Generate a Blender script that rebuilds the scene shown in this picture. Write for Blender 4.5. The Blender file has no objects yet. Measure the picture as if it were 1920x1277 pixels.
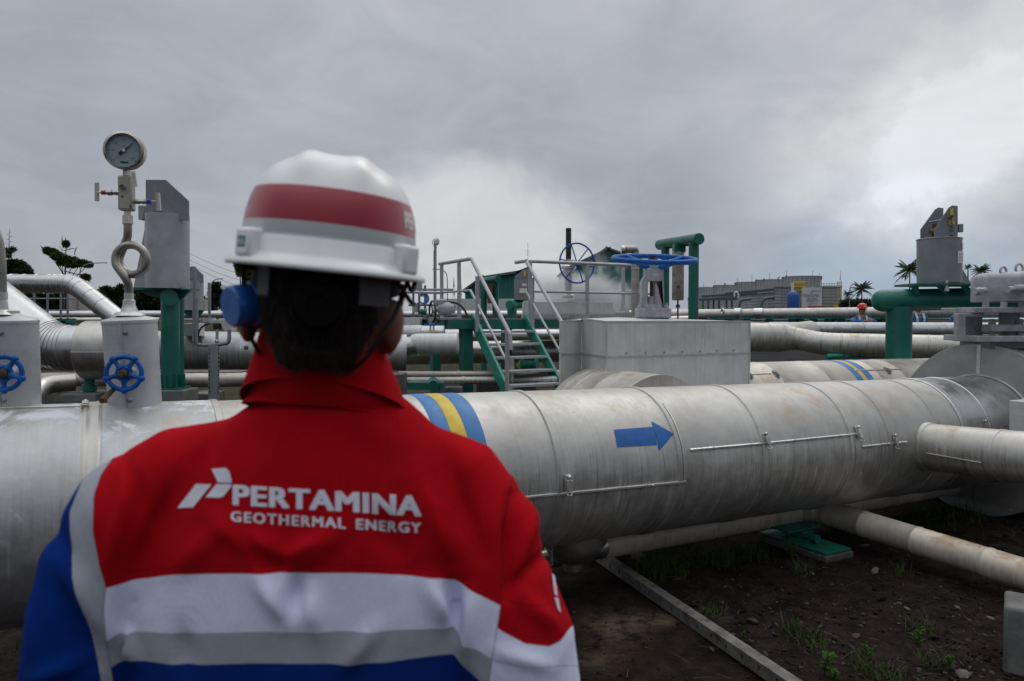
import bpy, bmesh, math, random
from mathutils import Vector, Matrix, Euler, noise
from mathutils.bvhtree import BVHTree
V = Vector
R = math.radians
rnd = random.Random(7)
scene = bpy.context.scene
COL = scene.collection
# ---------------------------------------------------------------- camera model: pixel (1920 x 1277) + distance -> world point
FPX, CX, CY, CAMH, HOR = 1400.0, 960.0, 638.5, 1.6, 596.0
PITCH = math.atan((CY - HOR) / FPX)
def P(px, py, Y):
    c, s = math.cos(PITCH), math.sin(PITCH)
    x, u = (px - CX) / FPX, (CY - py) / FPX
    d = V((x, c + u * s, -s + u * c))
    return d * (Y / d.y) + V((0, 0, CAMH))
def S(n, Y): return n * Y / FPX
def proj(p):
    c, s = math.cos(PITCH), math.sin(PITCH)
    z = p[2] - CAMH
    f = p[1] * c - z * s
    u = p[1] * s + z * c
    return CX + FPX * p[0] / f, CY - FPX * u / f
A = V((.8797, .4755, 0)).normalized()      # main pipe run direction
B = V((A.y, -A.x, 0))                      # square to it, towards the viewer
UP = V((0, 0, 1))

# ---------------------------------------------------------------- mesh builder
class MB:
    def __init__(s):
        s.v = []; s.f = []; s.uv = []; s.m = []
    def face(s, idx, uv=None, mi=0):
        s.f.append(tuple(idx)); s.uv.append(uv); s.m.append(mi)
    def ring(s, c, n, b, r, seg, ang0=0.0):
        i0 = len(s.v)
        for k in range(seg):
            a = ang0 + 2 * math.pi * k / seg
            s.v.append(c + (n * math.cos(a) + b * math.sin(a)) * r)
        return i0
    def sweep(s, pts, rad, seg=20, cap=True, mi=0, closed=False, squash=None):
        pts = [V(p) for p in pts]
        n = len(pts)
        if not hasattr(rad, '__len__'): rad = [rad] * n
        tan = []
        for i in range(n):
            a = pts[i - 1] if i > 0 else (pts[-1] if closed else pts[0])
            b = pts[i + 1] if i < n - 1 else (pts[0] if closed else pts[-1])
            t = (b - a)
            if t.length < 1e-9: t = V((0, 0, 1)) if not tan else tan[-1]
            tan.append(t.normalized())
        t = tan[0]
        ref = V((0, 0, 1)) if abs(t.z) < .9 else V((1, 0, 0))
        nn = (ref - t * ref.dot(t)).normalized()
        rings = []; L = 0
        for i in range(n):
            t = tan[i]
            nn = (nn - t * nn.dot(t)).normalized()
            bb = t.cross(nn)
            if i: L += (pts[i] - pts[i - 1]).length
            i0 = len(s.v)
            for k in range(seg):
                a = 2 * math.pi * k / seg
                ca, sa = math.cos(a), math.sin(a)
                if squash: sa *= squash
                s.v.append(pts[i] + (nn * ca + bb * sa) * rad[i])
            rings.append((i0, L, rad[i]))
        rng = list(zip(rings[:-1], rings[1:]))
        if closed: rng.append((rings[-1], (rings[0][0], L + .05, rings[0][2])))
        rr = max(rad)
        for (a0, La, ra), (b0, Lb, rb) in rng:
            for k in range(seg):
                k2 = (k + 1) % seg
                va, vb = k / seg * 2 * math.pi * rr, (k + 1) / seg * 2 * math.pi * rr
                s.face((a0 + k, b0 + k, b0 + k2, a0 + k2), [(La, va), (Lb, va), (Lb, vb), (La, vb)], mi)
        if cap and not closed:
            s.face([rings[0][0] + k for k in range(seg)], None, mi)
            s.face([rings[-1][0] + k for k in reversed(range(seg))], None, mi)
        return s
    def cyl(s, a, b, r, r2=None, seg=20, cap=True, mi=0):
        return s.sweep([a, b], [r, r if r2 is None else r2], seg, cap, mi)
    def lathe(s, o, axis, prof, seg=28, mi=0):
        o = V(o); ax = V(axis).normalized()
        ref = V((0, 0, 1)) if abs(ax.z) < .9 else V((1, 0, 0))
        n = (ref - ax * ref.dot(ax)).normalized(); b = ax.cross(n)
        prev = None; L = 0; last = None
        rr = max(r for r, h in prof)
        for r, h in prof:
            i0 = s.ring(o + ax * h, n, b, max(r, 1e-5), seg)
            if prev is not None:
                dl = math.hypot(r - last[0], h - last[1])
                for k in range(seg):
                    k2 = (k + 1) % seg
                    va, vb = k / seg * 6.283 * rr, (k + 1) / seg * 6.283 * rr
                    s.face((prev + k, i0 + k, i0 + k2, prev + k2), [(L, va), (L + dl, va), (L + dl, vb), (L, vb)], mi)
                L += dl
            else: first = i0
            prev = i0; last = (r, h)
        s.face([first + k for k in range(seg)], None, mi)
        s.face([prev + k for k in reversed(range(seg))], None, mi)
        return s
    def box(s, c, size, ax=None, mi=0):
        c = V(c)
        X, Y, Z = ax if ax else (V((1, 0, 0)), V((0, 1, 0)), V((0, 0, 1)))
        hx, hy, hz = size[0] / 2, size[1] / 2, size[2] / 2
        i = len(s.v)
        for sx in (-1, 1):
            for sy in (-1, 1):
                for sz in (-1, 1):
                    s.v.append(c + X * hx * sx + Y * hy * sy + Z * hz * sz)
        w, d, h = size
        for q, (a, b) in (((0, 1, 3, 2), (h, d)), ((4, 6, 7, 5), (d, h)), ((0, 4, 5, 1), (w, h)),
                          ((2, 3, 7, 6), (h, w)), ((0, 2, 6, 4), (d, w)), ((1, 5, 7, 3), (w, d))):
            s.face([i + k for k in q], [(0, 0), (a, 0), (a, b), (0, b)], mi)
        return s
    def beam(s, a, b, w, h, up=UP, mi=0):
        a, b = V(a), V(b); t = (b - a); L = t.length; t.normalize()
        sd = t.cross(up)
        if sd.length < 1e-4: sd = V((1, 0, 0))
        sd.normalize(); u = sd.cross(t)
        return s.box((a + b) / 2, (L, w, h), (t, sd, u), mi)
    def prism(s, poly, thick, mi=0):
        """poly: list of world points (planar); thick: vector"""
        n = len(poly); i = len(s.v); th = V(thick)
        poly = [V(p) for p in poly]
        nrm = V((0, 0, 0))
        for k in range(n): nrm += (poly[k] - poly[0]).cross(poly[(k + 1) % n] - poly[0])
        if nrm.dot(th) > 0: poly = poly[::-1]
        s.v += poly + [p + th for p in poly]
        nr = nrm.normalized()
        e1 = (poly[1] - poly[0]).normalized(); e2 = nr.cross(e1)
        uv = [((p).dot(e1), (p).dot(e2)) for p in poly]
        s.face(range(i, i + n), uv, mi)
        s.face([i + n + k for k in reversed(range(n))], uv[::-1], mi)
        for k in range(n):
            k2 = (k + 1) % n
            l = (poly[k2] - poly[k]).length; h = th.length
            s.face((i + k2, i + k, i + n + k, i + n + k2), [(l, 0), (0, 0), (0, h), (l, h)], mi)
        return s
    def torus(s, c, axis, Rr, r, seg=40, rseg=10, mi=0):
        ax = V(axis).normalized(); c = V(c)
        ref = V((0, 0, 1)) if abs(ax.z) < .9 else V((1, 0, 0))
        n = (ref - ax * ref.dot(ax)).normalized(); b = ax.cross(n)
        pts = [c + (n * math.cos(2 * math.pi * k / seg) + b * math.sin(2 * math.pi * k / seg)) * Rr for k in range(seg)]
        return s.sweep(pts, r, rseg, False, mi, closed=True)
    def ball(s, c, r, u=16, v=10, rot=None, mi=0):
        c = V(c); r = V((r, r, r)) if not hasattr(r, '__len__') else V(r)
        i0 = len(s.v)
        for j in range(1, v):
            th = math.pi * j / v
            for k in range(u):
                a = 2 * math.pi * k / u
                p = V((r.x * math.sin(th) * math.cos(a), r.y * math.sin(th) * math.sin(a), r.z * math.cos(th)))
                if rot: p = rot @ p
                s.v.append(c + p)
        t = V((0, 0, r.z)); bt = V((0, 0, -r.z))
        if rot: t = rot @ t; bt = rot @ bt
        ti = len(s.v); s.v += [c + t, c + bt]
        for j in range(v - 2):
            for k in range(u):
                k2 = (k + 1) % u
                a = i0 + j * u
                s.face((a + k, a + u + k, a + u + k2, a + k2), None, mi)
        for k in range(u):
            k2 = (k + 1) % u
            s.face((ti, i0 + k, i0 + k2), None, mi)
            e = i0 + (v - 2) * u
            s.face((e + k, ti + 1, e + k2), None, mi)
        return s
    def tri_leaf(s, p, d, n, L, w, mi=0):
        sd = d.cross(n)
        if sd.length < 1e-5: return s
        sd.normalize(); i = len(s.v)
        s.v += [p - sd * w * .3, p + d * L * .5 - sd * w, p + d * L, p + d * L * .5 + sd * w, p + sd * w * .3]
        s.face((i, i + 1, i + 2, i + 3, i + 4), None, mi)
        return s
    def mesh(s, name, mats=None, org=None, sharp=38, smooth=True):
        me = bpy.data.meshes.new(name)
        o = org or V((0, 0, 0))
        me.from_pydata([tuple(p - o) for p in s.v], [], s.f)
        uvl = me.uv_layers.new(name='UVMap')
        data = []
        for poly, uv in zip(me.polygons, s.uv):
            if uv is None:
                for vi in poly.vertices:
                    p = s.v[vi]; data += [p.x + p.y * .3, p.z + p.y * .2]
            else:
                for q in uv: data += [q[0], q[1]]
        uvl.data.foreach_set('uv', data)
        for m in (mats or []): me.materials.append(m)
        if mats and len(mats) > 1: me.polygons.foreach_set('material_index', s.m)
        me.update()
        if smooth:
            me.shade_smooth()
            me.set_sharp_from_angle(angle=R(sharp))
        return me
    def build(s, name, mat, parent=None, label=None, cat=None, group=None, kind=None, bevel=0, sharp=38, smooth=True, org=None):
        mats = mat if isinstance(mat, (list, tuple)) else [mat]
        if parent is not None: org = ORG[parent.name]
        elif org is None:
            xs = [p.x for p in s.v]; ys = [p.y for p in s.v]; zs = [p.z for p in s.v]
            org = V(((min(xs) + max(xs)) / 2, (min(ys) + max(ys)) / 2, min(zs)))
        me = s.mesh(name, mats, org, sharp, smooth)
        return link(me, name, parent, org, label, cat, group, kind, bevel)
ORG = {}
def link(me, name, parent, org, label=None, cat=None, group=None, kind=None, bevel=0):
    ob = bpy.data.objects.new(name, me); COL.objects.link(ob)
    if parent is not None: ob.parent = parent
    else: ob.location = org
    ORG[ob.name] = org
    if label: ob['label'] = label
    if cat: ob['category'] = cat
    if group: ob['group'] = group
    if kind: ob['kind'] = kind
    if bevel:
        m = ob.modifiers.new('bevel', 'BEVEL'); m.width = bevel; m.segments = 2; m.limit_method = 'ANGLE'; m.angle_limit = R(40)
        m.harden_normals = False
    return ob
def thing(name, label, cat, loc, group=None):
    o = bpy.data.objects.new(name, None); COL.objects.link(o)
    o.location = loc; o['label'] = label; o['category'] = cat
    o.empty_display_size = .1
    if group: o['group'] = group
    ORG[o.name] = V(loc)
    return o
def copy_tree(o, parent=None):
    c = o.copy(); COL.objects.link(c)
    if parent is not None: c.parent = parent
    for ch in list(o.children):
        copy_tree(ch, c)
    return c
# ---------------------------------------------------------------- path helpers
def fillet(pts, rad, n=8):
    pts = [V(p) for p in pts]; out = [pts[0]]
    for i in range(1, len(pts) - 1):
        a, b, c = pts[i - 1], pts[i], pts[i + 1]
        r = rad[i - 1] if hasattr(rad, '__len__') else rad
        d1 = (a - b).normalized(); d2 = (c - b).normalized()
        ang = d1.angle(d2)
        if ang > 3.1 or r <= 0: out.append(b); continue
        t = min(r / math.tan(ang / 2), (a - b).length * .49, (c - b).length * .49)
        r2 = t * math.tan(ang / 2)
        bis = (d1 + d2).normalized(); cen = b + bis * (r2 / math.sin(ang / 2))
        p0 = b + d1 * t; p1 = b + d2 * t
        v0 = p0 - cen; v1 = p1 - cen; tot = v0.angle(v1); ax = v0.cross(v1).normalized()
        for k in range(n + 1):
            out.append(cen + Matrix.Rotation(tot * k / n, 3, ax) @ v0)
    out.append(pts[-1]); return out
def plen(pts):
    return sum((pts[i + 1] - pts[i]).length for i in range(len(pts) - 1))
def pat(pts, s):
    for i in range(len(pts) - 1):
        l = (pts[i + 1] - pts[i]).length
        if s <= l or i == len(pts) - 2:
            return pts[i].lerp(pts[i + 1], min(max(s / l, 0), 1) if l else 0)
        s -= l
def pipe_mb(pts, r, bands=(), seg=40, bw=.022, bh=.004, cap=True, mb=None, rfun=None, fine=0):
    """cladded pipe along a polyline, with raised lap bands at arc lengths"""
    L = plen(pts); ss = set(); acc = 0
    for i, p in enumerate(pts):
        if i: acc += (pts[i] - pts[i - 1]).length
        ss.add(round(acc, 5))
    if fine:
        k = 0.0
        while k < L: ss.add(round(k, 5)); k += fine
    bump = {}
    for b in bands:
        for ds, hh in ((-bw / 2 - .004, 0), (-bw / 2, bh), (bw / 2, bh), (bw / 2 + .004, 0)):
            q = round(b + ds, 5)
            if 0 < q < L: ss.add(q); bump[q] = hh
    ss = sorted(ss); out = []; rad = []
    for s_ in ss:
        out.append(pat(pts, s_))
        h = bump.get(s_, 0)
        if s_ not in bump:
            for b in bands:
                if abs(s_ - b) <= bw / 2: h = bh
        rr = rfun(s_) if rfun else r
        rad.append(rr + h)
    mb = mb or MB()
    # drop duplicates
    o2, r2 = [out[0]], [rad[0]]
    for p, q in zip(out[1:], rad[1:]):
        if (p - o2[-1]).length > 1e-4: o2.append(p); r2.append(q)
    mb.sweep(o2, r2, seg, cap)
    return mb
def remesh(mb, voxel, it=6, fac=.5):
    me = mb.mesh('tmp')
    o = bpy.data.objects.new('tmp', me); COL.objects.link(o)
    m = o.modifiers.new('r', 'REMESH'); m.mode = 'VOXEL'; m.voxel_size = voxel
    m2 = o.modifiers.new('s', 'SMOOTH'); m2.factor = fac; m2.iterations = it
    dg = bpy.context.evaluated_depsgraph_get()
    out = bpy.data.meshes.new_from_object(o.evaluated_get(dg))
    bpy.data.objects.remove(o); bpy.data.meshes.remove(me)
    return out
def text_geo(txt, size, bold=0.0, spacing=1.0, align='CENTER'):
    cu = bpy.data.curves.new('t', 'FONT'); cu.body = txt; cu.size = size; cu.offset = bold
    cu.space_character = spacing; cu.align_x = align; cu.resolution_u = 3; cu.fill_mode = 'FRONT'
    o = bpy.data.objects.new('t', cu); COL.objects.link(o)
    dg = bpy.context.evaluated_depsgraph_get()
    me = bpy.data.meshes.new_from_object(o.evaluated_get(dg))
    vs = [v.co.copy() for v in me.vertices]; fs = [tuple(p.vertices) for p in me.polygons]
    bpy.data.objects.remove(o); bpy.data.meshes.remove(me); bpy.data.curves.remove(cu)
    return vs, fs
def add_text(mb, txt, size, org, ax, ay, bold=0, spacing=1.0, align='CENTER', mi=0, fit=None):
    vs, fs = text_geo(txt, size, bold, spacing, align)
    k = 1
    if fit:
        w = max(v.x for v in vs) - min(v.x for v in vs); k = fit / w
    i = len(mb.v)
    for v in vs: mb.v.append(V(org) + V(ax) * v.x * k + V(ay) * v.y)
    for f in fs: mb.face([i + q for q in f], None, mi)
    return mb

# ---------------------------------------------------------------- materials
class NT:
    def __init__(s, m):
        m.use_nodes = True; s.t = m.node_tree; s.t.nodes.clear()
    def n(s, ty, **kw):
        nd = s.t.nodes.new(ty)
        for k, v in kw.items():
            if k.startswith('i_'):
                nd.inputs[k[2:].replace('_', ' ')].default_value = v
            else: setattr(nd, k, v)
        return nd
    def l(s, a, b): s.t.links.new(a, b)
    def put(s, sock, v):
        if isinstance(v, bpy.types.NodeSocket): s.l(v, sock)
        else: sock.default_value = v
    def math(s, op, a, b=None, c=None, clamp=False):
        nd = s.n('ShaderNodeMath', operation=op); nd.use_clamp = clamp
        s.put(nd.inputs[0], a)
        if b is not None: s.put(nd.inputs[1], b)
        if c is not None: s.put(nd.inputs[2], c)
        return nd.outputs[0]
    def mr(s, v, a, b, c=0., d=1., smooth=True):
        nd = s.n('ShaderNodeMapRange'); nd.interpolation_type = 'SMOOTHSTEP' if smooth else 'LINEAR'
        s.put(nd.inputs[0], v)
        for k, q in zip((1, 2, 3, 4), (a, b, c, d)): nd.inputs[k].default_value = q
        return nd.outputs[0]
    def mix(s, f, a, b, blend='MIX'):
        nd = s.n('ShaderNodeMix', data_type='RGBA', blend_type=blend)
        s.put(nd.inputs[0], f); s.put(nd.inputs[6], c4(a)); s.put(nd.inputs[7], c4(b))
        return nd.outputs[2]
    def noise(s, vec, scale, detail=3, rough=.55, dist=0):
        nd = s.n('ShaderNodeTexNoise'); nd.inputs['Scale'].default_value = scale
        nd.inputs['Detail'].default_value = detail; nd.inputs['Roughness'].default_value = rough
        nd.inputs['Distortion'].default_value = dist
        if vec is not None: s.l(vec, nd.inputs['Vector'])
        return nd.outputs[0]
    def mapping(s, vec, scale=(1, 1, 1), loc=(0, 0, 0), rot=(0, 0, 0)):
        nd = s.n('ShaderNodeMapping'); s.l(vec, nd.inputs[0])
        nd.inputs[1].default_value = loc; nd.inputs[2].default_value = rot; nd.inputs[3].default_value = scale
        return nd.outputs[0]
    def co(s, which='Object'): return s.n('ShaderNodeTexCoord').outputs[which]
    def world_pos(s): return s.n('ShaderNodeNewGeometry').outputs['Position']
    def normal_z(s):
        g = s.n('ShaderNodeNewGeometry'); x = s.n('ShaderNodeSeparateXYZ'); s.l(g.outputs['Normal'], x.inputs[0]); return x.outputs[2]
    def attr(s, name): return s.n('ShaderNodeAttribute', attribute_name=name).outputs['Fac']
    def bump(s, h, strength=.3, dist=.01):
        nd = s.n('ShaderNodeBump'); nd.inputs['Strength'].default_value = strength; nd.inputs['Distance'].default_value = dist
        s.put(nd.inputs['Height'], h); return nd.outputs[0]
    def out(s, color, rough=.5, metal=0., normal=None, spec=None, sheen=None, coat=None, trans=None):
        b = s.n('ShaderNodeBsdfPrincipled')
        s.put(b.inputs['Base Color'], c4(color)); s.put(b.inputs['Roughness'], rough); s.put(b.inputs['Metallic'], metal)
        if normal is not None: s.l(normal, b.inputs['Normal'])
        if spec is not None: b.inputs['Specular IOR Level'].default_value = spec
        if sheen is not None: b.inputs['Sheen Weight'].default_value = sheen; b.inputs['Sheen Roughness'].default_value = .6
        if coat is not None: b.inputs['Coat Weight'].default_value = coat; b.inputs['Coat Roughness'].default_value = .15
        if trans is not None: b.inputs['Transmission Weight'].default_value = trans
        o = s.n('ShaderNodeOutputMaterial'); s.l(b.outputs[0], o.inputs[0]); return b
def c4(c):
    if isinstance(c, bpy.types.NodeSocket): return c
    if not hasattr(c, '__len__'): return (c, c, c, 1)
    return tuple(c) + (1,) if len(c) == 3 else c
MATS = {}
def paint(name, col, rough=.45, metal=0., var=.18, scale=6, bump=.05, dirt=None, dirt_amt=.0, chip=None, spec=None, coat=None, sheen=None, bscale=None):
    if name in MATS: return MATS[name]
    m = bpy.data.materials.new(name); t = NT(m); co = t.co()
    n1 = t.noise(co, scale, 5, .6); n2 = t.noise(co, scale * 9, 3)
    f = t.mr(n1, .3, .7, 1 - var, 1 + var)
    mul = t.n('ShaderNodeMix', data_type='RGBA', blend_type='MULTIPLY'); mul.inputs[0].default_value = 1
    mul.inputs[6].default_value = c4(col)
    cc = t.n('ShaderNodeCombineColor'); [t.l(f, cc.inputs[k]) for k in range(3)]
    t.l(cc.outputs[0], mul.inputs[7]); c = mul.outputs[2]
    if dirt is not None:
        d = t.mr(t.noise(co, scale * 2.3, 6, .7), .62 - dirt_amt * .3, .74, 0, 1)
        c = t.mix(d, c, dirt)
    if chip is not None:
        d = t.mr(t.noise(co, scale * 4, 4, .7), .66, .69, 0, 1); c = t.mix(d, c, chip)
    r = t.mr(n2, .3, .7, max(rough - .08, .03), min(rough + .1, 1))
    nb = t.bump(t.noise(co, bscale or scale * 14, 3), bump, .004) if bump else None
    t.out(c, r, metal, nb, spec=spec, coat=coat, sheen=sheen)
    MATS[name] = m; return m
def cladding(name, base=(.53, .52, .495), rough=.50, streak=.5, stain=.35, patch=0., vert=False, warm=.5, metal=.78, seam=0):
    """weathered aluminium jacket, UV in metres: u along, v round"""
    if name in MATS: return MATS[name]
    m = bpy.data.materials.new(name); t = NT(m); uv = t.co('UV'); co = t.co('Object')
    nz = t.normal_z()
    big = t.noise(co, 1.7, 5, .62); mid = t.noise(co, 9, 5, .65)
    sc = (50, 1.6, 1) if vert else (42, 2.0, 1)
    st = t.noise(t.mapping(uv, sc), 1, 5, .72, .35)
    st2 = t.noise(t.mapping(uv, (sc[0] * 2.7, sc[1] * .8, 1)), 1, 3, .6, .2)
    f = t.mr(big, .3, .72, .84, 1.07)
    f = t.math('MULTIPLY', f, t.mr(mid, .3, .7, .92, 1.05))
    f = t.math('MULTIPLY', f, t.mr(st2, .3, .7, .965, 1.025))
    cc = t.n('ShaderNodeCombineColor'); [t.l(f, cc.inputs[k]) for k in range(3)]
    c = t.mix(1., base, cc.outputs[0], 'MULTIPLY')
    low = t.mr(nz, .55, -.15, .06, 1) if not vert else 1.0
    dm = t.mr(st, .5, .66, 0, streak)
    dm = t.math('MULTIPLY', dm, low)
    c = t.mix(dm, c, (.15, .138, .125))
    lm = t.math('MULTIPLY', t.mr(st, .46, .34, 0, streak * .8), low)
    c = t.mix(lm, c, (.82, .81, .80))
    if stain:
        sn = t.noise(co, 5.5, 7, .72, .4); sn2 = t.noise(co, 1.1, 2)
        sm = t.math('MULTIPLY', t.mr(sn, .47, .66, 0, stain), t.mr(sn2, .38, .58, .25, 1))
        top = t.mr(nz, .35, .95, .12, 1)
        sm = t.math('MULTIPLY', sm, top)
        c = t.mix(sm, c, (.40, .30, .20))
    pm = 0.0
    if patch:
        pn = t.noise(t.mapping(co, (1, 1, .8)), 3.2, 7, .68, .9)
        pm = t.math('MULTIPLY', t.mr(pn, .485, .56, 0, patch), t.mr(nz, -.1, .30))
        c = t.mix(pm, c, (.70, .73, .79))
    r = t.mr(mid, .3, .7, rough - .06, rough + .12)
    r = t.math('ADD', r, t.math('MULTIPLY', dm, .2))
    mt = t.math('SUBTRACT', metal, t.math('MULTIPLY', dm, .35))
    mt = t.math('MULTIPLY', mt, t.math('SUBTRACT', 1.0, pm)); r = t.math('ADD', r, t.math('MULTIPLY', pm, .25))
    nb = t.bump(t.math('ADD', t.math('MULTIPLY', big, .9), t.math('ADD', t.math('MULTIPLY', st2, .04), t.math('MULTIPLY', mid, .10))), .42, .022)
    t.out(c, r, mt, nb)
    MATS[name] = m; return m
# ================================================================ camera, sky, sun
cam = bpy.data.cameras.new('camera'); camo = bpy.data.objects.new('camera', cam); COL.objects.link(camo)
camo.location = (0, 0, CAMH); camo.rotation_euler = (R(90) - PITCH, 0, 0)
cam.sensor_width = 36; cam.lens = 36 * FPX / 1920.0
cam.clip_start = .05; cam.clip_end = 4000
cam.dof.use_dof = True; cam.dof.focus_distance = 6.5; cam.dof.aperture_fstop = 6.3
scene.camera = camo
scene.view_settings.view_transform = 'Standard'; scene.view_settings.look = 'None'
scene.view_settings.exposure = 0; scene.view_settings.gamma = 1
scene.cycles.use_denoising = True
scene.cycles.max_bounces = 6; scene.cycles.volume_bounces = 1; scene.cycles.volume_step_rate = 2; scene.cycles.volume_max_steps = 48
scene.cycles.sample_clamp_indirect = 6
scene.render.film_transparent = False

SUN_EL, SUN_AZ = R(52), R(28)           # azimuth from +Y towards +X
w = bpy.data.worlds.new('World'); scene.world = w
t = NT(w)
sky = t.n('ShaderNodeTexSky', sky_type='NISHITA', sun_disc=False, sun_elevation=SUN_EL, sun_rotation=SUN_AZ)
sky.air_density = 1.2; sky.dust_density = 3
tc = t.co('Generated')
sx = t.n('ShaderNodeSeparateXYZ'); t.l(tc, sx.inputs[0])
warp = t.n('ShaderNodeTexNoise'); warp.inputs['Scale'].default_value = 2.3; warp.inputs['Detail'].default_value = 6; warp.inputs['Roughness'].default_value = .55
t.l(tc, warp.inputs['Vector'])
ws = t.n('ShaderNodeSeparateXYZ'); t.l(warp.outputs['Color'], ws.inputs[0])
az = t.math('ARCTAN2', sx.outputs[0], sx.outputs[1])
el = t.math('ARCSINE', sx.outputs[2])
azw = t.math('ADD', az, t.math('MULTIPLY', t.math('SUBTRACT', ws.outputs[0], .5), .34))
elw = t.math('ADD', el, t.math('MULTIPLY', t.math('SUBTRACT', ws.outputs[1], .5), .24))
def blob(a0, e0, wa, we, sh=1.0, warped=True, rot=0.0):
    x = t.math('SUBTRACT', azw if warped else az, R(a0)); y = t.math('SUBTRACT', elw if warped else el, R(e0))
    if rot:
        c, s_ = math.cos(R(rot)), math.sin(R(rot))
        x2 = t.math('ADD', t.math('MULTIPLY', x, c), t.math('MULTIPLY', y, s_))
        y = t.math('SUBTRACT', t.math('MULTIPLY', y, c), t.math('MULTIPLY', x, s_)); x = x2
    x = t.math('DIVIDE', x, R(wa)); y = t.math('DIVIDE', y, R(we))
    d = t.math('ADD', t.math('MULTIPLY', x, x), t.math('MULTIPLY', y, y))
    return t.math('EXPONENT', t.math('MULTIPLY', d, -sh))
# cloud brightness field (linear radiance, Background strength .1 -> stored x10)
nb_ = t.noise(t.mapping(tc, (1, 1, 1.5)), 3.4, 7, .55, .35); nsh = t.mr(nb_, .40, .60, 0, 1)
n1 = t.noise(tc, 3.0, 7, .58, .3); n2 = t.noise(t.mapping(tc, (1, 1, 2.2)), 5.5, 7, .6, .6)
v = t.mr(n1, .25, .75, .44, .52)
v = t.math('ADD', v, t.mr(n2, .3, .7, -.035, .035))
def addb(v, amp, *a, **k): return t.math('ADD', v, t.math('MULTIPLY', blob(*a, **k), amp))
v = addb(v, -.09, -32, 10, 22, 18)              # darker left
hf = t.noise(t.mapping(tc, (1, 1, 1.3)), 7.0, 8, .6, .3)
def cloud(v, amp, bl_, jit, lo, hi): return t.math('ADD', v, t.math('MULTIPLY', t.mr(t.math('ADD', bl_, t.math('MULTIPLY', t.math('SUBTRACT', hf, .5), jit)), lo, hi, 0, 1), amp))
v = cloud(v, .21, blob(-5, 5.5, 12, 7), 1.0, .20, .85)                 # pale bank low in the middle
v = cloud(v, .17, blob(31, 12.0, 10, 6, rot=25), 1.3, .18, .85)
v = cloud(v, .10, blob(32, 11.5, 7, 3.8, rot=25), 1.6, .45, .70)
v = t.math('ADD', v, t.math('MULTIPLY', t.math('SUBTRACT', nsh, .5), .022))
v = cloud(v, .075, blob(27.5, 7.7, 6, 1.9, rot=14, warped=False), 1.7, .40, .90)        # bright cloud on the right
v = addb(v, .05, 26, 9, 9, 2.6, rot=12)
v = addb(v, .05, 28, 18, 14, 9)
v = addb(v, -.08, 10, 8, 4.5, 6, rot=0)           # dark plume of vapour
v = addb(v, -.06, 6, 16, 10, 8, rot=-30)
v = addb(v, -.075, 26, 3, 12, 3.4)
# blue-grey hole near the horizon on the right, less cloud there
zen = t.math('MULTIPLY', t.mr(el, R(22), R(62), 0, 1), .78)
v = t.math('ADD', v, zen)
low_ = t.mr(el, R(20), R(50), 1, 0)
rear = t.math('MULTIPLY', t.mr(sx.outputs[1], .35, -.3, 0, 1), low_)   # darker cloud bank behind the viewer
v = t.math('MULTIPLY', v, t.math('SUBTRACT', 1.0, t.math('MULTIPLY', rear, .42)))
v10 = t.math('MULTIPLY', v, 10.0)
cc = t.n('ShaderNodeCombineColor'); [t.l(v10, cc.inputs[k]) for k in range(3)]
tint = t.mix(t.mr(v, .32, .62), (.925, 1.0, 1.135), (.975, 1.0, 1.03))
bl = blob(27, 3.0, 14, 4); tint = t.mix(bl, tint, (.80, .98, 1.2))
cl = t.mix(1., cc.outputs[0], tint, 'MULTIPLY')
fin = t.mix(.96, sky.outputs[0], cl)
bg = t.n('ShaderNodeBackground'); t.l(fin, bg.inputs[0]); bg.inputs[1].default_value = .1
wo = t.n('ShaderNodeOutputWorld'); t.l(bg.outputs[0], wo.inputs[0])

sun = bpy.data.lights.new('sun', 'SUN'); sun.energy = .5; sun.angle = R(35); sun.color = (1, .97, .92)
so = bpy.data.objects.new('sun', sun); COL.objects.link(so)
sd = V((math.sin(SUN_AZ) * math.cos(SUN_EL), math.cos(SUN_AZ) * math.cos(SUN_EL), math.sin(SUN_EL)))
so.rotation_euler = (-sd).to_track_quat('-Z', 'Y').to_euler(); so.location = sd * 60

# ================================================================ materials
alu = cladding('aluminium_jacket', streak=.8, stain=.85)
alu_rust = cladding('stained_jacket', base=(.50, .475, .435), streak=.3, stain=1.25)
alu_drain = cladding('drain_jacket', base=(.60, .54, .455), rough=.5, streak=.4, stain=1.5, metal=.25)
alu_patch = cladding('patched_jacket', base=(.47, .475, .48), streak=.45, stain=.35, patch=.9)
alu_new = cladding('bright_jacket', base=(.60, .60, .605), rough=.30, streak=.3, stain=.15, metal=.9)
alu_warm = cladding('warm_jacket', base=(.55, .53, .50), rough=.31, metal=.9, streak=.35, stain=.5)
alu_box = cladding('box_sheet', base=(.63, .63, .635), rough=.5, streak=.20, stain=.1, vert=True, metal=.35)
alu_stack = cladding('matt_jacket', base=(.56, .565, .575), rough=.52, streak=.06, stain=.25, metal=.6)
galv = paint('galvanised', (.26, .275, .295), .5, .6, .10, 7, .04)
galv_r = paint('galvanised_rail', (.40, .41, .42), .5, .35, .12, 9, .04)
galv_d = paint('dark_galvanised', (.24, .25, .265), .5, .6, .15, 4, .04, dirt=(.30, .31, .325), dirt_amt=.35)
steel = paint('stainless', (.50, .48, .45), .34, .95, .15, 14, .04, dirt=(.30, .25, .2), dirt_amt=.1)
steel_l = paint('light_steel', (.60, .59, .57), .38, .8, .15, 14, .04)
greym = paint('grey_valve_paint', (.34, .345, .37), .5, .15, .22, 12, .2, dirt=(.20, .19, .18), dirt_amt=.2)
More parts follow.
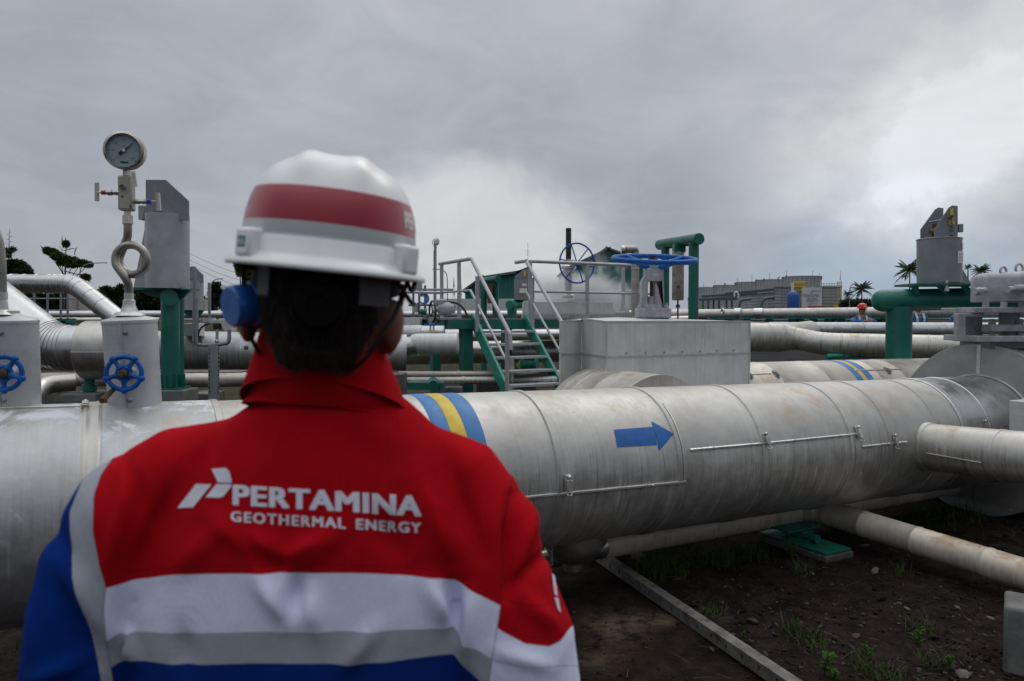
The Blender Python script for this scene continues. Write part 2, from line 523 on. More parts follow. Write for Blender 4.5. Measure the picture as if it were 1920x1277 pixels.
galv_l = paint('pale_galvanised', (.38, .395, .41), .5, .5, .14, 5, .05, dirt=(.46, .47, .48), dirt_amt=.3)
greyl = paint('pale_valve_paint', (.36, .365, .39), .5, .1, .2, 14, .2, dirt=(.3, .28, .26), dirt_amt=.15)
green = paint('green_paint', (.005, .125, .095), .42, 0, .18, 3, .05, dirt=(.01, .07, .055), dirt_amt=.25)
green_b = paint('bright_green_paint', (.012, .235, .175), .42, 0, .18, 3, .05, dirt=(.05, .13, .10), dirt_amt=.15)
blue = paint('blue_paint', (.004, .092, .36), .45, 0, .22, 20, .1, chip=(.02, .13, .42), spec=.22)
blue_band = paint('blue_band_paint', (.03, .165, .42), .5, 0, .15, 12, .05, chip=(.10, .22, .5))
yellow = paint('yellow_paint', (.62, .46, .035), .5, 0, .12, 12, .05, chip=(.5, .42, .15))
white = paint('white_paint', (.72, .72, .72), .5, 0, .08, 8, 0)
black = paint('black_rubber', (.012, .012, .013), .5, 0, .2, 12, 0)
black_g = paint('black_paint', (.02, .02, .022), .4, 0, .2, 12, 0)
concrete = paint('concrete', (.15, .148, .142), .9, 0, .3, 4, .5, dirt=(.08, .075, .068), dirt_amt=.5)
rust = paint('rusty_steel', (.13, .075, .045), .75, .3, .4, 20, .4)
red_p = paint('red_paint', (.45, .02, .02), .5, 0, .1, 10, 0)
beige = paint('beige_plastic', (.46, .46, .43), .45, 0, .1, 10, 0)
glass_dial = paint('dial_face', (.30, .37, .41), .25, 0, .04, 10, 0)
yellow_far = paint('yellow_railing', (.50, .38, .06), .6, 0, .1, 1, 0)

# ================================================================ ground
def ground_mat():
    m = bpy.data.materials.new('dark_soil'); t = NT(m); p = t.world_pos()
    a = t.noise(p, .55, 6, .65); b = t.noise(p, 7, 8, .75); c_ = t.noise(p, 40, 4, .7)
    col = t.mix(t.mr(b, .35, .68), (.0075, .0055, .0045), (.031, .022, .018))
    col = t.mix(t.mr(c_, .60, .74, 0, .6), col, (.034, .027, .024))
    col = t.mix(t.mr(c_, .42, .30, 0, .8), col, (.002, .0017, .0015))
    red = t.mr(t.noise(p, 1.6, 5, .6), .52, .68, 0, .55)
    col = t.mix(red, col, (.019, .0095, .0085))
    # dry pale sandy patches on the path left of the rail
    sx = t.n('ShaderNodeSeparateXYZ'); t.l(p, sx.inputs[0])
    def spot(x, y, rx, ry):
        dx = t.math('DIVIDE', t.math('SUBTRACT', sx.outputs[0], x), rx); dy = t.math('DIVIDE', t.math('SUBTRACT', sx.outputs[1], y), ry)
        d = t.math('ADD', t.math('MULTIPLY', dx, dx), t.math('MULTIPLY', dy, dy))
        return t.math('EXPONENT', t.math('MULTIPLY', d, -1.0))
    sp = t.math('ADD', spot(.52, 3.82, .16, .2), spot(.82, 3.9, .22, .1))
    sp = t.math('ADD', sp, t.math('MULTIPLY', spot(.4, 3.45, .14, .1), .5))
    col = t.mix(t.math('MULTIPLY', sp, t.mr(t.noise(p, 9, 8, .75), .36, .62, 0, .9)), col, (.16, .118, .082))
    # grassy / gravelly far field
    far = t.mr(sx.outputs[1], 7.5, 11, 0, 1)
    gr = t.mix(t.mr(t.noise(p, .25, 6, .7), .42, .6), (.024, .019, .015), (.035, .038, .014))
    gr = t.mix(t.mr(t.noise(p, 3, 6, .7), .4, .7, 0, .7), gr, (.075, .066, .052))
    col = t.mix(far, col, gr)
    vfar = t.mr(sx.outputs[1], 17, 24, 0, 1)
    col = t.mix(t.math('MULTIPLY', vfar, t.mr(sx.outputs[0], 0, 5)), col, (.020, .019, .020))
    h = t.math('ADD', t.math('MULTIPLY', b, .6), t.math('MULTIPLY', c_, .4))
    t.out(col, t.mr(a, .3, .7, .75, .95), 0, t.bump(h, .9, .03), spec=.06)
    return m
soil = ground_mat()
def gz(x, y):
    p = V((x, y, 0))
    return (noise.noise(p * .9) * .035 + noise.noise(p * 3.1) * .014 + noise.noise(p * 9) * .006) * min(1, max(0, (y - 1) / 2))
mb = MB()
xs = [-600, -200, -60, -20, -8, -5] + [-4 + i * .09 for i in range(112)] + [6.5, 8, 12, 20, 60, 200, 600]
ys = [-60, -10, 0, 1.5] + [2.2 + i * .075 for i in range(88)] + [9.2, 10, 12, 15, 20, 30, 60, 120, 300, 900]
for y in ys:
    for x in xs:
        mb.v.append(V((x, y, gz(x, y) if (abs(x) < 7 and 1 < y < 9.5) else 0)))
nx = len(xs)
for j in range(len(ys) - 1):
    for i in range(nx - 1):
        a = j * nx + i; mb.face((a, a + 1, a + nx + 1, a + nx))
mb.build('ground', soil, kind='structure', org=V((0, 0, 0)), sharp=80)

# loose gravel
stone_m = paint('stone', (.020, .016, .014), .9, 0, .45, 5, .4, spec=.1)
stone_l = paint('pale_stone', (.048, .042, .038), .9, 0, .3, 9, .4)
def stone(mb, c, s, rr, mi=0, flat=.6):
    i = len(mb.v); rot = Euler((rr.uniform(-.5, .5), rr.uniform(-.5, .5), rr.uniform(0, 6.3))).to_matrix()
    sc = V((s * rr.uniform(.7, 1.4), s * rr.uniform(.6, 1.1), s * flat * rr.uniform(.6, 1.1)))
    pts = []
    for z, n, r in ((-.8, 4, .6), (0, 6, 1.0), (.7, 5, .65)):
        for k in range(n):
            a = 6.283 * (k + rr.uniform(-.25, .25)) / n
            q = V((math.cos(a) * r, math.sin(a) * r, z)) * rr.uniform(.85, 1.15)
            pts.append(q)
    pts.append(V((0, 0, 1)))
    for q in pts: mb.v.append(V(c) + rot @ V((q.x * sc.x, q.y * sc.y, q.z * sc.z)))
    def f(*q): mb.face([i + k for k in q], None, mi)
    for k in range(6):
        k2 = (k + 1) % 6; a = int(k * 4 / 6); b = int(k2 * 4 / 6)
        f(a, 4 + k2, 4 + k)
        if a != b: f(a, b, 4 + k2)
    for k in range(5):
        k2 = (k + 1) % 5; a = 4 + int(k * 6 / 5); b = 4 + int(k2 * 6 / 5) if k2 else 4
        f(a, b if b != a else a, 10 + k) if b != a else None
        f(b, 10 + k2, 10 + k)
        f(10 + k, 10 + k2, 15)
    f(8, 9, 14)
mb = MB(); rr = random.Random(3)
def vis_ground(px, py):
    Y = CAMH * FPX / (py - HOR); p = P(px, py, Y)
    k = CAMH / (CAMH - p.z) if p.z < CAMH else 1
    return V((p.x * k, p.y * k, 0))
cnt = 0
while cnt < 5200:
    px, py = rr.uniform(1040, 1960), 925 + 380 * rr.random() ** 1.15
    p = vis_ground(px, py)
    xl = 1100 + (py - 1035) * 1.49             # right of the rail: much more gravel
    if px < xl and rr.random() > .10: continue
    if noise.noise(V((p.x, p.y, 3)) * 1.3) < -.25 and rr.random() < .7: continue
    s = rr.choice([.004, .005, .006, .008, .010, .014]) * rr.uniform(.7, 1.2)
    if rr.random() < .02: s *= 2
    stone(mb, (p.x, p.y, gz(p.x, p.y) + s * .2), s, rr, 1 if rr.random() < .12 else 0); cnt += 1
mb.build('gravel', [stone_m, stone_l], kind='stuff', label='loose dark volcanic gravel strewn over the soil', cat='gravel', sharp=20)
# larger single stones
ROCKS = [(1790, 1000, .0, 'grey'), (1640, 1074, .055, 'long pale rock lying on dark soil below the branch of the thin pipe'),
         (1700, 1140, .035, 'flat pale stone right of the weeds, standing in bare soil'),
         (1410, 1168, .06, 'flat reddish stone lying beside the metal rail'),
         (1456, 1172, .03, 'small rounded grey stone next to the flat reddish one'),
         (1262, 1088, .065, 'reddish brown stone at the edge of the grass tuft near the rail'),
         (1620, 1023, .05, 'crumpled yellowish stone under the thin branch pipe'),
         (1605, 1188, .03, 'rounded brown stone in the middle of the bare soil'),
         (1795, 1140, .035, 'pale angular stone left of the concrete block'),
         (1805, 1264, .06, 'long pale stone at the bottom edge near the concrete block'),
         (1858, 1160, .03, 'small oval stone just beside the concrete block'),
         (1188, 1052, .05, 'flat brown stone under the thin pipe behind the rail'),
         (1138, 1034, .03, 'pale pebble right behind the end of the rail'),
         (1522, 1072, .03, 'ochre stone in front of the green base plate'),
         (1664, 1037, .12, 'dark lump of lava rock behind the long pale rock')]
for q in ROCKS[1:]:
    p = vis_ground(q[0], q[1]); mb = MB(); stone(mb, (p.x, p.y, gz(p.x, p.y) + q[2] * .15), q[2] * .72, rr, flat=.4)
    mm = paint('lava_rock', (.014, .012, .011), .9, 0, .4, 12, .8) if 'lava' in q[3] else (paint('red_stone', (.060, .036, .030), .9, 0, .3, 12, .5) if 'red' in q[3] or 'brown' in q[3] else paint('pale_rock', (.11, .10, .088), .9, 0, .3, 16, .6))
    mb.build('stone', mm, label=q[3], cat='stone', group='larger stones lying on the soil', sharp=20, bevel=.004)

# grass tufts and weeds
leaf_m = paint('grass_blade', (.034, .062, .011), .6, 0, .4, 3, 0, spec=.15)
leaf_y = paint('dry_grass_blade', (.055, .045, .020), .7, 0, .3, 3, 0)
weed_m = paint('weed_leaf', (.035, .085, .012), .7, 0, .3, 8, .0, spec=.08)
mb = MB(); rr = random.Random(11)
def blade(mb, p, h, lean, az, w, mi):
    d = V((math.cos(az), math.sin(az), 0)); sd = V((-d.y, d.x, 0)); i = len(mb.v)
    for k in range(4):
        f = k / 3; c = p + d * lean * f * f + V((0, 0, h * f * (1 - .25 * f * lean / max(h, .01))))
        ww = w * (1 - f * .9)
        mb.v += [c - sd * ww, c + sd * ww]
    for k in range(3):
        a = i + 2 * k; mb.face((a, a + 1, a + 3, a + 2), None, mi)
for px, py, n, rad, h in ((1235, 1072, 420, .18, .12), (1270, 1040, 300, .25, .10), (1350, 1052, 300, .13, .13), (1420, 1040, 120, .15, .08), (1500, 1072, 60, .08, .12), (1340, 1150, 70, .07, .06),
                          (1325, 1160, 60, .06, .06), (1520, 968, 200, .3, .08), (1560, 985, 150, .25, .1), (1760, 960, 420, .35, .10), (1740, 985, 160, .2, .08), (1500, 1190, 120, .1, .10), (1515, 1205, 80, .1, .08),
                          (1730, 1180, 80, .1, .09), (1640, 1262, 60, .1, .09), (1610, 1245, 30, .05, .12), (1665, 1268, 50, .1, .09), (1700, 1275, 40, .08, .08), (1415, 1238, 60, .1, .05), (1755, 1245, 70, .07, .1),
                          (1405, 1040, 60, .1, .16), (1470, 985, 120, .2, .07), (1840, 985, 120, .3, .06), (30, 1215, 60, .2, .05), (1695, 1075, 50, .12, .12), (1540, 1120, 20, .2, .04)):
    p0 = vis_ground(px, py)
    for _ in range(n):
        a = rr.uniform(0, 6.28); q = rad * math.sqrt(rr.random())
        x, y = p0.x + math.cos(a) * q, p0.y + math.sin(a) * q * 1.1
        hh = h * rr.uniform(.3, 1.1)
        blade(mb, V((x, y, gz(x, y) - .005)), hh, hh * rr.uniform(.2, 1.1), rr.uniform(0, 6.28), rr.uniform(.0015, .0032), 1 if rr.random() < .16 else 0)
for _ in range(110):                           # dry straws lying about
    p0 = vis_ground(rr.uniform(1110, 1920), 960 + 320 * rr.random()); a = rr.uniform(0, 6.28)
    l = rr.uniform(.02, .09); d = V((math.cos(a), math.sin(a), 0)); z = gz(p0.x, p0.y) + .012
    i = len(mb.v); s_ = V((-d.y, d.x, 0)) * .0014
    p1 = p0 + V((0, 0, z)); p2 = p1 + d * l + V((0, 0, rr.uniform(0, .03)))
    mb.v += [p1 - s_, p1 + s_, p2 + s_, p2 - s_]; mb.face((i, i + 1, i + 2, i + 3), None, 1)
mb.build('grass', [leaf_m, leaf_y], kind='stuff', label='sparse grass tufts and dry straws on the soil', cat='grass', smooth=False)
WEEDS = [(1545, 1262, .13, 34, 'tall leafy weed at the bottom edge beside the rail'), (1562, 1275, .08, 24, 'low leafy weed at the foot of the tall one'),
         (1722, 1205, .11, 18, 'small bright weed left of the concrete block'), (1628, 1228, .09, 20, 'small dark weed beside the grass at the bottom'),
         (1780, 1250, .08, 16, 'tiny weed at the bottom near the concrete block'), (1742, 985, .14, 22, 'weed with round leaves below the disc of the big pipe'),
         (1485, 1048, .16, 20, 'slender weed growing in front of the green base plate'), (1395, 1200, .05, 12, 'tiny sprout left of the flat reddish stone')]
for px, py, h, n, lab in WEEDS:
    p0 = vis_ground(px, py); p0.z = gz(p0.x, p0.y) - .005
    w_ = thing('weed', lab, 'weed', p0, 'leafy weeds growing in the soil')
    mb = MB(); ml = MB()
    for k in range(3):
        a = rr.uniform(0, 6.28); tip = p0 + V((math.cos(a) * h * .25, math.sin(a) * h * .25, h * rr.uniform(.7, 1)))
        mb.sweep([p0, p0.lerp(tip, .5) + V((0, 0, h * .08)), tip], [.003, .0024, .0012], 5)
        for q in range(n // 3):
            f = .25 + .75 * q / (n // 3); c = p0.lerp(tip, f); az_ = q * 2.4
            d = V((math.cos(az_), math.sin(az_), rr.uniform(.1, .6))).normalized()
            ml.tri_leaf(c, d, V((0, 0, 1)), h * rr.uniform(.2, .36), h * .075)
    mb.build('stem', leaf_m, w_); ml.build('leaves', weed_m, w_, smooth=False)
# ================================================================ the big pipeline
MA, MC = P(0, 956, 2.95), P(1700, 822, 5.67)
Z0, Z1 = .815, .705
a0 = V((-2.02, 2.95, 0)); md = A.copy()
def mp(tt):                                   # axis point of the main pipe, tt metres along from px 0
    q = a0 + md * tt; q.z = Z0 + (Z1 - Z0) * tt / 5.7; return q
MD = (mp(1) - mp(0)).normalized()
MN = B.copy()                                 # horizontal, towards the viewer
MU = MN.cross(MD) * -1
if MU.z < 0: MU = -MU
MR = .428
def px_t(px, off=0):                          # metres along the main axis where pixel column px crosses the axis
    k = (px - CX) / FPX
    return (k * (a0.y + MN.y * off) - (a0.x + MN.x * off)) / (md.x - k * md.y)
def surf(tt, ang, r=MR):                      # point on the jacket; ang measured up from the viewer side
    return mp(tt) + (MN * math.cos(ang) + MU * math.sin(ang)) * r
def surf_px(px, py, r=MR):
    """nearest jacket point under a pixel -> (tt, ang)"""
    o = V((0, 0, CAMH)); d = (P(px, py, 1) - o).normalized()
    ap = mp(0); w0 = o - ap
    dp = d - MD * d.dot(MD); wp = w0 - MD * w0.dot(MD)
    aa, bb, cc_ = dp.dot(dp), 2 * dp.dot(wp), wp.dot(wp) - r * r
    D = max(bb * bb - 4 * aa * cc_, 0); s_ = (-bb - math.sqrt(D)) / (2 * aa)
    q = o + d * s_; tt = (q - ap).dot(MD); rel = q - mp(tt)
    return tt, math.atan2(rel.dot(MU), rel.dot(MN))
main = thing('insulated_pipeline', 'big aluminium clad pipeline crossing the foreground with blue and yellow bands and a blue arrow', 'pipeline', mp(2.5) - V((0, 0, MR)))
bands = []
for px, py in ((152, 900), (1040, 830), (1270, 830), (1428, 820), (1590, 800), (1660, 790), (1745, 770), (1795, 765)):
    bands.append(surf_px(px, py)[0])
Lm0 = -2.6
path = [mp(Lm0), mp(7.6)]
bl = [b - Lm0 for b in bands] + [surf_px(405, 760)[0] - Lm0, .6]
pipe_mb(path, MR, bl, 72, bw=.026, bh=.0075, fine=.5).build('jacket', alu, main)
# left part: slightly larger patched jacket
tl = surf_px(160, 850)[0]
pipe_mb([mp(Lm0 - .05), mp(tl)], MR + .007, [], 72, fine=.5).build('jacket', alu_patch, main)
pipe_mb([mp(tl + .045), mp(surf_px(400, 760)[0])], MR + .004, [], 72, fine=.5).build('jacket', alu_patch, main)
pipe_mb([mp(tl - .014), mp(tl + .05)], MR + .012, [.010, .054], 72, bw=.008, bh=.003).build('strap_band', alu, main)
# sleeve next to the disc
t1 = surf_px(1790, 770)[0]
pipe_mb([mp(t1), mp(t1 + .9)], MR + .006, [.02, .35], 72).build('sleeve', alu_new, main)
def band(px0, px1, py, mat, nm, r=MR + .003):
    ta, tb = surf_px(px0, py)[0], surf_px(px1, py)[0]
    MB().sweep([mp(ta), mp(ta + .004), mp(tb - .004), mp(tb)], [r - .002, r, r, r - .002], 72).build(nm, mat, main)
band(807, 838, 790, blue_band, 'blue_band'); band(838.5, 866, 790, yellow, 'yellow_band'); band(866.5, 899, 790, blue_band, 'blue_band')
# arrow marking, wrapped on the jacket
def wrap_poly(mb, pts, r, n=14):
    """pts: (tt, ang) outline of a convex strip given as (left, right) edges"""
    (l0, l1), (r0, r1) = pts
    i0 = len(mb.v)
    for k in range(n + 1):
        for j in range(n + 1):
            f, g = k / n, j / n
            a = (l0[0] + (l1[0] - l0[0]) * g, l0[1] + (l1[1] - l0[1]) * g); b = (r0[0] + (r1[0] - r0[0]) * g, r0[1] + (r1[1] - r0[1]) * g)
            q = (a[0] + (b[0] - a[0]) * f, a[1] + (b[1] - a[1]) * f); mb.v.append(surf(q[0], q[1], r))
    for k in range(n):
        for j in range(n):
            a = i0 + k * (n + 1) + j; mb.face((a, a + 1, a + n + 2, a + n + 1))
mb = MB(); sp = lambda x, y: surf_px(x, y)
wrap_poly(mb, ((sp(1151, 806), sp(1157, 838.5)), (sp(1225, 800.5), sp(1231, 834.5))), MR + .003)
tip = sp(1262.5, 814)
wrap_poly(mb, ((sp(1221, 790.5), sp(1235, 845.5)), (tip, tip)), MR + .0032)
mb.build('arrow_marking', paint('arrow_blue', (.008, .115, .40), .45, 0, .12, 12, .05, chip=(.03, .16, .45)), main, sharp=80)
# long seams (beads) on the viewer's side, with their screws
def seam(px0, py0, px1, py1, mat=steel_l, w=.0085):
    (ta, aa), (tb, ab) = sp(px0, py0), sp(px1, py1)
    n = 14; pts = [surf(ta + (tb - ta) * k / n, aa + (ab - aa) * k / n, MR + .003 + .0015 * math.sin(k * 2.1)) for k in range(n + 1)]
    mb = MB().sweep(pts, w, 6)
    for k in (4, 11): mb.ball(pts[k] + (pts[k] - mp(ta + (tb - ta) * k / n)).normalized() * w, .009, 8, 6)
    mb.build('seam', mat, main)
seam(960, 935, 1284, 903); seam(1293, 844, 1436, 831.5); seam(1436, 831.5, 1608, 814); seam(1616, 838, 1676, 831); seam(1676, 831, 1700, 829)
ta, aa = sp(1284, 903); _, ab = sp(1256, 757)
MB().sweep([surf(ta - .012, aa + (ab - aa) * k / 10, MR + .005) for k in range(11)], .0055, 6).build('seam', steel_l, main)
(ta, aa), (tb, ab) = sp(0, 768), sp(150, 768)
MB().sweep([surf(ta + (tb - ta) * k / 8, (aa + ab) / 2, MR + .008) for k in range(9)], .006, 6).build('seam', steel_l, main)
# toggle clips on the straps
def clip(px, py, sc=1.0, r=MR):
    tt, an = sp(px, py); c = surf(tt, an, r + .004); n_ = (c - mp(tt)).normalized(); tg = MD.cross(n_).normalized()
    ax = (MD, tg, n_); mb = MB()
    mb.box(c + n_ * .006, (.034 * sc, .075 * sc, .006), ax)
    mb.box(c + n_ * .018 + tg * .012, (.026 * sc, .05 * sc, .016), ax)
    mb.sweep([c + tg * .04 + MD * .012 + n_ * .01, c + tg * .06 + MD * .012 + n_ * .024, c + tg * .06 - MD * .012 + n_ * .024, c + tg * .04 - MD * .012 + n_ * .01], .003, 6)
    mb.ball(c - tg * .03 + n_ * .016, .011 * sc, 8, 6)
    mb.build('toggle_clip', steel if sc < 1.1 else steel_l, main, bevel=.002)
for px, py, sc in ((1063, 905, 1.15), (1434, 824, 1.0), (1607, 811, 1.15), (1675, 825, 1.0), (1845, 798, 1.0), (160, 765, .9)): clip(px, py, sc)
# branch pipe towards the right
c0 = mp(surf_px(1745, 830)[0]) + V((0, 0, .0))
b0 = c0 + V((0, 0, -.02))
bd = (B * 1.0 + V((0, 0, .045))).normalized()
BR = .160
def br(s_): return b0 + bd * s_
pipe_mb([br(.1), br(3.2)], BR, [.80, 1.10, 1.5, 2.1], 40, bw=.02).build('branch_pipe', alu, main)
MB().lathe(br(MR * .86), bd, [(BR + .022, 0), (BR + .010, .03), (BR + .006, .07), (BR, .075)], 40).build('branch_collar', alu, main)
MB().sweep([br(.5) + UP * -.02 + A * -(BR + .004), br(.86) + UP * -.04 + A * -(BR + .003)], .004, 6).build('seam', steel_l, main)
# support saddle and stub hanging under the pipe at the left end of the thin pipe
# ---- disc shaped insulated flange box
tD = px_t(1835)
drum = thing('flange_cover', 'huge round flat sheet metal disc cover around the big pipe at the right', 'pipe cover', mp(tD) - V((0, 0, .71)))
mb = MB().lathe(mp(tD), MD, [(MR + .02, -.004), (.70, 0), (.705, .012), (.70, .02), (.70, .62), (.705, .64), (MR, .66)], 96)
mb.build('disc_jacket', paint('dull_sheet', (.36, .355, .35), .5, .7, .16, 2.2, .08), drum)
nU = MU; n = 0
mb = MB().beam(mp(tD) + MU * .455 + MD * -.004, mp(tD) + MU * .69 + MD * -.004, .03, .004, up=MD); mb.build('sheet_joint', steel_l, drum)
mb = MB().beam(mp(tD) - MU * .455 + MD * -.004, mp(tD) - MU * .69 + MD * -.004, .018, .004, up=MD); mb.build('sheet_joint', galv_d, drum)
MB().torus(mp(tD) - MD * .002, MD, MR + .018, .009, 60, 6).build('collar_bead', steel_l, drum)
mb = MB()
for k in range(10):
    a = k * .628 + .2; mb.ball(mp(tD) + (MU * math.cos(a) + MN * math.sin(a)) * .665 - MD * .003, .006, 8, 5)
mb.build('rivets', steel_l, drum)
bx = thing('instrument_cover', 'small square sheet metal cover fixed to the big disc at the right edge', 'cover box', P(1960, 805, 5.25))
c_ = P(1972, 777, 5.3)
MB().box(c_, (.66, .22, .215), (md, MN, UP)).build('cover', alu_box, bx, bevel=.004)
# ================================================================ second pipeline behind
s0 = V((3.0, 7.0, .775))
def sp2(tt): return s0 + A * tt + V((0, 0, -.012 * tt))
sec = thing('insulated_pipeline', 'second aluminium clad pipeline behind the big one, turning towards it under the valve box', 'pipeline', sp2(0) - V((0, 0, .43)))
SR = .425
corner = sp2(-2.86); join = corner + B * .98
pth = fillet([sp2(6), corner, join], .62, 9)
L2 = plen(pth)
lt = 6 + 2.86
bnds = [6 + x for x in (-1.05, -.62, -.27, .42, 1.0, 1.7)] + [lt - .62 + .105 * k for k in range(1, 9)]
bnds += [L2 - 1.05, L2 - .7, L2 - .35]
pipe_mb(pth, SR, [b for b in bnds if b < L2], 64, bw=.018, bh=.0022, fine=.35).build('jacket', alu_rust, sec)
def px_t2(px, off=0.0, up=.4):
    k = (px - CX) / FPX; o = sp2(0) + B * off
    return (k * o.y - o.x) / (A.x - k * A.y)
def band2(pa, pb, mat, nm):
    ta, tb = px_t2(pa), px_t2(pb)
    MB().sweep([sp2(ta), sp2(ta + .004), sp2(tb - .004), sp2(tb)], [SR, SR + .003, SR + .003, SR], 64).build(nm, mat, sec)
band2(1550, 1561.5, blue_band, 'blue_band'); band2(1562, 1569, yellow, 'yellow_band'); band2(1569.5, 1581, blue_band, 'blue_band')
for px in (1412, 1462, 1672):
    tt = px_t2(px, .3); an = R(52); n_ = (B * math.cos(an) + UP * math.sin(an)).normalized(); c = sp2(tt) + n_ * (SR + .008); tg = A.cross(n_)
    mb = MB().box(c, (.022, .09, .012), (A, tg, n_)); mb.box(c + n_ * .014 + tg * .01, (.014, .05, .012), (A, tg, n_)); mb.build('toggle_clip', galv_d, sec, bevel=.003)
for pa, pb in ((1412, 1455), (1610, 1700)):
    ta, tb = px_t2(pa, .3), px_t2(pb, .3); an = R(54); n_ = B * math.cos(an) + UP * math.sin(an)
    MB().sweep([sp2(ta) + n_ * (SR + .002), sp2(tb) + n_ * (SR + .002)], .006, 6).build('seam', steel_l, sec)

# ---- faceted valve box on the second pipeline
def plan(px, Y, z=1.574): p = P(px, 600, Y); return V((p.x, p.y, z))
pa, pb, pc = plan(1137, 5.2), plan(1091, 5.72), plan(1050, 5.55)
pd = pa + A * 1.37; pe = pd - B * .95; pf = plan(1054, 6.0); pf2 = plan(1100, 6.65)
ring_ = [pa, pd, pe, pf2, pf, pc, pb]
vb = thing('valve_box', 'large faceted sheet metal box enclosing the valve below the big blue handwheel', 'valve box', (pa + pd) / 2 - V((0, 0, .95)))
ztop = [0, 0, .01, .012, .004, 0, .02]
mb = MB(); nn = len(ring_); cen = sum(ring_, V()) / nn + V((0, 0, .03))
low, mid_, top = -.93, -.246, 0
for zz in (low, mid_ - .002):
    for q in ring_: mb.v.append(V((q.x, q.y, q.z + zz)))
for k in range(nn):
    k2 = (k + 1) % nn; l = (ring_[k2] - ring_[k]).length
    mb.face((k, k2, nn + k2, nn + k), [(0, 0), (l, 0), (l, .7), (0, .7)])
mb.face(list(range(nn))[::-1])
mb.build('lower_sheet', alu_box, vb, sharp=15)
mb = MB()
for zz in (mid_ + .002, 0):
    for k, q in enumerate(ring_): mb.v.append(V((q.x, q.y, q.z + zz + (ztop[k] if zz == 0 else 0))))
mb.v.append(cen)
for k in range(nn):
    k2 = (k + 1) % nn; l = (ring_[k2] - ring_[k]).length
    mb.face((k, k2, nn + k2, nn + k), [(0, .7), (l, .7), (l, .95), (0, .95)])
    mb.face((nn + k, nn + k2, 2 * nn))
mb.build('upper_sheet', alu_box, vb, sharp=15)
mb = MB()
for k in (0, 1, 5, 6):
    q, q2 = ring_[k], ring_[(k + 1) % nn]; o = (q2 - q).normalized().cross(UP) * .003
    mb.beam(q + V((0, 0, mid_)) + o, q2 + V((0, 0, mid_)) + o, .006, .014)
for k in (0, 1, 6, 5):
    q = ring_[k]; mb.beam(q + V((0, 0, low)), q + V((0, 0, .002)), .012, .012)
for k in (0, 6, 5):
    q, q2 = ring_[k] + V((0, 0, ztop[k])), ring_[(k + 1) % nn] + V((0, 0, ztop[(k + 1) % nn])); mb.beam(q, q2, .009, .009)
mb.build('edge_trim', steel_l, vb)
for k in (0, 1):
    q, q2 = ring_[k], ring_[(k + 1) % nn]; o = (q2 - q).normalized().cross(UP) * .004; n_ = int((q2 - q).length / .17)
    for j in range(1, n_ if k == 0 else 0): MB().ball(q.lerp(q2, j / n_) + V((0, 0, mid_ + .022)) + o, .0065, 8, 5).build('rivet', galv_d, vb)

# ================================================================ thin drain line along the ground
thin = thing('drain_pipe', 'thin rust stained pipe running low under the big pipeline with a branch towards the viewer', 'pipe', P(1450, 970, 5.28) - V((0, 0, .2)))
tm = P(1450, 965, 5.28); td = A.copy()
def tk(px):
    k = (px - CX) / FPX; return (k * tm.y - tm.x) / (td.x - k * td.y)
def tp(s_): return tm + td * s_ + V((0, 0, -.003 * s_))
TRr = .088
pts = [tp(tk(1128)), tp(tk(1800) + 1.0)]
L = plen(pts)
pipe_mb(pts, TRr, [tk(p) - tk(1128) for p in (1210, 1330, 1440, 1490, 1648, 1715)], 32, bw=.012, bh=.003).build('jacket', alu_drain, thin)
rd = [tp(tk(1030)) + V((0, 0, -.035)), tp(tk(1080)) + V((0, 0, -.03)), tp(tk(1134))]
MB().sweep(rd + [], [.055, .058, TRr], 28).build('reducer', steel, thin)
MB().sweep([tp(tk(1030)) + V((0, 0, -.035)), tp(tk(1030)) + V((-.4, -.2, -.06))], .055, 24).build('bare_pipe', steel, thin)
j0 = tp(tk(1528)); j1 = j0 + (B * 1.0 - A * .05).normalized() * 2.6 + V((0, 0, -.05))
pts = fillet([tp(tk(1480)), j0, j1], .22, 6)
pipe_mb(pts, TRr, [.36, .66, 1.05, 1.5, 2.0], 32, bw=.012, bh=.003).build('branch', alu_drain, thin)
mb = MB().lathe(mp(px_t(1075)) + V((0, 0, -.36)), (0, 0, -1), [(.20, 0), (.19, .08), (.12, .17), (.06, .20), (.055, .24)], 32)
mb.build('drip_leg', alu_warm, main)
mb = MB()
for k in range(7):
    c = P(1034 + (k % 2), 1018 + k * 6.5, 3.9); mb.torus(c, (1, .2 * (k % 2), 0) if k % 2 else (0, 1, 0), .008, .002, 10, 5)
mb.build('chain', galv, main)
# green shoe support
sh = thing('pipe_support', 'green painted pipe shoe on a low concrete pad under the thin pipe', 'pipe support', V((P(1468, 1010, 4.93).x, P(1468, 1010, 4.93).y, 0)))
cen = V((tp(tk(1468)).x, tp(tk(1468)).y, 0))
cen += B * .20
MB().box(cen + V((0, 0, .02)), (.27, .60, .05), (A, B, UP)).build('concrete_pad', paint('muddy_concrete', (.075, .068, .06), .9, 0, .3, 6, .5, dirt=(.03, .025, .02), dirt_amt=.6), sh, bevel=.012)
MB().box(cen + V((0, 0, .056)), (.25, .57, .012), (A, B, UP)).build('base_plate', green, sh, bevel=.002)
MB().cyl(cen + V((0, 0, .094)) - B * .16 , cen + V((0, 0, .094)) + B * .12, .030).build('roller', green, sh)
mb = MB().box(cen + V((0, 0, .134)) - B * .1, (.32, .22, .012), (A, B, UP)); mb.box(cen + V((0, 0, .068)), (.12, .14, .012), (A, B, UP)); mb.box(cen + V((0, 0, .122)) - B * .06, (.10, .2, .012), (A, B, UP))
mb.build('saddle', green, sh)
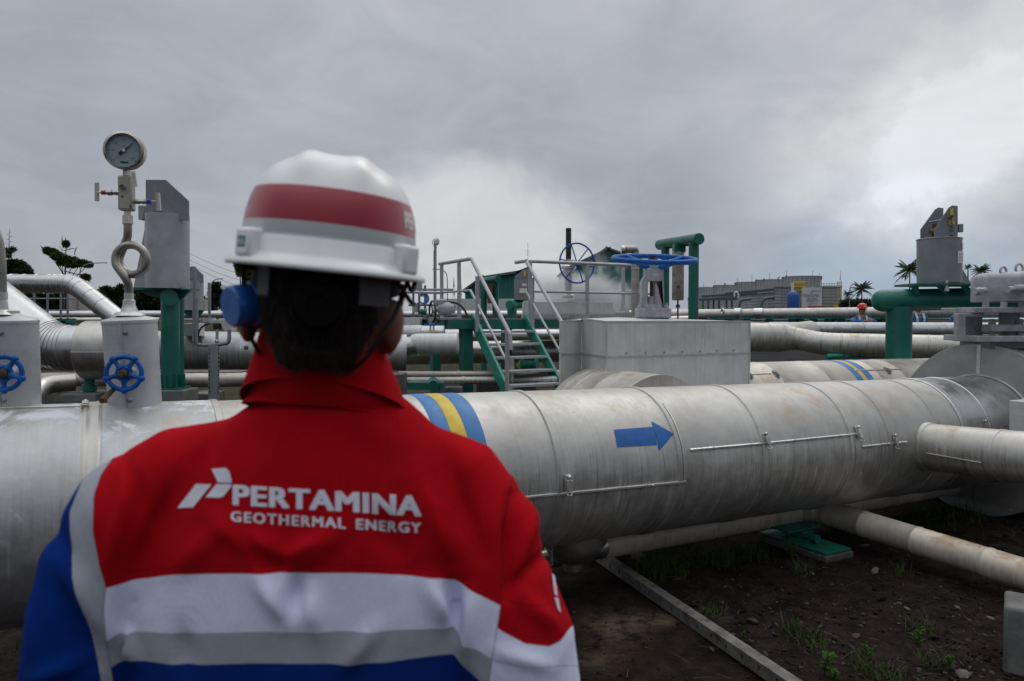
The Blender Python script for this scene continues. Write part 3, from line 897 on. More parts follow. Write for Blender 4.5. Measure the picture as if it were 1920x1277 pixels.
# slotted rail on the ground
r0, r1 = V((P(1108, 1040, 4.75).x, 4.75, .05)), None
g0, g1 = vis_ground(1112, 1048), vis_ground(1462, 1292)
rail = thing('slotted_rail', 'weathered galvanised slotted channel lying across the dark soil', 'metal rail', (g0 + g1) / 2)
rdv = (g1 - g0).normalized(); g0 = g0 - rdv * .55; g1 = g1 + rdv * .7
ga, gb = g0 + V((0, 0, .052)), g1 + V((0, 0, .048)); sd_ = rdv.cross(UP)
mb = MB().beam(ga + V((0, 0, .028)), gb + V((0, 0, .028)), .062, .004)
LL = (gb - ga).length
for sgn in (-1, 1):
    o = sd_ * .029 * sgn
    mb.beam(ga + o + V((0, 0, .02)), gb + o + V((0, 0, .02)), .004, .014); mb.beam(ga + o - V((0, 0, .02)), gb + o - V((0, 0, .02)), .004, .020)
    s_ = .02
    while s_ < LL - .06:
        mb.beam(ga + o + rdv * s_, ga + o + rdv * (s_ + .105), .004, .028); s_ += .12
mb.build('channel', paint('dirty_galvanised', (.16, .15, .14), .7, .3, .3, 5, .2, dirt=(.055, .045, .038), dirt_amt=.7), rail)
for (x0, y0, x1, y1) in ((1120, 1054, 1148, 1048), ):
    q = vis_ground(1133, 1052) + V((0, 0, .088)); MB().beam(q - sd_ * .12, q + sd_ * .14, .045, .012).build('cross_piece', galv_d, rail, bevel=.002)
MB().beam(vis_ground(1172, 1028) + V((0, 0, .03)), vis_ground(1205, 1058) + V((0, 0, .03)), .05, .05).build('timber_batten', paint('old_timber', (.06, .052, .04), .9, 0, .3, 10, .4), None, label='short weathered batten lying on the soil behind the rail', cat='batten', bevel=.004)
# concrete block bottom right
q = vis_ground(1880, 1262)
qr = V((q.x, q.y, 0)).normalized(); qs = qr.cross(UP)
cb = MB().box(V((q.x, q.y, .15)) + qr * .125 + qs * .25 - UP * .0, (.5, .25, .31), (qs, qr, UP))
cb.build('concrete_block', concrete, label='rough grey concrete block at the bottom right corner of the picture', cat='concrete block', bevel=.015)
# ================================================================ nozzle stacks on the big pipe and the gauge
def lp(pts, Y, dy=None): return [P(x, y, Y if dy is None else Y + dy[i]) for i, (x, y) in enumerate(pts)]
def handwheel(parent, c, nrm, Rr, rt, spokes, mat, knob=0.0, roll=0.0, hub=.28, dish=0.0, sp_r=None, flat=1.0):
    """wheel in the plane square to nrm"""
    nrm = nrm.normalized(); u = UP - nrm * UP.dot(nrm)
    if u.length < .1: u = V((1, 0, 0)) - nrm * nrm.x
    u.normalize(); v = nrm.cross(u)
    MB().torus(c, nrm, Rr, rt, 48, 10).build('rim', mat, parent)
    hubc = c - nrm * dish
    mb = MB(); 
    for k in range(spokes):
        a = roll + 6.28318 * k / spokes; d = u * math.cos(a) + v * math.sin(a)
        MB().sweep([hubc + d * Rr * hub * .6, hubc.lerp(c, .5) + d * Rr * .6, c + d * Rr * .99], [(sp_r or rt) * 1.15, (sp_r or rt) * .85, (sp_r or rt) * .95], 8).build('spoke', mat, parent)
        if knob: mb.ball(c + d * (Rr + rt * .5), knob, 10, 7)
    mb.lathe(hubc - nrm * rt * 1.4, nrm, [(Rr * hub * .8, 0), (Rr * hub, rt * .5), (Rr * hub, rt * 2.0), (Rr * hub * .7, rt * 2.5), (Rr * hub * .3, rt * 2.6)], 24)
    mb.build('hub', mat, parent)
def stack(pxt, pxb, Yb, label, rw=47):
    top = P(pxt, 597, Yb); bot = P(pxb, 760, Yb + .01); r = S(rw, Yb)
    th = thing('insulated_nozzle', label, 'nozzle', bot)
    ax = (top - bot).normalized(); Lx = (top - bot).length
    MB().lathe(bot - ax * .12, ax, [(r * .97, 0), (r * .97, .12), (r, Lx + .1), (r * 1.025, Lx + .1), (r * 1.025, Lx + .112), (r * .97, Lx + .118), (r * .5, Lx + .13), (r * .36, Lx + .14), (r * .36, Lx + .15), (r * .22, Lx + .152)], 48).build('jacket', alu_stack, th)
    view = V((0, -1, 0))
    sd_ = V((.12, -1, 0)).normalized()
    MB().beam(bot + sd_ * (r + .0005) - UP * .02, bot + ax * (Lx * .97) + sd_ * (r + .001), .012, .003, up=sd_).build('lap_seam', steel_l, th)
    sc = MB()
    for f in (.09, .60, .84):
        c = bot + ax * (Lx * f) + V((.30, -1, 0)).normalized() * r; sc.ball(c, .009, 8, 6); sc.torus(c, V((.2, -1, 0)), .008, .003, 12, 5)
    sc.build('screws', galv_d, th)
    # handwheel standing in front, tilted to the left a little
    hc = P(pxt - 10.5, 700, Yb - r - .075); nr = V((.16, -1, .03)).normalized()
    hw = MB().torus(hc, nr, S(31, Yb - .18), .0095, 44, 10); R0 = S(31, Yb - .18)
    hwo = hw.build('handwheel', blue, th)
    ORG[hwo.name] = ORG[th.name]
    u = (UP - nr * UP.dot(nr)).normalized(); v = nr.cross(u)
    mb = MB()
    for k in range(5):
        a = R(180 + 72 * k); d = u * math.cos(a) + v * math.sin(a)
        mb.sweep([hc + d * R0 * .35, hc + d * R0 * .7, hc + d * R0], [.015, .0085, .0115], 8)
        mb.ball(hc + d * (R0 + .004), .0135, 10, 7)
    mb.build('spokes', blue, hwo)
    MB().lathe(hc - nr * .012, nr, [(R0 * .44, 0), (R0 * .51, .006), (R0 * .51, .014), (R0 * .44, .018)], 30).build('hub', blue, hwo)
    MB().cyl(hc - nr * .09, hc + nr * .035, .010).lathe(hc + nr * .008, nr, [(.019, 0), (.019, .012), (.012, .014)], 6).build('stem_nut', rust, hwo)
    mb = MB().lathe(hc - nr * (.085), nr, [(.024, 0), (.024, .012), (.014, .02), (.014, .065)], 20)
    mb.build('bonnet', greym, th, sharp=20)
    return th, top, r
n1_, top1, r1_ = stack(243, 254, 3.17, 'short matt insulated nozzle with a five spoke blue handwheel, carrying the dial gauge')
n2_, top2, r2_ = stack(18, 25, 3.02, 'short matt insulated nozzle cut off by the left edge, its blue handwheel half visible', 47)
MB().sweep([P(191, 752, 2.92), P(203, 740, 2.97), P(215, 728, 3.0)], [.012, .011, .009], 8).build('rusty_lever', rust, n1_)
# --- gauge
Y = 3.16
g = thing('pressure_gauge', 'round steel dial gauge on a looped siphon tube with two T handled valves', 'gauge', P(242, 590, Y))
gc = P(232, 282, Y - .04); gn = V((.16, -1, -.28)).normalized() * 1.0
gn = V((.20, -1, -.08)).normalized()
gr = S(34.5, Y - .04)
MB().lathe(gc - gn * .03, gn, [(gr * .96, -.025), (gr, -.018), (gr, .018), (gr * 1.03, .020), (gr * 1.03, .034), (gr * .90, .040), (gr * .87, .033), (gr * .86, .022)], 56).build('case', steel, g)
dial = MB().lathe(gc - gn * .010, gn, [(gr * .88, 0), (gr * .88, .004)], 48).build('dial', glass_dial, g)
u = (UP - gn * UP.dot(gn)).normalized(); vv = u.cross(gn) * -1
if vv.x < 0: vv = -vv
dc = gc - gn * .0045
mb = MB()
for k in range(61):
    a = R(-135 + 270 * k / 60.0); d = u * math.cos(a) + vv * math.sin(a)
    big = k % 10 == 0
    mb.beam(dc + d * gr * (.70 if big else .76), dc + d * gr * .82, .0016 if big else .0008, .0006, up=gn)
for k, tx in enumerate(('0', '10', '20', '30', '40', '50', '60')):
    a = R(-135 + 45 * k); d = u * math.cos(a) + vv * math.sin(a)
    add_text(mb, tx, .009, dc + d * gr * .56 - u * .003, vv, u)
add_text(mb, 'bar', .007, dc + u * gr * .22, vv, u)
mb.beam(dc - u * gr * .62 - vv * gr * .2, dc - u * gr * .62 + vv * gr * .2, .006, .0006, up=gn)
mb.build('markings', black_g, dial, smooth=False)
a = R(52); d = u * math.cos(a) + vv * math.sin(a)
MB().prism([dc + gn * .003 - d * gr * .30 + d.cross(gn) * .006, dc + gn * .003 - d * gr * .30 - d.cross(gn) * .006, dc + gn * .003 + d * gr * .70], gn * .001).ball(dc + gn * .004 - d * gr * .24, .006, 10, 6).build('pointer', black_g, g)
MB().lathe(dc + gn * .004, gn, [(.006, 0), (.006, .004), (.003, .005)], 14).build('pointer_hub', white, g)
MB().lathe(P(237, 330, Y), UP, [(.016, 0), (.016, .02), (.013, .022), (.013, .045)], 6).build('socket', steel, g, sharp=20)
# valve block
bc = P(237.5, 363, Y); bx_ = V((1, .15, 0)).normalized(); by_ = UP.cross(bx_)
MB().box(bc, (S(25, Y), .05, S(64, Y)), (bx_, by_, UP)).build('valve_block', paint('satin_block', (.40, .375, .33), .5, .6, .12, 12, .05), g, bevel=.007)
mb = MB()
for q in ((229, 368), (244, 386)): mb.ball(P(q[0], q[1], Y - .027), .0045, 8, 6)
mb.build('ports', black_g, g)
MB().cyl(P(229, 349, Y - .02), P(228, 350, Y - .045), .010).build('plug', steel, g)
def tee(side, y, ybar):
    x0 = 225 if side < 0 else 250
    sg = side
    ps = lambda x: P(x, y, Y - .005 + sg * .012)
    if side < 0: seq = [(225, .012), (217, .012), (216.9, .0095), (211, .0095), (210.9, .0125), (203, .0125), (202.9, .008), (199, .008)]
    else: seq = [(250, .0105), (264, .0105), (264.1, .008), (267, .008), (267.1, .0115), (273, .0115), (273.1, .008), (277, .008)]
    st = MB().sweep([ps(a) for a, b in seq], [b for a, b in seq], 8).build('valve_stem', steel, g, sharp=25)
    x1, x2 = (199, 191) if side < 0 else (276, 283)
    MB().cyl(ps(x1), ps(x2), .0095).build('collar_ring', red_p if side < 0 else paint('blue_ring', (.02, .06, .35), .5, 0, .1), g)
    xb = 182 if side < 0 else 296.5
    MB().cyl(ps(x2), ps(xb), .004).build('spindle', steel, g)
    dx = 0 if side < 0 else 3
    a_, b_ = P(xb - dx * .3, ybar - 17, Y), P(xb + dx * .6, ybar + 17, Y)
    MB().cyl(a_, b_, .0095).build('handle_bar', steel, g)
tee(-1, 361, 360); tee(1, 378, 379)
MB().lathe(P(239.5, 421, Y), UP, [(.016, 0), (.023, .003), (.023, .036), (.018, .038), (.015, .040), (.015, .055)], 6).build('hex_nut', steel_l, g, sharp=20)
# siphon
k = S(1, Y); ctr = P(247.5, 487, Y); ru = S(27.5, Y)
pts = [P(239.5, 418, Y), P(240, 432, Y), P(239, 446, Y + .008), P(233, 459, Y + .014)]
for q in range(0, 29):
    a = R(180 - 32 + q * (360 + 62) / 28.0)          # left, down, round and back to the left
    off = .016 - .034 * q / 28
    pts.append(ctr + V((math.cos(a) * ru, off, -math.sin(a) * ru * -1 if False else math.sin(a) * ru)))
pts += [P(234, 519, Y - .018), P(240, 530, Y - .012), P(242, 545, Y), P(242.5, 580, Y)]
def smooth_path(p, it=2):
    for _ in range(it):
        q = [p[0]]
        for i in range(len(p) - 1): q += [p[i].lerp(p[i + 1], .25), p[i].lerp(p[i + 1], .75)]
        q.append(p[-1]); p = q
    return p
tube_m = paint('siphon_steel', (.33, .31, .285), .42, .85, .25, 10, .08, dirt=(.2, .17, .14), dirt_amt=.3)
MB().sweep(smooth_path(pts, 2), S(7.4, Y), 16).build('siphon_tube', tube_m, g)
MB().lathe(P(242.5, 592, Y), UP, [(.062, 0), (.055, .012), (.034, .018), (.03, .03), (.024, .045), (.024, .065), (.019, .068), (.0185, .095)], 28).build('weld_socket', steel_l, g)
tg_ = paint('tag_plate', (.62, .60, .56), .4, .3, .1, 8)
o_ = P(243, 321, Y - .03); tgx = (P(257, 322, Y - .05) - P(244, 322, Y - .03)).normalized(); tgy = (P(249, 350, Y - .035) - P(245, 322, Y - .03)).normalized()
mb = MB().prism([o_ + tgx * .004, o_ + tgx * .034, o_ + tgx * .034 + tgy * .066, o_ + tgx * .004 + tgy * .066], tgx.cross(tgy) * .002)
mb.build('paper_tag', tg_, g)
mb = MB()
add_text(mb, 'MPZ-101', .012, o_ + tgx * .015 + tgy * .034 + tgx.cross(tgy) * (-.0015), -tgy * -1, tgx, align='CENTER')
mb.build('tag_text', black_g, g, smooth=False)
# --- tube of the second gauge at the left edge
g2 = thing('siphon_tube', 'plain steel siphon tube rising from the nozzle at the left edge', 'tube', P(4, 585, 3.0))
MB().sweep(smooth_path([P(-70, 400, 3.0), P(-32, 408, 3.0), P(-8, 430, 3.0), P(3, 470, 3.0), P(5, 560, 3.0)], 2), S(7.5, 3), 16).build('tube', tube_m, g2)
MB().lathe(P(4, 590, 3.0), UP, [(.05, 0), (.022, .02), (.02, .05), (.0185, .06), (.021, .062), (.021, .09)], 20).build('weld_socket', steel_l, g2)

# ================================================================ spring support cans
def can_left(sc, px, Y, label, y0=545):
    """galvanised spring can on a green bracket; reference outline measured at the left one"""
    def q(x, y, dy=0): return P(px + (x - 313) * sc, y0 + (y - 545) * sc, Y + dy)
    base = q(320, 545); k = S(sc, Y)
    th = thing('spring_support', label, 'spring support', q(320, 728) if sc == 1 else base, 'galvanised spring supports on green brackets')
    ax1 = V((1, 0, 0)); c = q(316, 541); h1 = k * 137
    # flared body
    MB().lathe(q(314, 541), q(314, 404) - q(314, 541), [(k * 38.5, 0), (k * 38.5, h1)], 40).build('can', galv_l, th)
    MB().prism([q(250, 541, -.0), q(288, 541, -.0), q(288, 404, -.0), q(276, 404)], V((0, k * 5, 0))).build('side_fin', galv_l, th)
    for dy in (-k * 22, k * 24):
        MB().prism([q(273, 408, dy), q(273, 337, dy), q(311, 337, dy), q(353, 376, dy), q(353, 413, dy)], V((0, k * 5, 0))).build('lug_plate', galv_d, th, bevel=.002)
    MB().cyl(q(283, 385, -k * 18), q(283, 345, -k * 18), k * 3).build('rod', rust, th)
    MB().box(q(270, 400), (k * 10, k * 24, k * 26)).build('bracket', greym, th, bevel=.003)
    MB().box(q(292, 398.5, -k * 27.5), (k * 8, .001, k * 7)).build('sticker', paint('red_sticker', (.35, .05, .04), .5), th)
    MB().cyl(q(302, 398, -k * 22), q(302, 398, -k * 26), k * 2.6).build('bolt', black_g, th)
    MB().box(q(304, 542.5, k * 20), (k * 108, k * 80, k * 4)).build('seat_plate', green, th)
    return th, q, k
th, q, k = can_left(1.0, 313, 6.6, 'tall galvanised spring can with sloped top behind the dial gauge, on a green post')
MB().prism([q(252, 544, k * 4), q(357, 544, k * 4), q(336, 566, k * 4), q(285, 556, k * 4)], V((0, k * 6, 0))).build('gusset', green, th)
MB().prism([q(262, 544, k * 44), q(350, 544, k * 44), q(330, 562, k * 44), q(285, 556, k * 44)], V((0, k * 6, 0))).build('gusset', green, th)
MB().cyl(q(317, 558, -k * 24), q(317, 558, k * 150), k * 15.5, seg=32).build('cross_arm', green, th)
MB().cyl(q(319.5, 722), q(319.5, 558), k * 16.5, seg=32).build('post', green, th)
MB().cyl(q(333, 722, k * 60), q(333, 560, k * 60), k * 12, seg=24).build('post', green, th)
mb = MB()
for a in range(8):
    d = V((math.cos(a * .785), math.sin(a * .785), 0)); c = q(321, 714) + d * k * 20; mb.box(c, (k * 12, k * 2, k * 24), (d, UP.cross(d), UP))
mb.box(q(322, 727), (k * 52, k * 52, k * 3)); mb.build('base_plate', green, th)
b_ = q(325, 729); MB().box(V((b_.x + k * 4, b_.y, b_.z / 2)), (k * 60, k * 66, b_.z)).build('pedestal', concrete, label='concrete pedestal under the tall green post', cat='pedestal', bevel=.01)
# far cans
th3, q3, k3 = can_left(.40, 365, 12, 'far galvanised spring can seen just right of the tall one', 583)
MB().cyl(q3(320, 560), q3(320, 690), k3 * 14).build('post', green, th3)
MB().prism([q3(252, 544, 0), q3(357, 544, 0), q3(330, 575, 0), q3(285, 575, 0)], V((0, k3 * 6, 0))).build('gusset', green, th3)

# ================================================================ middle distance piping, left side
Ym = 7.2
def hp(x, y, Y=Ym): return P(x, y, Y)
el = thing('elbow_pipe', 'thick segmented elbow pipe coming down from the upper left into a wide sleeve', 'pipe', hp(160, 715))
pts = fillet([hp(-900, -135, 9.6), hp(-170, 438, 7.6), hp(101, 652, 7.2), hp(168, 653, 7.2)], [.1, .45], 7)
L = plen(pts)
bb = []
acc = 0
for i in range(1, len(pts) - 1):
    acc += (pts[i] - pts[i - 1]).length; bb.append(acc)
pipe_mb(pts, S(42, Ym), bb + [3.0, 3.8, 4.4], 48, bw=.012, bh=.006).build('jacket', alu_new, el)
MB().lathe(hp(164, 657), V((1, 0, 0)), [(S(42, Ym), -.006), (S(54.5, Ym), 0), (S(55.5, Ym), .006), (S(55.5, Ym), S(85, Ym)), (S(37, Ym), S(87, Ym))], 56).build('sleeve', alu_warm, el)
MB().sweep([hp(165, 658, Ym) - V((0, S(56, Ym), 0)), hp(245, 658, Ym) - V((0, S(56, Ym), 0))], .004, 6).build('seam', steel_l, el)
MB().cyl(hp(168, 735), hp(168, 700), S(9, Ym)).lathe(hp(168, 733), UP, [(S(13, Ym), 0), (S(13, Ym), S(12, Ym)), (S(9, Ym), S(13, Ym))], 24).build('green_foot', green, el)
q_ = hp(170, 735); MB().box(V((q_.x, q_.y, q_.z / 2)), (.34, .45, q_.z)).build('pedestal', concrete, label='low concrete pedestal under the wide pipe sleeve', cat='pedestal', bevel=.01)
mid = thing('insulated_pipe', 'medium grey pipe running level behind the man and the spring can', 'pipe', hp(400, 692))
pipe_mb([hp(225, 655), hp(762, 661, 7.6)], S(36, Ym), [.28, .6, 1.03, 1.45, 1.85, 2.3], 48, bw=.015).build('jacket', alu_patch, mid)
MB().box(hp(359, 618, 7.1), (.17, .2, .12)).build('junction_cover', alu_box, mid, bevel=.004)
MB().lathe(hp(462, 652, 6.98), V((.2, -1, 0)), [(.02, 0), (.02, .03), (.012, .032), (.012, .06)], 12).build('small_valve', rust, mid)
MB().box(hp(272, 619, 7.2), (.06, .05, .05)).build('lug', galv_d, mid)
up_ = thing('overhead_pipe', 'bright pipe running level above the elbow and bending down to the right', 'pipe', hp(120, 550, 9))
pts = fillet([hp(-60, 531, 9.2), hp(138, 532.5, 9), hp(238, 612, 8.8)], .33, 7); L = plen(pts)
pipe_mb(pts, S(17.5, 9), [x for x in (.18, .42, .60, .78, .95, 1.12, 1.20, 1.28, 1.36, 1.44, 1.52, 1.7, 1.9)], 36, bw=.012, bh=.004).build('jacket', alu_new, up_)
# far rack pipes left
def rack(pts, r, label, mat=alu, step=2.0, name='rack_pipe', group=None):
    L = plen([V(p) for p in pts]); mb = pipe_mb([V(p) for p in pts], r, [step * (k + .5) for k in range(int(L / step))], 24, bw=.03, bh=.006)
    return mb.build(name, mat, label=label, cat='pipe', group=group)
rack([P(-80, 590, 20), P(1010, 590, 20)], S(7.5, 20), 'long silver pipe far back at the left, just above its darker neighbour', alu_new)
rack([P(-80, 601, 19), P(300, 600, 19)], S(5, 19), 'dark thin pipe far back at the left, under the long silver one', alu_warm)
rack([P(-20, 712, 8.6), P(470, 712, 8.6)], S(12.5, 8.6), 'low pipe near the ground behind the elbow sleeve', alu_rust, 1.1)
el2 = thing('elbow_pipe', 'low segmented elbow lying behind the left nozzle', 'pipe', P(80, 740, 7.9))
pipe_mb(fillet([P(40, 770, 7.4), P(76, 722, 7.9), P(140, 716, 8.1)], .2, 5), S(17, 8), [.3], 28).build('jacket', alu_warm, el2)
rack([P(355, 707, 9.0), P(1080, 700, 9.4)], S(7, 9), 'upper of two thin low pipes near the ground in the middle distance', alu_rust, 1.3)
rack([P(352, 719, 8.8), P(1100, 711, 9.2)], S(7.5, 8.8), 'lower of two thin low pipes near the ground in the middle distance', alu, 1.3)
lowb = MB()
for (xa, xb, yy, Y_) in ((270, 460, 700, 9.5),):
    lowb.box(P((xa + xb) / 2, yy, Y_), (S(xb - xa, Y_), .3, .06))
lowb.build('concrete_sleeper', concrete, label='long pale concrete sleeper behind the green post', cat='sleeper')
rack([P(60, 687, 10), P(260, 690, 10)], S(7, 10), 'short thin pipe under the elbow beside the left nozzle', alu_warm, .9)
for i, (px, py, Y_, w_, h_, lab) in enumerate(((104, 700, 9.4, .42, .35, 'grey concrete footing left of the wide sleeve'), (388, 735, 8.3, .25, .3, 'grey concrete footing right of the green post'),
                                           (595, 722, 9.5, .4, .3, 'grey concrete footing hidden partly by the man'))):
    b = P(px, py, Y_); MB().box(V((b.x, b.y, b.z / 2)), (w_, .4, b.z)).build('footing', concrete, label=lab, cat='footing', bevel=.01)
# transmitter stand
Yt = 6.2
ts = thing('transmitter_stand', 'grey instrument stand with a pale transmitter box left of the man', 'instrument', P(400, 745, Yt))
MB().beam(P(401, 760, Yt), P(401, 648, Yt), .075, .05, up=V((0, 1, 0))).build('post', galv, ts, bevel=.003)
mb = MB()
for y in range(655, 740, 8):
    mb.box(P(392.2, y, Yt - .03), (.006, .006, .018)); mb.box(P(409.8, y, Yt - .03), (.006, .006, .018))
mb.build('slots', black_g, ts)
MB().sweep(smooth_path([P(368, 560, Yt), P(369, 640, Yt), P(372, 648, Yt), P(424, 645, Yt), P(430, 640, Yt), P(430, 618, Yt)], 1), S(3.6, Yt), 10).build('pipe_frame', galv, ts)
MB().sweep([P(364, 500, Yt), P(365, 540, Yt), P(364, 640, Yt + .02)], S(3.5, Yt), 10).build('tube', galv, ts)
MB().prism([P(388, 600, Yt), P(435, 599, Yt), P(434, 622, Yt), P(420, 621, Yt), P(413, 606, Yt), P(389, 607, Yt)], V((0, .12, 0))).build('transmitter', beige, ts, bevel=.004)
MB().box(P(408, 612, Yt + .03), (.05, .07, .05)).build('cover', black, ts, bevel=.004)
MB().cyl(P(407, 618, Yt), P(407, 640, Yt), .012).ball(P(407, 640, Yt), .018, 10, 8).build('sensor', steel, ts)
MB().sweep(smooth_path([P(392, 607, Yt), P(378, 612, Yt), P(370, 628, Yt), P(378, 644, Yt)], 2), .008, 8).build('cable', black, ts)
MB().cyl(P(391, 596, Yt + .05), P(391, 604, Yt + .05), .06).build('housing', greyl, ts)
dg_ = thing('small_gauge', 'small round dial beside the blue cup, far behind', 'gauge', P(421, 590, 9))
MB().lathe(P(421, 539, 9), V((-.1, -1, 0)), [(S(5.5, 9), 0), (S(5.5, 9), .03), (S(4.6, 9), .034)], 24).build('case', steel_l, dg_)
MB().cyl(P(421, 545, 9), P(421, 600, 9), .012).build('stem', steel, dg_)
MB().lathe(P(421, 539, 8.962), V((-.1, -1, 0)), [(S(4.4, 9), 0), (S(4.3, 9), .002)], 20).build('dial', white, dg_)
pp = thing('standpipe', 'slim grey standpipe with a small valve left of the instrument stand', 'pipe', P(394, 600, 9.5))
MB().cyl(P(392, 530, 9.5), P(393, 600, 9.5), S(2.6, 9.5)).build('tube', galv, pp)
MB().box(P(388, 572, 9.5), (.05, .05, .13)).sweep([P(378, 566, 9.5), P(386, 560, 9.5), P(392, 575, 9.5)], .012, 6).build('fitting', steel, pp)
# steel frame far left behind elbow
fr = thing('railing', 'thin grey railing and frame between the elbow and the overhead pipe', 'railing', P(110, 600, 15))
mb = MB()
for x in (64, 89, 114, 127): mb.cyl(P(x, 600, 15), P(x, 548, 15), .022, seg=8)
mb.build('posts', galv, fr)
mb = MB()
for y in (560, 582): mb.cyl(P(40, y, 15), P(140, y, 15), .013, seg=8)
mb.build('rails', galv, fr)
cs = thing('concrete_post', 'pair of pale concrete columns beyond the overhead pipe', 'column', P(145, 600, 26))
for x in (139, 160): MB().lathe(P(x, 603, 26), UP, [(S(9, 26), 0), (S(9, 26), S(52, 26)), (S(7, 26), S(55, 26))], 20).build('column', paint('pale_concrete', (.34, .33, .31), .9, 0, .2, 1, .1), cs)
gb_ = thing('green_bracket', 'dark green bracket beam behind the elbow', 'bracket', P(120, 610, 10))
MB().box(P(118, 601, 10), (S(34, 10), .2, S(8, 10))).build('beam', green, gb_); MB().box(P(126, 612, 10), (S(10, 10), .2, S(20, 10))).build('stub', green, gb_)
# ================================================================ platform and stair (built on the plant grid A/B)
st0 = V((-.489, 9.5, 0)); PZ = 1.56; W_ = .756
pf = thing('stair_platform', 'green steel platform with a short stair and grey tubular handrails in the middle', 'platform', st0)
sdir = V((B.x, B.y, 0)) * 1.69; 
def sp3(w_, f, dz=0, off=0): # point on stair: w_ across, f down the flight (0 top .. 1 ground)
    return st0 + A * w_ + sdir * f + V((0, 0, PZ * (1 - f) + dz))
for w_ in (0, W_):
    MB().beam(sp3(w_, -.02), sp3(w_, .97), .035, .15, up=UP).build('stringer', green_b, pf)
for k in range(1, 10):
    f = k / 10; c0_, c1_ = sp3(.02, f, .02), sp3(W_ - .02, f, .02)
    MB().beam(c0_, c1_, .20, .03).build('tread', galv_r, pf, bevel=.003)
def pl(a_, b_, z=PZ): return st0 + A * a_ - B * b_ + V((0, 0, z))
MB().beam(pl(-.36, 0, PZ - .04), pl(2.9, 0, PZ - .04), .08, .11).build('edge_beam', green, pf)
MB().beam(pl(-.34, .05, PZ - .04), pl(-.34, 1.2, PZ - .04), .08, .11).build('edge_beam', green, pf)
MB().beam(pl(-.4, .55, PZ + .025), pl(2.9, .55, PZ + .025), 1.15, .02).build('grating', galv_d, pf)
for a_, b_, w_ in ((-.07, .08, .14), (-.34, .45, .11), (2.7, .1, .12), (2.7, 1.1, .12), (.95, .9, .12)):
    MB().box(pl(a_, b_, (PZ - .10) / 2), (w_, w_, PZ - .10), (A, B, UP)).build('column', green, pf, bevel=.004)
def rail_(pts, r=.024, nm='handrail', sm=0): MB().sweep(smooth_path(pts, sm) if sm else pts, r, 12).build(nm, galv_r, pf)
HZ = PZ + .79
# left rail: runs along the platform side, then down the flight
rail_(fillet([pl(-.02, 1.05, HZ), pl(-.02, 0.02, HZ), sp3(-.02, .60, .79), sp3(-.02, .615, .63)], [.04, .05], 4))
for b_ in (.98, .40): rail_([pl(-.02, b_, PZ), pl(-.02, b_, HZ)], .026, 'rail_post')
rail_([sp3(-.02, .09, 0), sp3(-.02, .09, .70)], .026, 'rail_post')
rail_([sp3(-.02, .56, 0), sp3(-.02, .56, .80)], .026, 'rail_post')
rail_([pl(-.02, 1.0, PZ + .39), pl(-.02, 0.05, PZ + .39), sp3(-.02, .56, .40)], .016, 'mid_rail')
# back rail, far left (goes behind the man)
rail_([pl(-.02, 1.05, PZ + .39), pl(-2.2, 1.05, PZ + .39)], .02, 'mid_rail')
# right rail
rail_(fillet([pl(3.0, .02, HZ), pl(W_ + .02, .02, HZ), sp3(W_ + .02, .62, .79)], [.05], 4))
rail_([pl(W_ + .02, .3, HZ), pl(W_ + .02, 0, HZ)], .024)
rail_([pl(3.0, .02, PZ + .39), pl(W_ + .1, .02, PZ + .39)], .016, 'mid_rail')
rail_([pl(W_ + .02, .02, PZ + .39), sp3(W_ + .02, .62, .40)], .016, 'mid_rail')
for a_ in (.84, 1.75, 2.75): rail_([pl(a_, .02, PZ), pl(a_, .02, HZ)], .027, 'rail_post')
rail_([sp3(W_ + .02, .09, 0), sp3(W_ + .02, .09, .70)], .027, 'rail_post')
# bolts on stringers
mb = MB()
for w_ in (0, W_):
    for f in (.09, .56): mb.box(sp3(w_, f, .085), (.06, .05, .02), (A, B, UP))
mb.build('foot_bolts', steel_l, pf)
# small separate railing behind
sr = thing('railing', 'short grey stub of railing behind the big blue handwheel', 'railing', P(1180, 600, 12))
MB().sweep([P(1160, 500, 12), P(1200, 497, 12)], .03, 10).build('top_rail', galv_r, sr)
MB().cyl(P(1168.5, 500, 12), P(1168.5, 588, 12), .03).build('post', galv_r, sr); MB().sweep([P(1160, 547, 12), P(1200, 545, 12)], .02, 8).build('mid_rail', galv_r, sr)

# ================================================================ gate valve with big horizontal handwheel on the box
Yv = 5.95
gv = thing('gate_valve', 'pale grey gate valve yoke with a wide flat blue handwheel standing on the valve box', 'valve', P(1222, 600, Yv))
k = S(1, Yv)
def gq(x, y, d=0): return P(x, y, Yv + d)
MB().box(gq(1224, 587), (k * 60, k * 50, k * 18)).build('flange', greyl, gv, bevel=.008)
mb = MB()
for x in (1199, 1214, 1236, 1250):
    for d in (-k * 24, k * 20): MB().lathe(gq(x, 582, d), UP, [(k * 4, 0), (k * 4, k * 9), (k * 2, k * 10), (k * 2, k * 14)], 6).build('flange_bolt', greyl, gv, sharp=20)
MB().lathe(gq(1222, 578), UP, [(k * 17, 0), (k * 15, k * 5), (k * 9, k * 8), (k * 9, k * 22)], 24).build('gland', greyl, gv)
for sg in (-1, 1):
    x0, x1 = (1203, 1213.5) if sg < 0 else (1228, 1246)
    MB().prism([gq(x0, 583, -k * 12), gq(x1, 583, -k * 12), gq(x1 - (1 if sg > 0 else -2), 528, -k * 12), gq(1212 if sg < 0 else 1231, 517, -k * 12), gq(1210 if sg < 0 else 1238, 517, -k * 12), gq(x0, 528, -k * 12)], V((0, k * 24, 0))).build('yoke_arm', greyl, gv, bevel=.006)
MB().box(gq(1225.5, 515), (k * 33, k * 26, k * 24)).build('yoke_bridge', greyl, gv, bevel=.012)
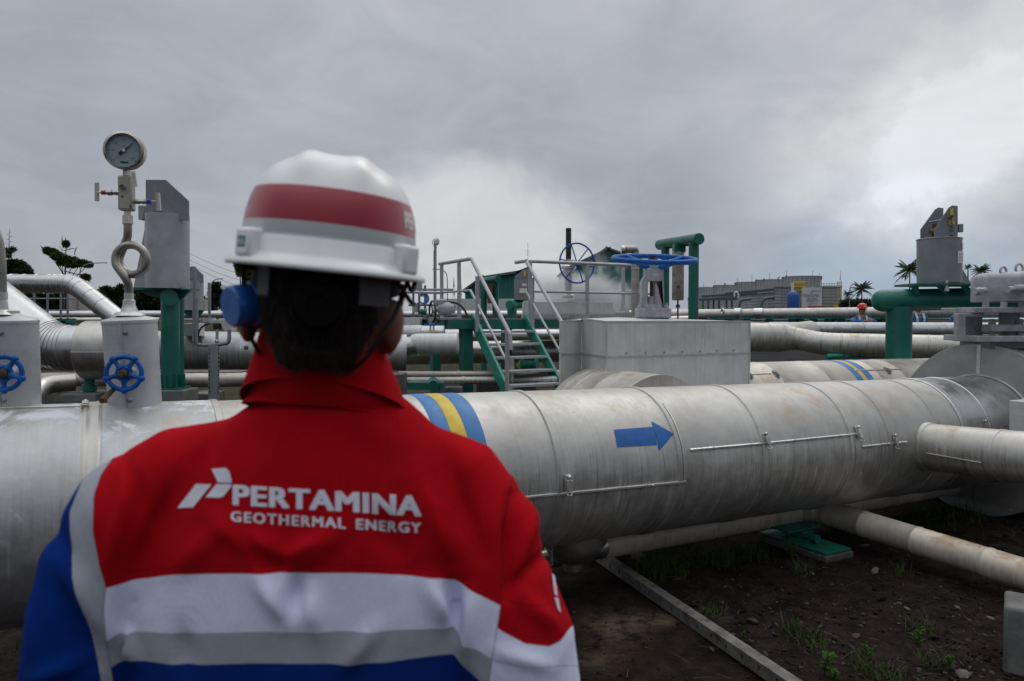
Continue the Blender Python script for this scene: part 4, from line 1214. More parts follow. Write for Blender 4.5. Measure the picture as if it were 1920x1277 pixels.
MB().lathe(gq(1226, 528), UP, [(k * 17, 0), (k * 18, k * 4), (k * 17, k * 12), (k * 13, k * 14), (k * 13, k * 25), (k * 15, k * 26), (k * 15, k * 32), (k * 8, k * 34)], 28).build('yoke_head', greyl, gv)
mb = MB()
y = 584
pts = []; rad = []
for i in range(44):
    pts.append(gq(1221.5, 588 - i * 1.75)); rad.append(k * (3.6 if i % 2 else 2.9))
mb.sweep(pts, rad, 12); mb.build('threaded_stem', rust, gv, sharp=80)
MB().lathe(gq(1224, 494), UP, [(k * 9, 0), (k * 9, k * 9), (k * 6, k * 10), (k * 6, k * 14)], 20).build('stem_nut', black_g, gv)
wc = gq(1227, 486); wn = V((.015, -.16, 1)).normalized(); Rw = k * 76
whl = MB().torus(wc, wn, Rw, k * 4.9, 64, 12).build('handwheel', blue, gv)
ORG[whl.name] = ORG[gv.name]
for j in range(4):
    a = R(35 + 90 * j); d = V((math.cos(a), math.sin(a), 0)); d = (d - wn * d.dot(wn)).normalized()
    MB().sweep([wc - wn * k * 14 + d * k * 8, wc - wn * k * 13 + d * k * 24, wc - wn * k * 5 + d * Rw * .62, wc + d * Rw * .98], [k * 5, k * 4.2, k * 3.6, k * 4], 10).build('spoke', blue, whl)
MB().lathe(wc - wn * k * 21, wn, [(k * 7, 0), (k * 9, k * 3), (k * 10, k * 10), (k * 7, k * 12)], 20).build('hub', blue, whl)
mb = MB()
for j in range(80):
    a = j * 6.2832 / 80; d = V((math.cos(a), math.sin(a), 0)); d = (d - wn * d.dot(wn)).normalized(); mb.ball(wc + d * (Rw - k * .6) - wn * k * 3.6, k * 1.9, 6, 4)
mb.build('grip_notches', blue, whl)

# ================================================================ second valve with upright thin wheel
Y2 = 10.8; k = S(1, Y2)
v2 = thing('gate_valve', 'silver valve with a thin upright six spoke blue wheel and a black stem cover', 'valve', P(1068, 570, Y2))
MB().cyl(P(1066, 496, Y2), P(1066, 428, Y2), k * 5.2).build('stem_cover', black_g, v2)
MB().lathe(P(1066, 560, Y2), UP, [(k * 12, 0), (k * 12, k * 6), (k * 7.5, k * 8), (k * 7.5, k * 44), (k * 13, k * 46), (k * 13, k * 50), (k * 9, k * 51), (k * 9, k * 54), (k * 14, k * 56), (k * 14, k * 60), (k * 9, k * 66), (k * 9, k * 72), (k * 4, k * 74)], 24).build('valve_body', steel_l, v2)
MB().lathe(P(1068, 494, Y2), V((.45, -1, 0)), [(k * 6, 0), (k * 6, k * 18), (k * 3, k * 19), (k * 2.5, k * 38)], 16).build('gearbox', steel_l, v2)
nr2 = V((.46, -1, 0)).normalized(); wc2 = P(1082, 493.5, Y2 - .28); R2 = S(37, Y2 - .28)
MB().torus(wc2, nr2, R2, S(1.6, Y2), 48, 8).build('wheel_rim', blue, v2)
u2 = UP; w2 = nr2.cross(u2)
for j in range(6):
    a = R(20 + 60 * j); d = u2 * math.cos(a) + w2 * math.sin(a)
    MB().sweep([wc2, wc2 + d * R2], S(1.1, Y2), 8).build('wheel_spoke', blue, v2)
MB().lathe(wc2 - nr2 * .02, nr2, [(S(3, Y2), 0), (S(3, Y2), .05), (S(1.5, Y2), .055)], 12).build('wheel_hub', yellow_far, v2)
vb2 = thing('valve_box', 'flat sheet metal box below the thin upright blue wheel, behind the handrail', 'valve box', P(1080, 600, 11))
def bx3(x0, x1, y0, y1, Y_, d, nm, par, mat=alu_box, bev=.004, skew=0):
    a_, b_ = P(x0, y1, Y_), P(x1, y1, Y_ + skew); a2, b2 = P(x0, y0, Y_), P(x1, y0, Y_ + skew)
    return MB().prism([a_, b_, b2, a2], V((0, d, 0))).build(nm, mat, par, bevel=bev)
bx3(981, 1150, 566, 588, 10.6, 1.1, 'upper_sheet', vb2, skew=.3); bx3(979, 1153, 588.3, 601, 10.58, 1.15, 'lower_sheet', vb2, alu_warm, skew=.3)
bx3(1152, 1200, 585, 597, 11.4, .6, 'side_sheet', vb2, alu_warm)
# ================================================================ green portal frame behind the big handwheel
Yg = 8.6; k = S(1, Yg)
pr = thing('pipe_portal', 'tall green tubular portal frame behind the big blue handwheel', 'frame', P(1300, 600, Yg))
a_, b_ = P(1237, 459, Yg + 1.1), P(1311, 448, Yg)
MB().cyl(a_, b_, k * 10.8, seg=32).build('top_beam', green, pr)
bt = P(1300, 448, Yg + .13)
def toz(p, z=.2): return V((p.x, p.y, z))
for x, y, dy, rr_ in ((1301, 455, .13, 9.6), (1247.5, 462, .9, 8.6)):
    p = P(x, y, Yg + dy); MB().cyl(p, toz(p, .05), k * rr_, seg=28).build('post', green, pr)
p = P(1273, 458, Yg + .5); MB().box(V((p.x, p.y, p.z - k * 8)), (k * 22, k * 22, k * 16)).build('hanger_bracket', green, pr)
sh2 = thing('spring_hanger', 'weathered pale spring hanger tube hanging inside the green portal frame', 'spring hanger', P(1271, 595, Yg + .5))
k5 = S(1, Yg + .5)
MB().lathe(P(1271, 563, Yg + .5), UP, [(k5 * 10, 0), (k5 * 11, k5 * 2), (k5 * 11, k5 * 90), (k5 * 8, k5 * 92)], 24).build('can', paint('weathered_can', (.36, .33, .30), .6, .2, .25, 5, .1, dirt=(.18, .10, .06), dirt_amt=.35), sh2)
q = P(1272, 538, Yg + .5 - k5 * 11.3); MB().box(q, (k5 * 5.5, .004, k5 * 5.5), (V((.707, 0, .707)), V((0, 1, 0)), V((-.707, 0, .707)))).build('warning_diamond', paint('faded_red', (.20, .05, .03), .6), sh2)
MB().cyl(P(1271, 563, Yg + .5), P(1271, 605, Yg + .5), k5 * 1.6).lathe(P(1271, 577, Yg + .5), UP, [(k5 * 4, 0), (k5 * 4, k5 * 5), (k5 * 2, k5 * 6)], 8).build('rod', rust, sh2)
# vent stack (insulated, bent top)
vs = thing('vent_pipe', 'pale insulated vent pipe with a bent over top behind the big handwheel', 'pipe', P(1192, 600, 9.6))
pipe_mb(fillet([P(1191, 600, 9.6), P(1191, 467, 9.6), P(1171, 468, 9.5)], .03, 3), S(7.2, 9.6), [.35, .65], 24, bw=.012).build('jacket', alu_rust, vs)
MB().cyl(P(1172, 468, 9.5), P(1165, 468, 9.5), S(7.6, 9.5)).build('mouth', steel, vs)
# ================================================================ pipes seen between man and box
rack([P(700, 629, 12.4), P(1060, 629, 12.4)], S(11.5, 12.4), 'bright pipe behind the stair, just under the platform edge', alu_new, 1.3)
rack([P(700, 664, 11.3), P(1100, 657, 11.3)], S(21, 11.3), 'thick dull pipe running behind the stair treads', alu_warm, 1.6)
rack([P(690, 626, 9.0), P(792, 626, 9.0)], S(16, 9), 'short warm toned pipe end between the man and the valve actuator', alu_patch, .5)
jc = thing('flange_jacket', 'ribbed sheet metal jacket round a pipe flange right of the man', 'jacket', P(815, 665, 8.4))
MB().lathe(P(780, 645, 8.4), V((1, 0, 0)), [(S(17, 8.4), -.05), (S(19.5, 8.4), 0)] + [(S(19.5 + .5 * (i % 2), 8.4), .012 + .012 * i) for i in range(36)] + [(S(19.5, 8.4), .46), (S(14, 8.4), .48)], 32).build('jacket', alu_box, jc, sharp=60)
pipe_mb([P(735, 655, 8.4), P(782, 648, 8.4)], S(19, 8.4), [.1]).build('pipe_end', alu_warm, jc)
sd8 = thing('pipe_saddle', 'silver half shell with bolts above the ribbed jacket', 'pipe part', P(812, 625, 8.8))
MB().lathe(P(790, 625, 8.9), V((1, 0, 0)), [(S(13, 8.8), 0), (S(15, 8.8), .01), (S(15, 8.8), .27), (S(13, 8.8), .28)], 28).build('shell', alu_new, sd8)
MB().box(P(808, 609, 8.6), (.16, .1, .02)).build('blue_strap', blue, sd8)
MB().cyl(P(807, 626, 8.6), P(807, 606, 8.6), .012).cyl(P(813, 626, 8.6), P(813, 606, 8.6), .012).build('bolts', steel_l, sd8)
# motor operated valve
Ya = 9.7; k = S(1, Ya)
mv = thing('motor_valve', 'grey motor operated valve with a black handwheel left of the stair', 'valve', P(835, 605, Ya))
MB().lathe(P(821, 579, Ya), V((1, -.1, 0)), [(k * 8, 0), (k * 12, k * 3), (k * 13, k * 12), (k * 12, k * 22), (k * 9, k * 27), (k * 9, k * 32)], 28).build('actuator', greyl, mv)
MB().lathe(P(827, 572, Ya), UP, [(k * 10, 0), (k * 11, k * 3), (k * 11, k * 9), (k * 8, k * 11)], 24).build('terminal_box', greyl, mv)
hc_ = P(811, 584, Ya - .1); hn = V((-1, -.45, 0)).normalized(); hu = hn.cross(UP)
MB().torus(hc_, hn, k * 19, k * 2.0, 40, 8).build('handwheel', black_g, mv)
for j in range(3):
    a = 2.09 * j + .4; d = UP * math.cos(a) + hu * math.sin(a); MB().sweep([hc_, hc_ + d * k * 19], k * 1.4, 6).build('spoke', black_g, mv)
MB().cyl(hc_, P(823, 582, Ya), k * 3).build('shaft', greym, mv)
MB().sweep(smooth_path([P(835, 568, Ya), P(845, 566, Ya), P(862, 570, Ya), P(873, 584, Ya), P(878, 598, Ya)], 2), k * 2, 8).build('conduit', black, mv)
MB().cyl(P(800, 585, Ya), P(786, 584, Ya), k * 6, k * 5).build('green_cap', green, mv)
MB().box(P(835, 600, Ya), (k * 60, .25, k * 10)).build('mounting_frame', greym, mv, bevel=.004)
MB().box(P(765, 606, 9.9), (S(52, 9.9), .4, S(21, 9.9))).build('pipe_cover', alu_box, label='pale sheet metal cover on the pipes just right of the man', cat='cover', bevel=.004)
# instrument cluster left of cctv
ic = thing('instrument_rack', 'small rack of junction boxes and coiled blue tubing right of the helmet', 'instrument rack', P(782, 600, 13))
for (x, y, w_, h_) in ((783, 540, 16, 20), (776, 538, 4, 22), (790, 550, 8, 12), (779, 577, 10, 18)):
    MB().box(P(x, y, 13), (S(w_, 13), .15, S(h_, 13))).build('junction_box', greym if w_ > 5 else black_g, ic, bevel=.004)
mb = MB()
for x in (775, 786, 797): mb.cyl(P(x, 600, 13), P(x, 535, 13), .02, seg=8)
for y in (543, 572): mb.cyl(P(766, y, 13), P(850, y, 13), .02, seg=8)
mb.build('frame', galv, ic)
mb = MB()
for j in range(3): mb.torus(P(793 + j, 560, 12.9 - j * .03), V((.6, -1, 0)), S(8 + j, 13), .009, 24, 5)
mb.build('blue_tubing', blue_band, ic)
# ================================================================ cctv pole, lamps, masts
cp = thing('cctv_pole', 'slim grey pole topped with a white dome camera right of the helmet', 'camera pole', P(817, 600, 16))
MB().cyl(P(816, 610, 16), P(816, 452, 16), S(2.7, 16)).build('pole', galv_r, cp)
MB().sweep([P(813.5, 470, 15.95), P(813.5, 600, 15.95)], S(.8, 16), 6).build('conduit', galv_d, cp)
MB().sweep(smooth_path([P(814, 449, 16), P(811, 452, 16), P(811, 458, 16), P(815, 461, 16)], 1), S(.7, 16), 6).sweep([P(814, 449, 16), P(821, 448, 16)], S(1.2, 16), 6).build('bracket', galv_r, cp)
MB().lathe(P(819.5, 454, 15.9), UP, [(S(4.4, 16), 0), (S(4.8, 16), S(3, 16)), (S(4, 16), S(6, 16)), (S(2, 16), S(8, 16))], 20).ball(P(819.5, 455.5, 15.9), S(4, 16), 14, 10).build('dome_camera', white, cp)
MB().ball(P(820, 457.5, 15.9), S(2.6, 16), 12, 8).build('camera_lens', black_g, cp)
def lamp(x, ytop, Yd, reach, label):
    th = thing('street_lamp', label, 'street lamp', P(x, 600, Yd), 'curved arm street lamps')
    r_ = S(.9, Yd)
    MB().sweep(smooth_path([P(x, 605, Yd), P(x, ytop + 14, Yd), P(x + reach * .12, ytop + 5, Yd), P(x + reach * .4, ytop, Yd), P(x + reach * .85, ytop - 1, Yd)], 2), r_, 8).build('pole', galv, th)
    MB().box(P(x + reach, ytop - 1, Yd), (S(abs(reach) * .35, Yd), S(3, Yd), S(1.6, Yd))).build('lamp_head', greyl, th)
lamp(839, 506, 26, -24, 'curved street lamp pole next to the dome camera pole')
lamp(395, 524, 32, 20, 'street lamp seen between the spring can and the blue cup')
lamp(149, 494, 30, 44, 'street lamp reaching out beside the flat topped tree')
lamp(1593, 533, 110, 12, 'small far street lamp among the palms')
mt = thing('lattice_mast', 'pair of small lattice pylons far behind the handrail', 'mast', P(862, 600, 60))
mb = MB()
for x in (851, 864):
    for dx in (-4, 4): mb.cyl(P(x + dx, 600, 60), P(x, 520, 60), S(.5, 60), seg=5)
    for yy in (585, 570, 555, 540, 530):
        f = (600 - yy) / 80 * 4; mb.cyl(P(x - 4 + f, yy, 60), P(x + 4 - f, yy - 9, 60), S(.35, 60), seg=4); mb.cyl(P(x + 4 - f, yy, 60), P(x - 4 + f, yy - 9, 60), S(.35, 60), seg=4)
mb.build('lattice', galv_d, mt)
an = MB()
an.cyl(P(990, 520, 60), P(989.5, 455, 60), S(.35, 60), seg=5)
for y in (470, 474, 478): an.cyl(P(985, y, 60), P(994, y, 60), S(.3, 60), seg=4)
an.build('antenna_mast', galv, label='thin radio antenna above the green shed roof', cat='antenna')
# overhead wires left
for i, (y0, y1) in enumerate(((470, 520), (482, 532), (490, 545))):
    mb = MB(); pts = [P(345 + 125 * f, y0 + (y1 - y0) * f + 4 * math.sin(3.14 * f), 40) for f in [q / 10 for q in range(11)]]
    mb.sweep(pts, .009, 5); mb.build('overhead_wire', black_g, label='%s of three thin wires sloping down behind the helmet' % ('topmost', 'middle', 'lowest')[i], cat='wire', group='overhead wires')
# ================================================================ small green portal and far spring can left of the boxes
Yh = 14; k = S(1, Yh)
gp = thing('pipe_portal', 'smaller green portal with a round capped beam seen through the handrail', 'frame', P(925, 600, Yh))
MB().cyl(P(899, 528, Yh + .9), P(934, 523, Yh), k * 6.5).build('top_beam', green, gp)
for x in (907, 929): MB().cyl(toz(P(x, 525, Yh + .2)), P(x, 525, Yh + .2), k * 6).build('post', green, gp)
MB().box(P(919, 552, Yh + .1), (k * 10, .2, k * 34)).build('hanger', rust, gp); 
ga_ = thing('pipe_stand', 'green tubular pipe stand under the far galvanised can', 'frame', P(960, 600, 13.5))
MB().cyl(P(955, 572, 13.4), P(985, 569, 14), S(8.5, 13.5)).build('top_beam', green_b, ga_); p = P(960, 575, 13.5); MB().cyl(p, toz(p), S(9, 13.5)).build('post', green, ga_)
fc = thing('spring_support', 'far galvanised spring can with white labels right behind the handrail corner', 'spring support', P(978, 562, 13.5), 'galvanised spring supports on green brackets')
k = S(1, 13.5)
MB().prism([P(964, 563, 13.5), P(991, 563, 13.5), P(991, 524, 13.5), P(964, 524, 13.5)], V((0, .3, 0))).build('can', galv, fc, bevel=.01)
MB().prism([P(965, 524, 13.5), P(990, 524, 13.5), P(990, 504, 13.5), P(982, 505, 13.5), P(966, 517, 13.5)], V((0, .04, 0))).build('lug_plate', galv_d, fc)
MB().prism([P(965, 524, 13.7), P(990, 524, 13.7), P(990, 504, 13.7), P(982, 505, 13.7), P(966, 517, 13.7)], V((0, .04, 0))).build('lug_plate', galv_d, fc)
MB().box(P(981, 545, 13.48), (k * 14, .004, k * 9)).box(P(983, 534, 13.48), (k * 8, .004, k * 5)).build('label_plate', white, fc)
MB().box(P(984, 513, 13.48), (k * 4, .004, k * 10)).build('yellow_tag', yellow, fc)
# misc low things
tk_ = thing('small_pump', 'low green footing blocks and flange beneath the low pipes', 'pipe support', P(800, 722, 8.5))
MB().box(P(800, 722, 8.5), (.4, .3, .08)).cyl(P(812, 716, 8.5), P(812, 724, 8.2), .06).build('base', green, tk_)
for i, (px, py, Y_, w_, lab) in enumerate(((840, 724, 9.0, .35, 'concrete footing under the left green column'), (745, 700, 8.8, .18, 'grey post box beside the neck of the man'), (925, 708, 10.2, .45, 'concrete footing behind the stair stringer'), (985, 688, 10.6, .3, 'concrete footing right of the stair'))):
    b = P(px, py, Y_); MB().box(V((b.x, b.y, b.z / 2)), (w_, .35, b.z)).build('footing', concrete, label=lab, cat='footing', bevel=.008)
for px, lab in ((741, 'left steel pipe leg close to the neck of the man'), (958, 'short pipe leg behind the stair treads')):
    b = P(px, 670, 9.1); MB().cyl(V((b.x, b.y, 0)), b, S(7, 9.1)).build('steel_stanchion', steel, label=lab, cat='pipe leg')
gf = thing('flanged_valve', 'small green flanged part under the pipes between the stair treads', 'valve', P(985, 690, 10))
MB().lathe(P(975, 684, 10), V((1, -.2, 0)), [(.05, 0), (.10, .01), (.10, .04), (.06, .05), (.06, .2), (.12, .21), (.12, .24)], 20).build('body', green_b, gf)
MB().box(P(974, 684, 9.9), (.02, .02, .12)).build('yellow_mark', yellow, gf)
# ================================================================ right spring can on green tubular frame
Yr = 7.9; k = S(1, Yr)
rs = thing('spring_support', 'big galvanised spring can with warning stickers at the right, on a thick green tube', 'spring support', P(1762, 535, Yr), 'galvanised spring supports on green brackets')
MB().cyl(P(1761, 531, Yr), P(1761, 448, Yr), k * 37.5, seg=48).build('can', galv, rs)
MB().torus(P(1761, 449, Yr), UP, k * 37.5, k * 1.2, 48, 6).build('can_rim', galv, rs)
MB().prism([P(1796, 531, Yr), P(1821, 531, Yr), P(1798, 494, Yr)], V((0, k * 4, 0))).build('side_fin', galv, rs)
def lug(x0, x1, yt, dy, sk):
    MB().prism([P(x0, 450, Yr + dy), P(x0, 430, Yr + dy), P(x0 + 27, 392 + yt, Yr + dy), P(x0 + 33, 388 + yt, Yr + dy), P(x1, 389 + yt, Yr + dy), P(x1, 449, Yr + dy)], V((k * 2, k * 5, 0))).build('lug_plate', galv_d, rs, bevel=.002)
lug(1726, 1769, 1, k * 22, 0); lug(1752, 1796, -3, -k * 24, 0)
MB().cyl(P(1741, 417, Yr), P(1765, 413, Yr), k * 1.6).build('rod', galv_d, rs)
MB().cyl(P(1745, 436, Yr - k * 2), P(1757, 432, Yr - k * 2), k * 5).cyl(P(1752, 448, Yr), P(1752, 420, Yr), k * 4).build('lever', rust, rs)
MB().box(P(1800, 428, Yr - k * 20), (k * 8, k * 8, k * 15)).build('stop_block', galv, rs, bevel=.003)
def sticker(x0, y0, x1, y1, mat, nm, d=-k * 25.2):
    a_, b_ = P(x0, y1, Yr + d), P(x1, y0, Yr + d); c = (a_ + b_) / 2
    MB().box(c, (b_.x - a_.x, .003, b_.z - a_.z)).build(nm, mat, rs)
sticker(1781, 391, 1788, 403, yellow, 'yellow_sticker')
sticker(1779, 405, 1790, 423, paint('worn_sticker', (.38, .24, .10), .6, 0, .9, 30), 'worn_sticker')
mb = MB(); mb.box(P(1784, 407, Yr - k * 27), (k * 8, .002, k * 2.0)); mb.box(P(1784, 427, Yr - k * 27), (k * 5, .002, k * 1.6)); mb.torus(P(1784.5, 432, Yr - k * 26), (0, 1, 0), k * 2.2, k * .6, 12, 5); mb.ball(P(1784, 442, Yr - k * 25), k * 2, 8, 6)
mb.build('marks', black_g, rs)
def curved_label(x0, x1, y0, y1, nm):
    mb = MB(); n = 8; i0 = 0
    for j in range(2):
        yy = (y1, y0)[j]; z = P(1761, yy, Yr - k * 30).z
        for q in range(n + 1):
            xx = x0 + (x1 - x0) * q / n; sx_ = max(-1, min(1, (xx - 1761) / 37.5)); an_ = math.asin(sx_); c = P(1761, 490, Yr)
            mb.v.append(V((c.x + math.sin(an_) * k * 38.2, c.y - math.cos(an_) * k * 38.2, z)))
    for q in range(n): mb.face((q, q + 1, n + 2 + q, n + 1 + q))
    mb.build(nm, white, rs)
curved_label(1785, 1797.5, 455, 465, 'label_plate'); curved_label(1774, 1797.5, 471, 494, 'label_plate')
mb = MB()
for y in range(474, 492, 3):
    for x in (1777, 1783, 1789):
        c = P(1761, 490, Yr); an_ = math.asin((x + 2 - 1761) / 37.5); z = P(1761, y, Yr - k * 35).z
        mb.box(V((c.x + math.sin(an_) * k * 38.5, c.y - math.cos(an_) * k * 38.5, z)), (k * 4.5, .002, k * .7), (V((math.cos(an_), math.sin(an_), 0)), V((-math.sin(an_), math.cos(an_), 0)), UP))
mb.build('printed_lines', greym, rs)
rf = thing('tubular_frame', 'thick green horizontal tube with one leg carrying the right spring can', 'frame', P(1684, 672, Yr))
ca, cb_ = P(1655, 564, Yr + .0), P(1950, 557, Yr + .1)
d = (cb_ - ca).normalized()
MB().sweep([ca - d * k * 17, ca - d * k * 16, ca - d * k * 12, ca - d * k * 6, ca, cb_], [k * 6, k * 12, k * 16.5, k * 19.3, k * 20.6, k * 20.6], 36).build('top_tube', green, rf)
p = P(1686, 575, Yr); MB().cyl(V((p.x, p.y, .0)), p, k * 22.6, seg=36).build('leg', green, rf)
MB().box(P(1765, 534.5, Yr), (k * 134, k * 84, k * 4)).build('seat_plate', green, rf, bevel=.002)
for x, w_ in ((1705, 14), (1755, 16), (1800, 14)):
    MB().prism([P(x, 537, Yr - k * 36), P(x + w_, 537, Yr - k * 30), P(x + w_ + 4, 556, Yr - k * 20)], V((k * 3, 0, 0))).build('gusset', green, rf)
MB().lathe(P(1775, 544, Yr - k * 38), UP, [(k * 4, -k * 2), (k * 4, k * 5), (k * 2.5, k * 6), (k * 2.5, k * 18)], 8).build('anchor_bolt', steel_l, rf)
MB().cyl(P(1791.5, 640, 7.0), P(1791.5, 580, 7.0), S(2, 7)).build('thin_rod', rust, label='thin dark rod standing between the green leg and the grey valve', cat='rod')

# ================================================================ big grey valve on the disc cover
Yg2 = 6.15; k = S(1, Yg2)
bv = thing('valve_bonnet', 'bulky grey bolted valve bonnet on top of the round disc cover', 'valve', P(1880, 640, Yg2))
MB().lathe(P(1898, 566, Yg2), UP, [(k * 66, 0), (k * 67, k * 2), (k * 67, k * 42), (k * 65, k * 47), (k * 56, k * 53), (k * 30, k * 56)], 56).build('bonnet', greym, bv)
MB().box(P(1900, 582, Yg2), (k * 210, k * 110, k * 10)).build('top_flange', greym, bv, bevel=.006)
mb = MB()
for x in (1848, 1882, 1915): MB().lathe(P(x, 577, Yg2 - k * 48), UP, [(k * 6, 0), (k * 6, k * 11)], 6).build('flange_nut', greyl, bv, sharp=20)
mb = MB(); mb.cyl(P(1846, 545, Yg2 - k * 58), P(1826, 546, Yg2 - k * 75), k * 6, seg=20).cyl(P(1838, 546, Yg2 - k * 64), P(1832, 546.5, Yg2 - k * 70), k * 7.5, seg=6); mb.build('side_bolt', greyl, bv)
mb = MB(); mb.cyl(P(1906, 542, Yg2 - k * 66), P(1889, 543, Yg2 - k * 88), k * 5.5, seg=20); mb.cyl(P(1925, 540, Yg2 - k * 60), P(1900, 542, Yg2 - k * 72), k * 7, seg=20); mb.build('side_bolt', greyl, bv)
for x, y, rr_ in ((1881, 508, 7), (1911, 504, 8.5)):
    MB().torus(P(x, y, Yg2 - k * 30), V((.3, -1, 0)), k * rr_, k * 2.1, 28, 8).cyl(P(x, y + rr_ + 1, Yg2 - k * 30), P(x, y + rr_ + 8, Yg2 - k * 30), k * 4).build('lifting_eye', greyl, bv)
# yoke frame below
fr_ = MB()
for dy in (-k * 42, k * 38):
    fr_.prism([P(1795, 640, Yg2 + dy), P(1795, 587, Yg2 + dy), P(1846, 587, Yg2 + dy), P(1846, 594, Yg2 + dy), P(1811, 594, Yg2 + dy), P(1811, 627, Yg2 + dy), P(1822, 630, Yg2 + dy), P(1850, 630, Yg2 + dy), P(1850, 640, Yg2 + dy)], V((0, k * 12, 0)))
fr_.build('yoke_frame', greym, bv, bevel=.005)
MB().prism([P(1806, 592, Yg2 + k * 10), P(1842, 592, Yg2 + k * 10), P(1842, 630, Yg2 + k * 10), P(1806, 630, Yg2 + k * 10)], V((0, k * 10, 0))).build('yoke_web', greym, bv)
MB().box(P(1925, 615, Yg2 - k * 20), (k * 150, k * 30, k * 13)).build('gland_plate', greym, bv, bevel=.006)
MB().box(P(1900, 634, Yg2), (k * 200, k * 110, k * 11)).build('base_flange', greym, bv, bevel=.006)
mb = MB()
for x in (1860, 1912): mb.cyl(P(x, 632, Yg2 - k * 20), P(x, 598, Yg2 - k * 20), k * 4.4, seg=12); mb.lathe(P(x, 609, Yg2 - k * 20), UP, [(k * 7, 0), (k * 7, k * 8)], 6)
mb.build('gland_bolts', greyl, bv, sharp=25)
MB().cyl(P(1892, 632, Yg2), P(1892, 575, Yg2), k * 17, seg=28).build('stem_housing', greym, bv)
MB().box(P(1905, 645, Yg2 + .05), (k * 160, k * 90, k * 14)).build('nozzle_collar', galv_d, bv, bevel=.004)

# ================================================================ pipes in the middle distance, right
Yp = 12
p1 = thing('insulated_pipe', 'pale pipe with a slanting branch, right of the valve box', 'pipe', P(1450, 665, Yp))
pts = [P(1250, 629, Yp), P(1480, 630, Yp), P(1492, 631, 12.2)]
pts = fillet([P(1250, 630, 11.6), P(1490, 633, 12.0), P(1540, 645, 11.4), P(1960, 656, 10.2)], [.5, .5], 5)
pipe_mb(pts, S(26, Yp), [1.05, 1.26, 1.4, 1.68, 1.9, 2.15, 2.45, 2.7, 2.95, 3.3, 3.7, 4.1], 40, bw=.02, rfun=lambda s_: S(27, Yp) if s_ < 1.95 else S(27, Yp) + (S(21.5, 11.2) - S(27, Yp)) * min(1, (s_ - 1.95) / .25)).build('jacket', alu, p1)
pipe_mb([P(1470, 628, 12.0), P(1518, 620, 13.5)], S(20, 12.4), [.5], 36, bw=.02).build('branch', alu, p1)
mb = MB().cyl(P(1550, 669, 11.2), P(1580, 667, 11.2), S(5.5, 11), seg=20).cyl(P(1582, 668, 11.2), P(1700, 666, 11.2), S(5, 11), seg=20)
mb.build('green_skid', green_b, label='green tubular skid under the pale pipe branch', cat='pipe support')
p2 = rack([P(1440, 617, 17.2), P(1960, 618, 17.2)], S(13, 17.2), 'pale level pipe on which the far worker in the red helmet leans', alu_patch, .62)
far = rack([P(1180, 590.5, 24), P(1400, 588.5, 23), P(1960, 583.5, 18)], S(9, 24), 'long straight silver pipe in front of the cooling tower', alu, 2.3)
MB().cyl(P(1240, 600, 23), P(1300, 599, 23), S(7, 23)).build('pipe_end', alu_warm, label='dull pipe end behind the green portal leg', cat='pipe')
ft = thing('hose_fitting', 'small silver fitting clamped round the long silver pipe', 'fitting', P(1355, 600, 22.5))
MB().cyl(P(1355, 574, 22.6), P(1355, 590, 22.6), S(2.2, 22)).torus(P(1355, 584, 22.4), (1, .2, 0), S(5, 22), S(1.6, 22), 16, 6).build('fitting', steel_l, ft)
for x0, x1 in ((1378, 1390), (1414, 1430)):
    MB().cyl(P(x0, 588.2, 22.6), P(x1, 588, 22.5), S(10.3, 22.6)).build('pipe_collar', alu_new, far)
# green rack supports under the far pipe
sup = thing('pipe_rack_support', 'x', 'pipe support', P(1442, 604, 20), 'green supports under the long silver pipe')
MB().box(P(1442, 597, 20), (S(22, 20), .4, S(3, 20))).build('top_plate', green, sup)
MB().cyl(P(1442, 620, 20), P(1442, 597, 20), S(7, 20)).build('stub', green, sup)
SUPS = [1442, 1485, 1500, 1525, 1553, 1566, 1578, 1640, 1400, 1365, 1340, 1655]
for i, x in enumerate(SUPS):
    o = sup if i == 0 else copy_tree(sup)
    o.location = P(x, 604, 20 - .0 * i)
    nearby = {1400: 'under the two pale collars of the long pipe', 1365: 'just right of the silver fitting', 1340: 'just left of the silver fitting', 1442: 'below the left masts of the cooling tower', 1485: 'below the blue tank, left', 1500: 'directly below the blue tank', 1525: 'below the middle of the white banner', 1553: 'below the right edge of the white banner', 1566: 'below the yellow ladder, left one', 1578: 'below the yellow ladder, right one', 1640: 'immediately right of the far worker', 1655: 'between the far worker and the thick green leg'}
    o['label'] = 'small green pipe support ' + nearby[x]
rs_ = MB()
for x0, x1, yy in ((1310, 1400, 599), (1400, 1600, 600), (1600, 1780, 598)): rs_.cyl(P(x0, yy, 27), P(x1, yy, 27), S(1.6, 27), seg=10)
rs_.build('low_pipe_run', green, label='thin dark green pipe run behind the small green supports', cat='pipe')
# ================================================================ cooling tower
ct_m = paint('tower_louvre', (.27, .28, .295), .8, 0, .12, .25, 0)
def louvre():
    m = bpy.data.materials.new('louvre_wall'); t = NT(m); p = t.world_pos()
    sx = t.n('ShaderNodeSeparateXYZ'); t.l(p, sx.inputs[0])
    wv = t.math('SINE', t.math('MULTIPLY', sx.outputs[2], 9.0)); vv_ = t.math('SINE', t.math('MULTIPLY', sx.outputs[0], 3.4))
    f = t.mr(wv, -.6, .5, .86, 1.0); f = t.math('MULTIPLY', f, t.mr(vv_, .9, .99, 1, .75)); f = t.math('MULTIPLY', f, t.mr(t.noise(p, .35, 5), .3, .7, .85, 1.1))
    cc = t.n('ShaderNodeCombineColor'); [t.l(f, cc.inputs[k]) for k in range(3)]
    t.out(t.mix(1., (.33, .34, .355), cc.outputs[0], 'MULTIPLY'), .85, 0, t.bump(wv, .25, .1)); return m
lou = louvre()
Yc = 170
def wz(px, py, Y): return P(px, py, Y)
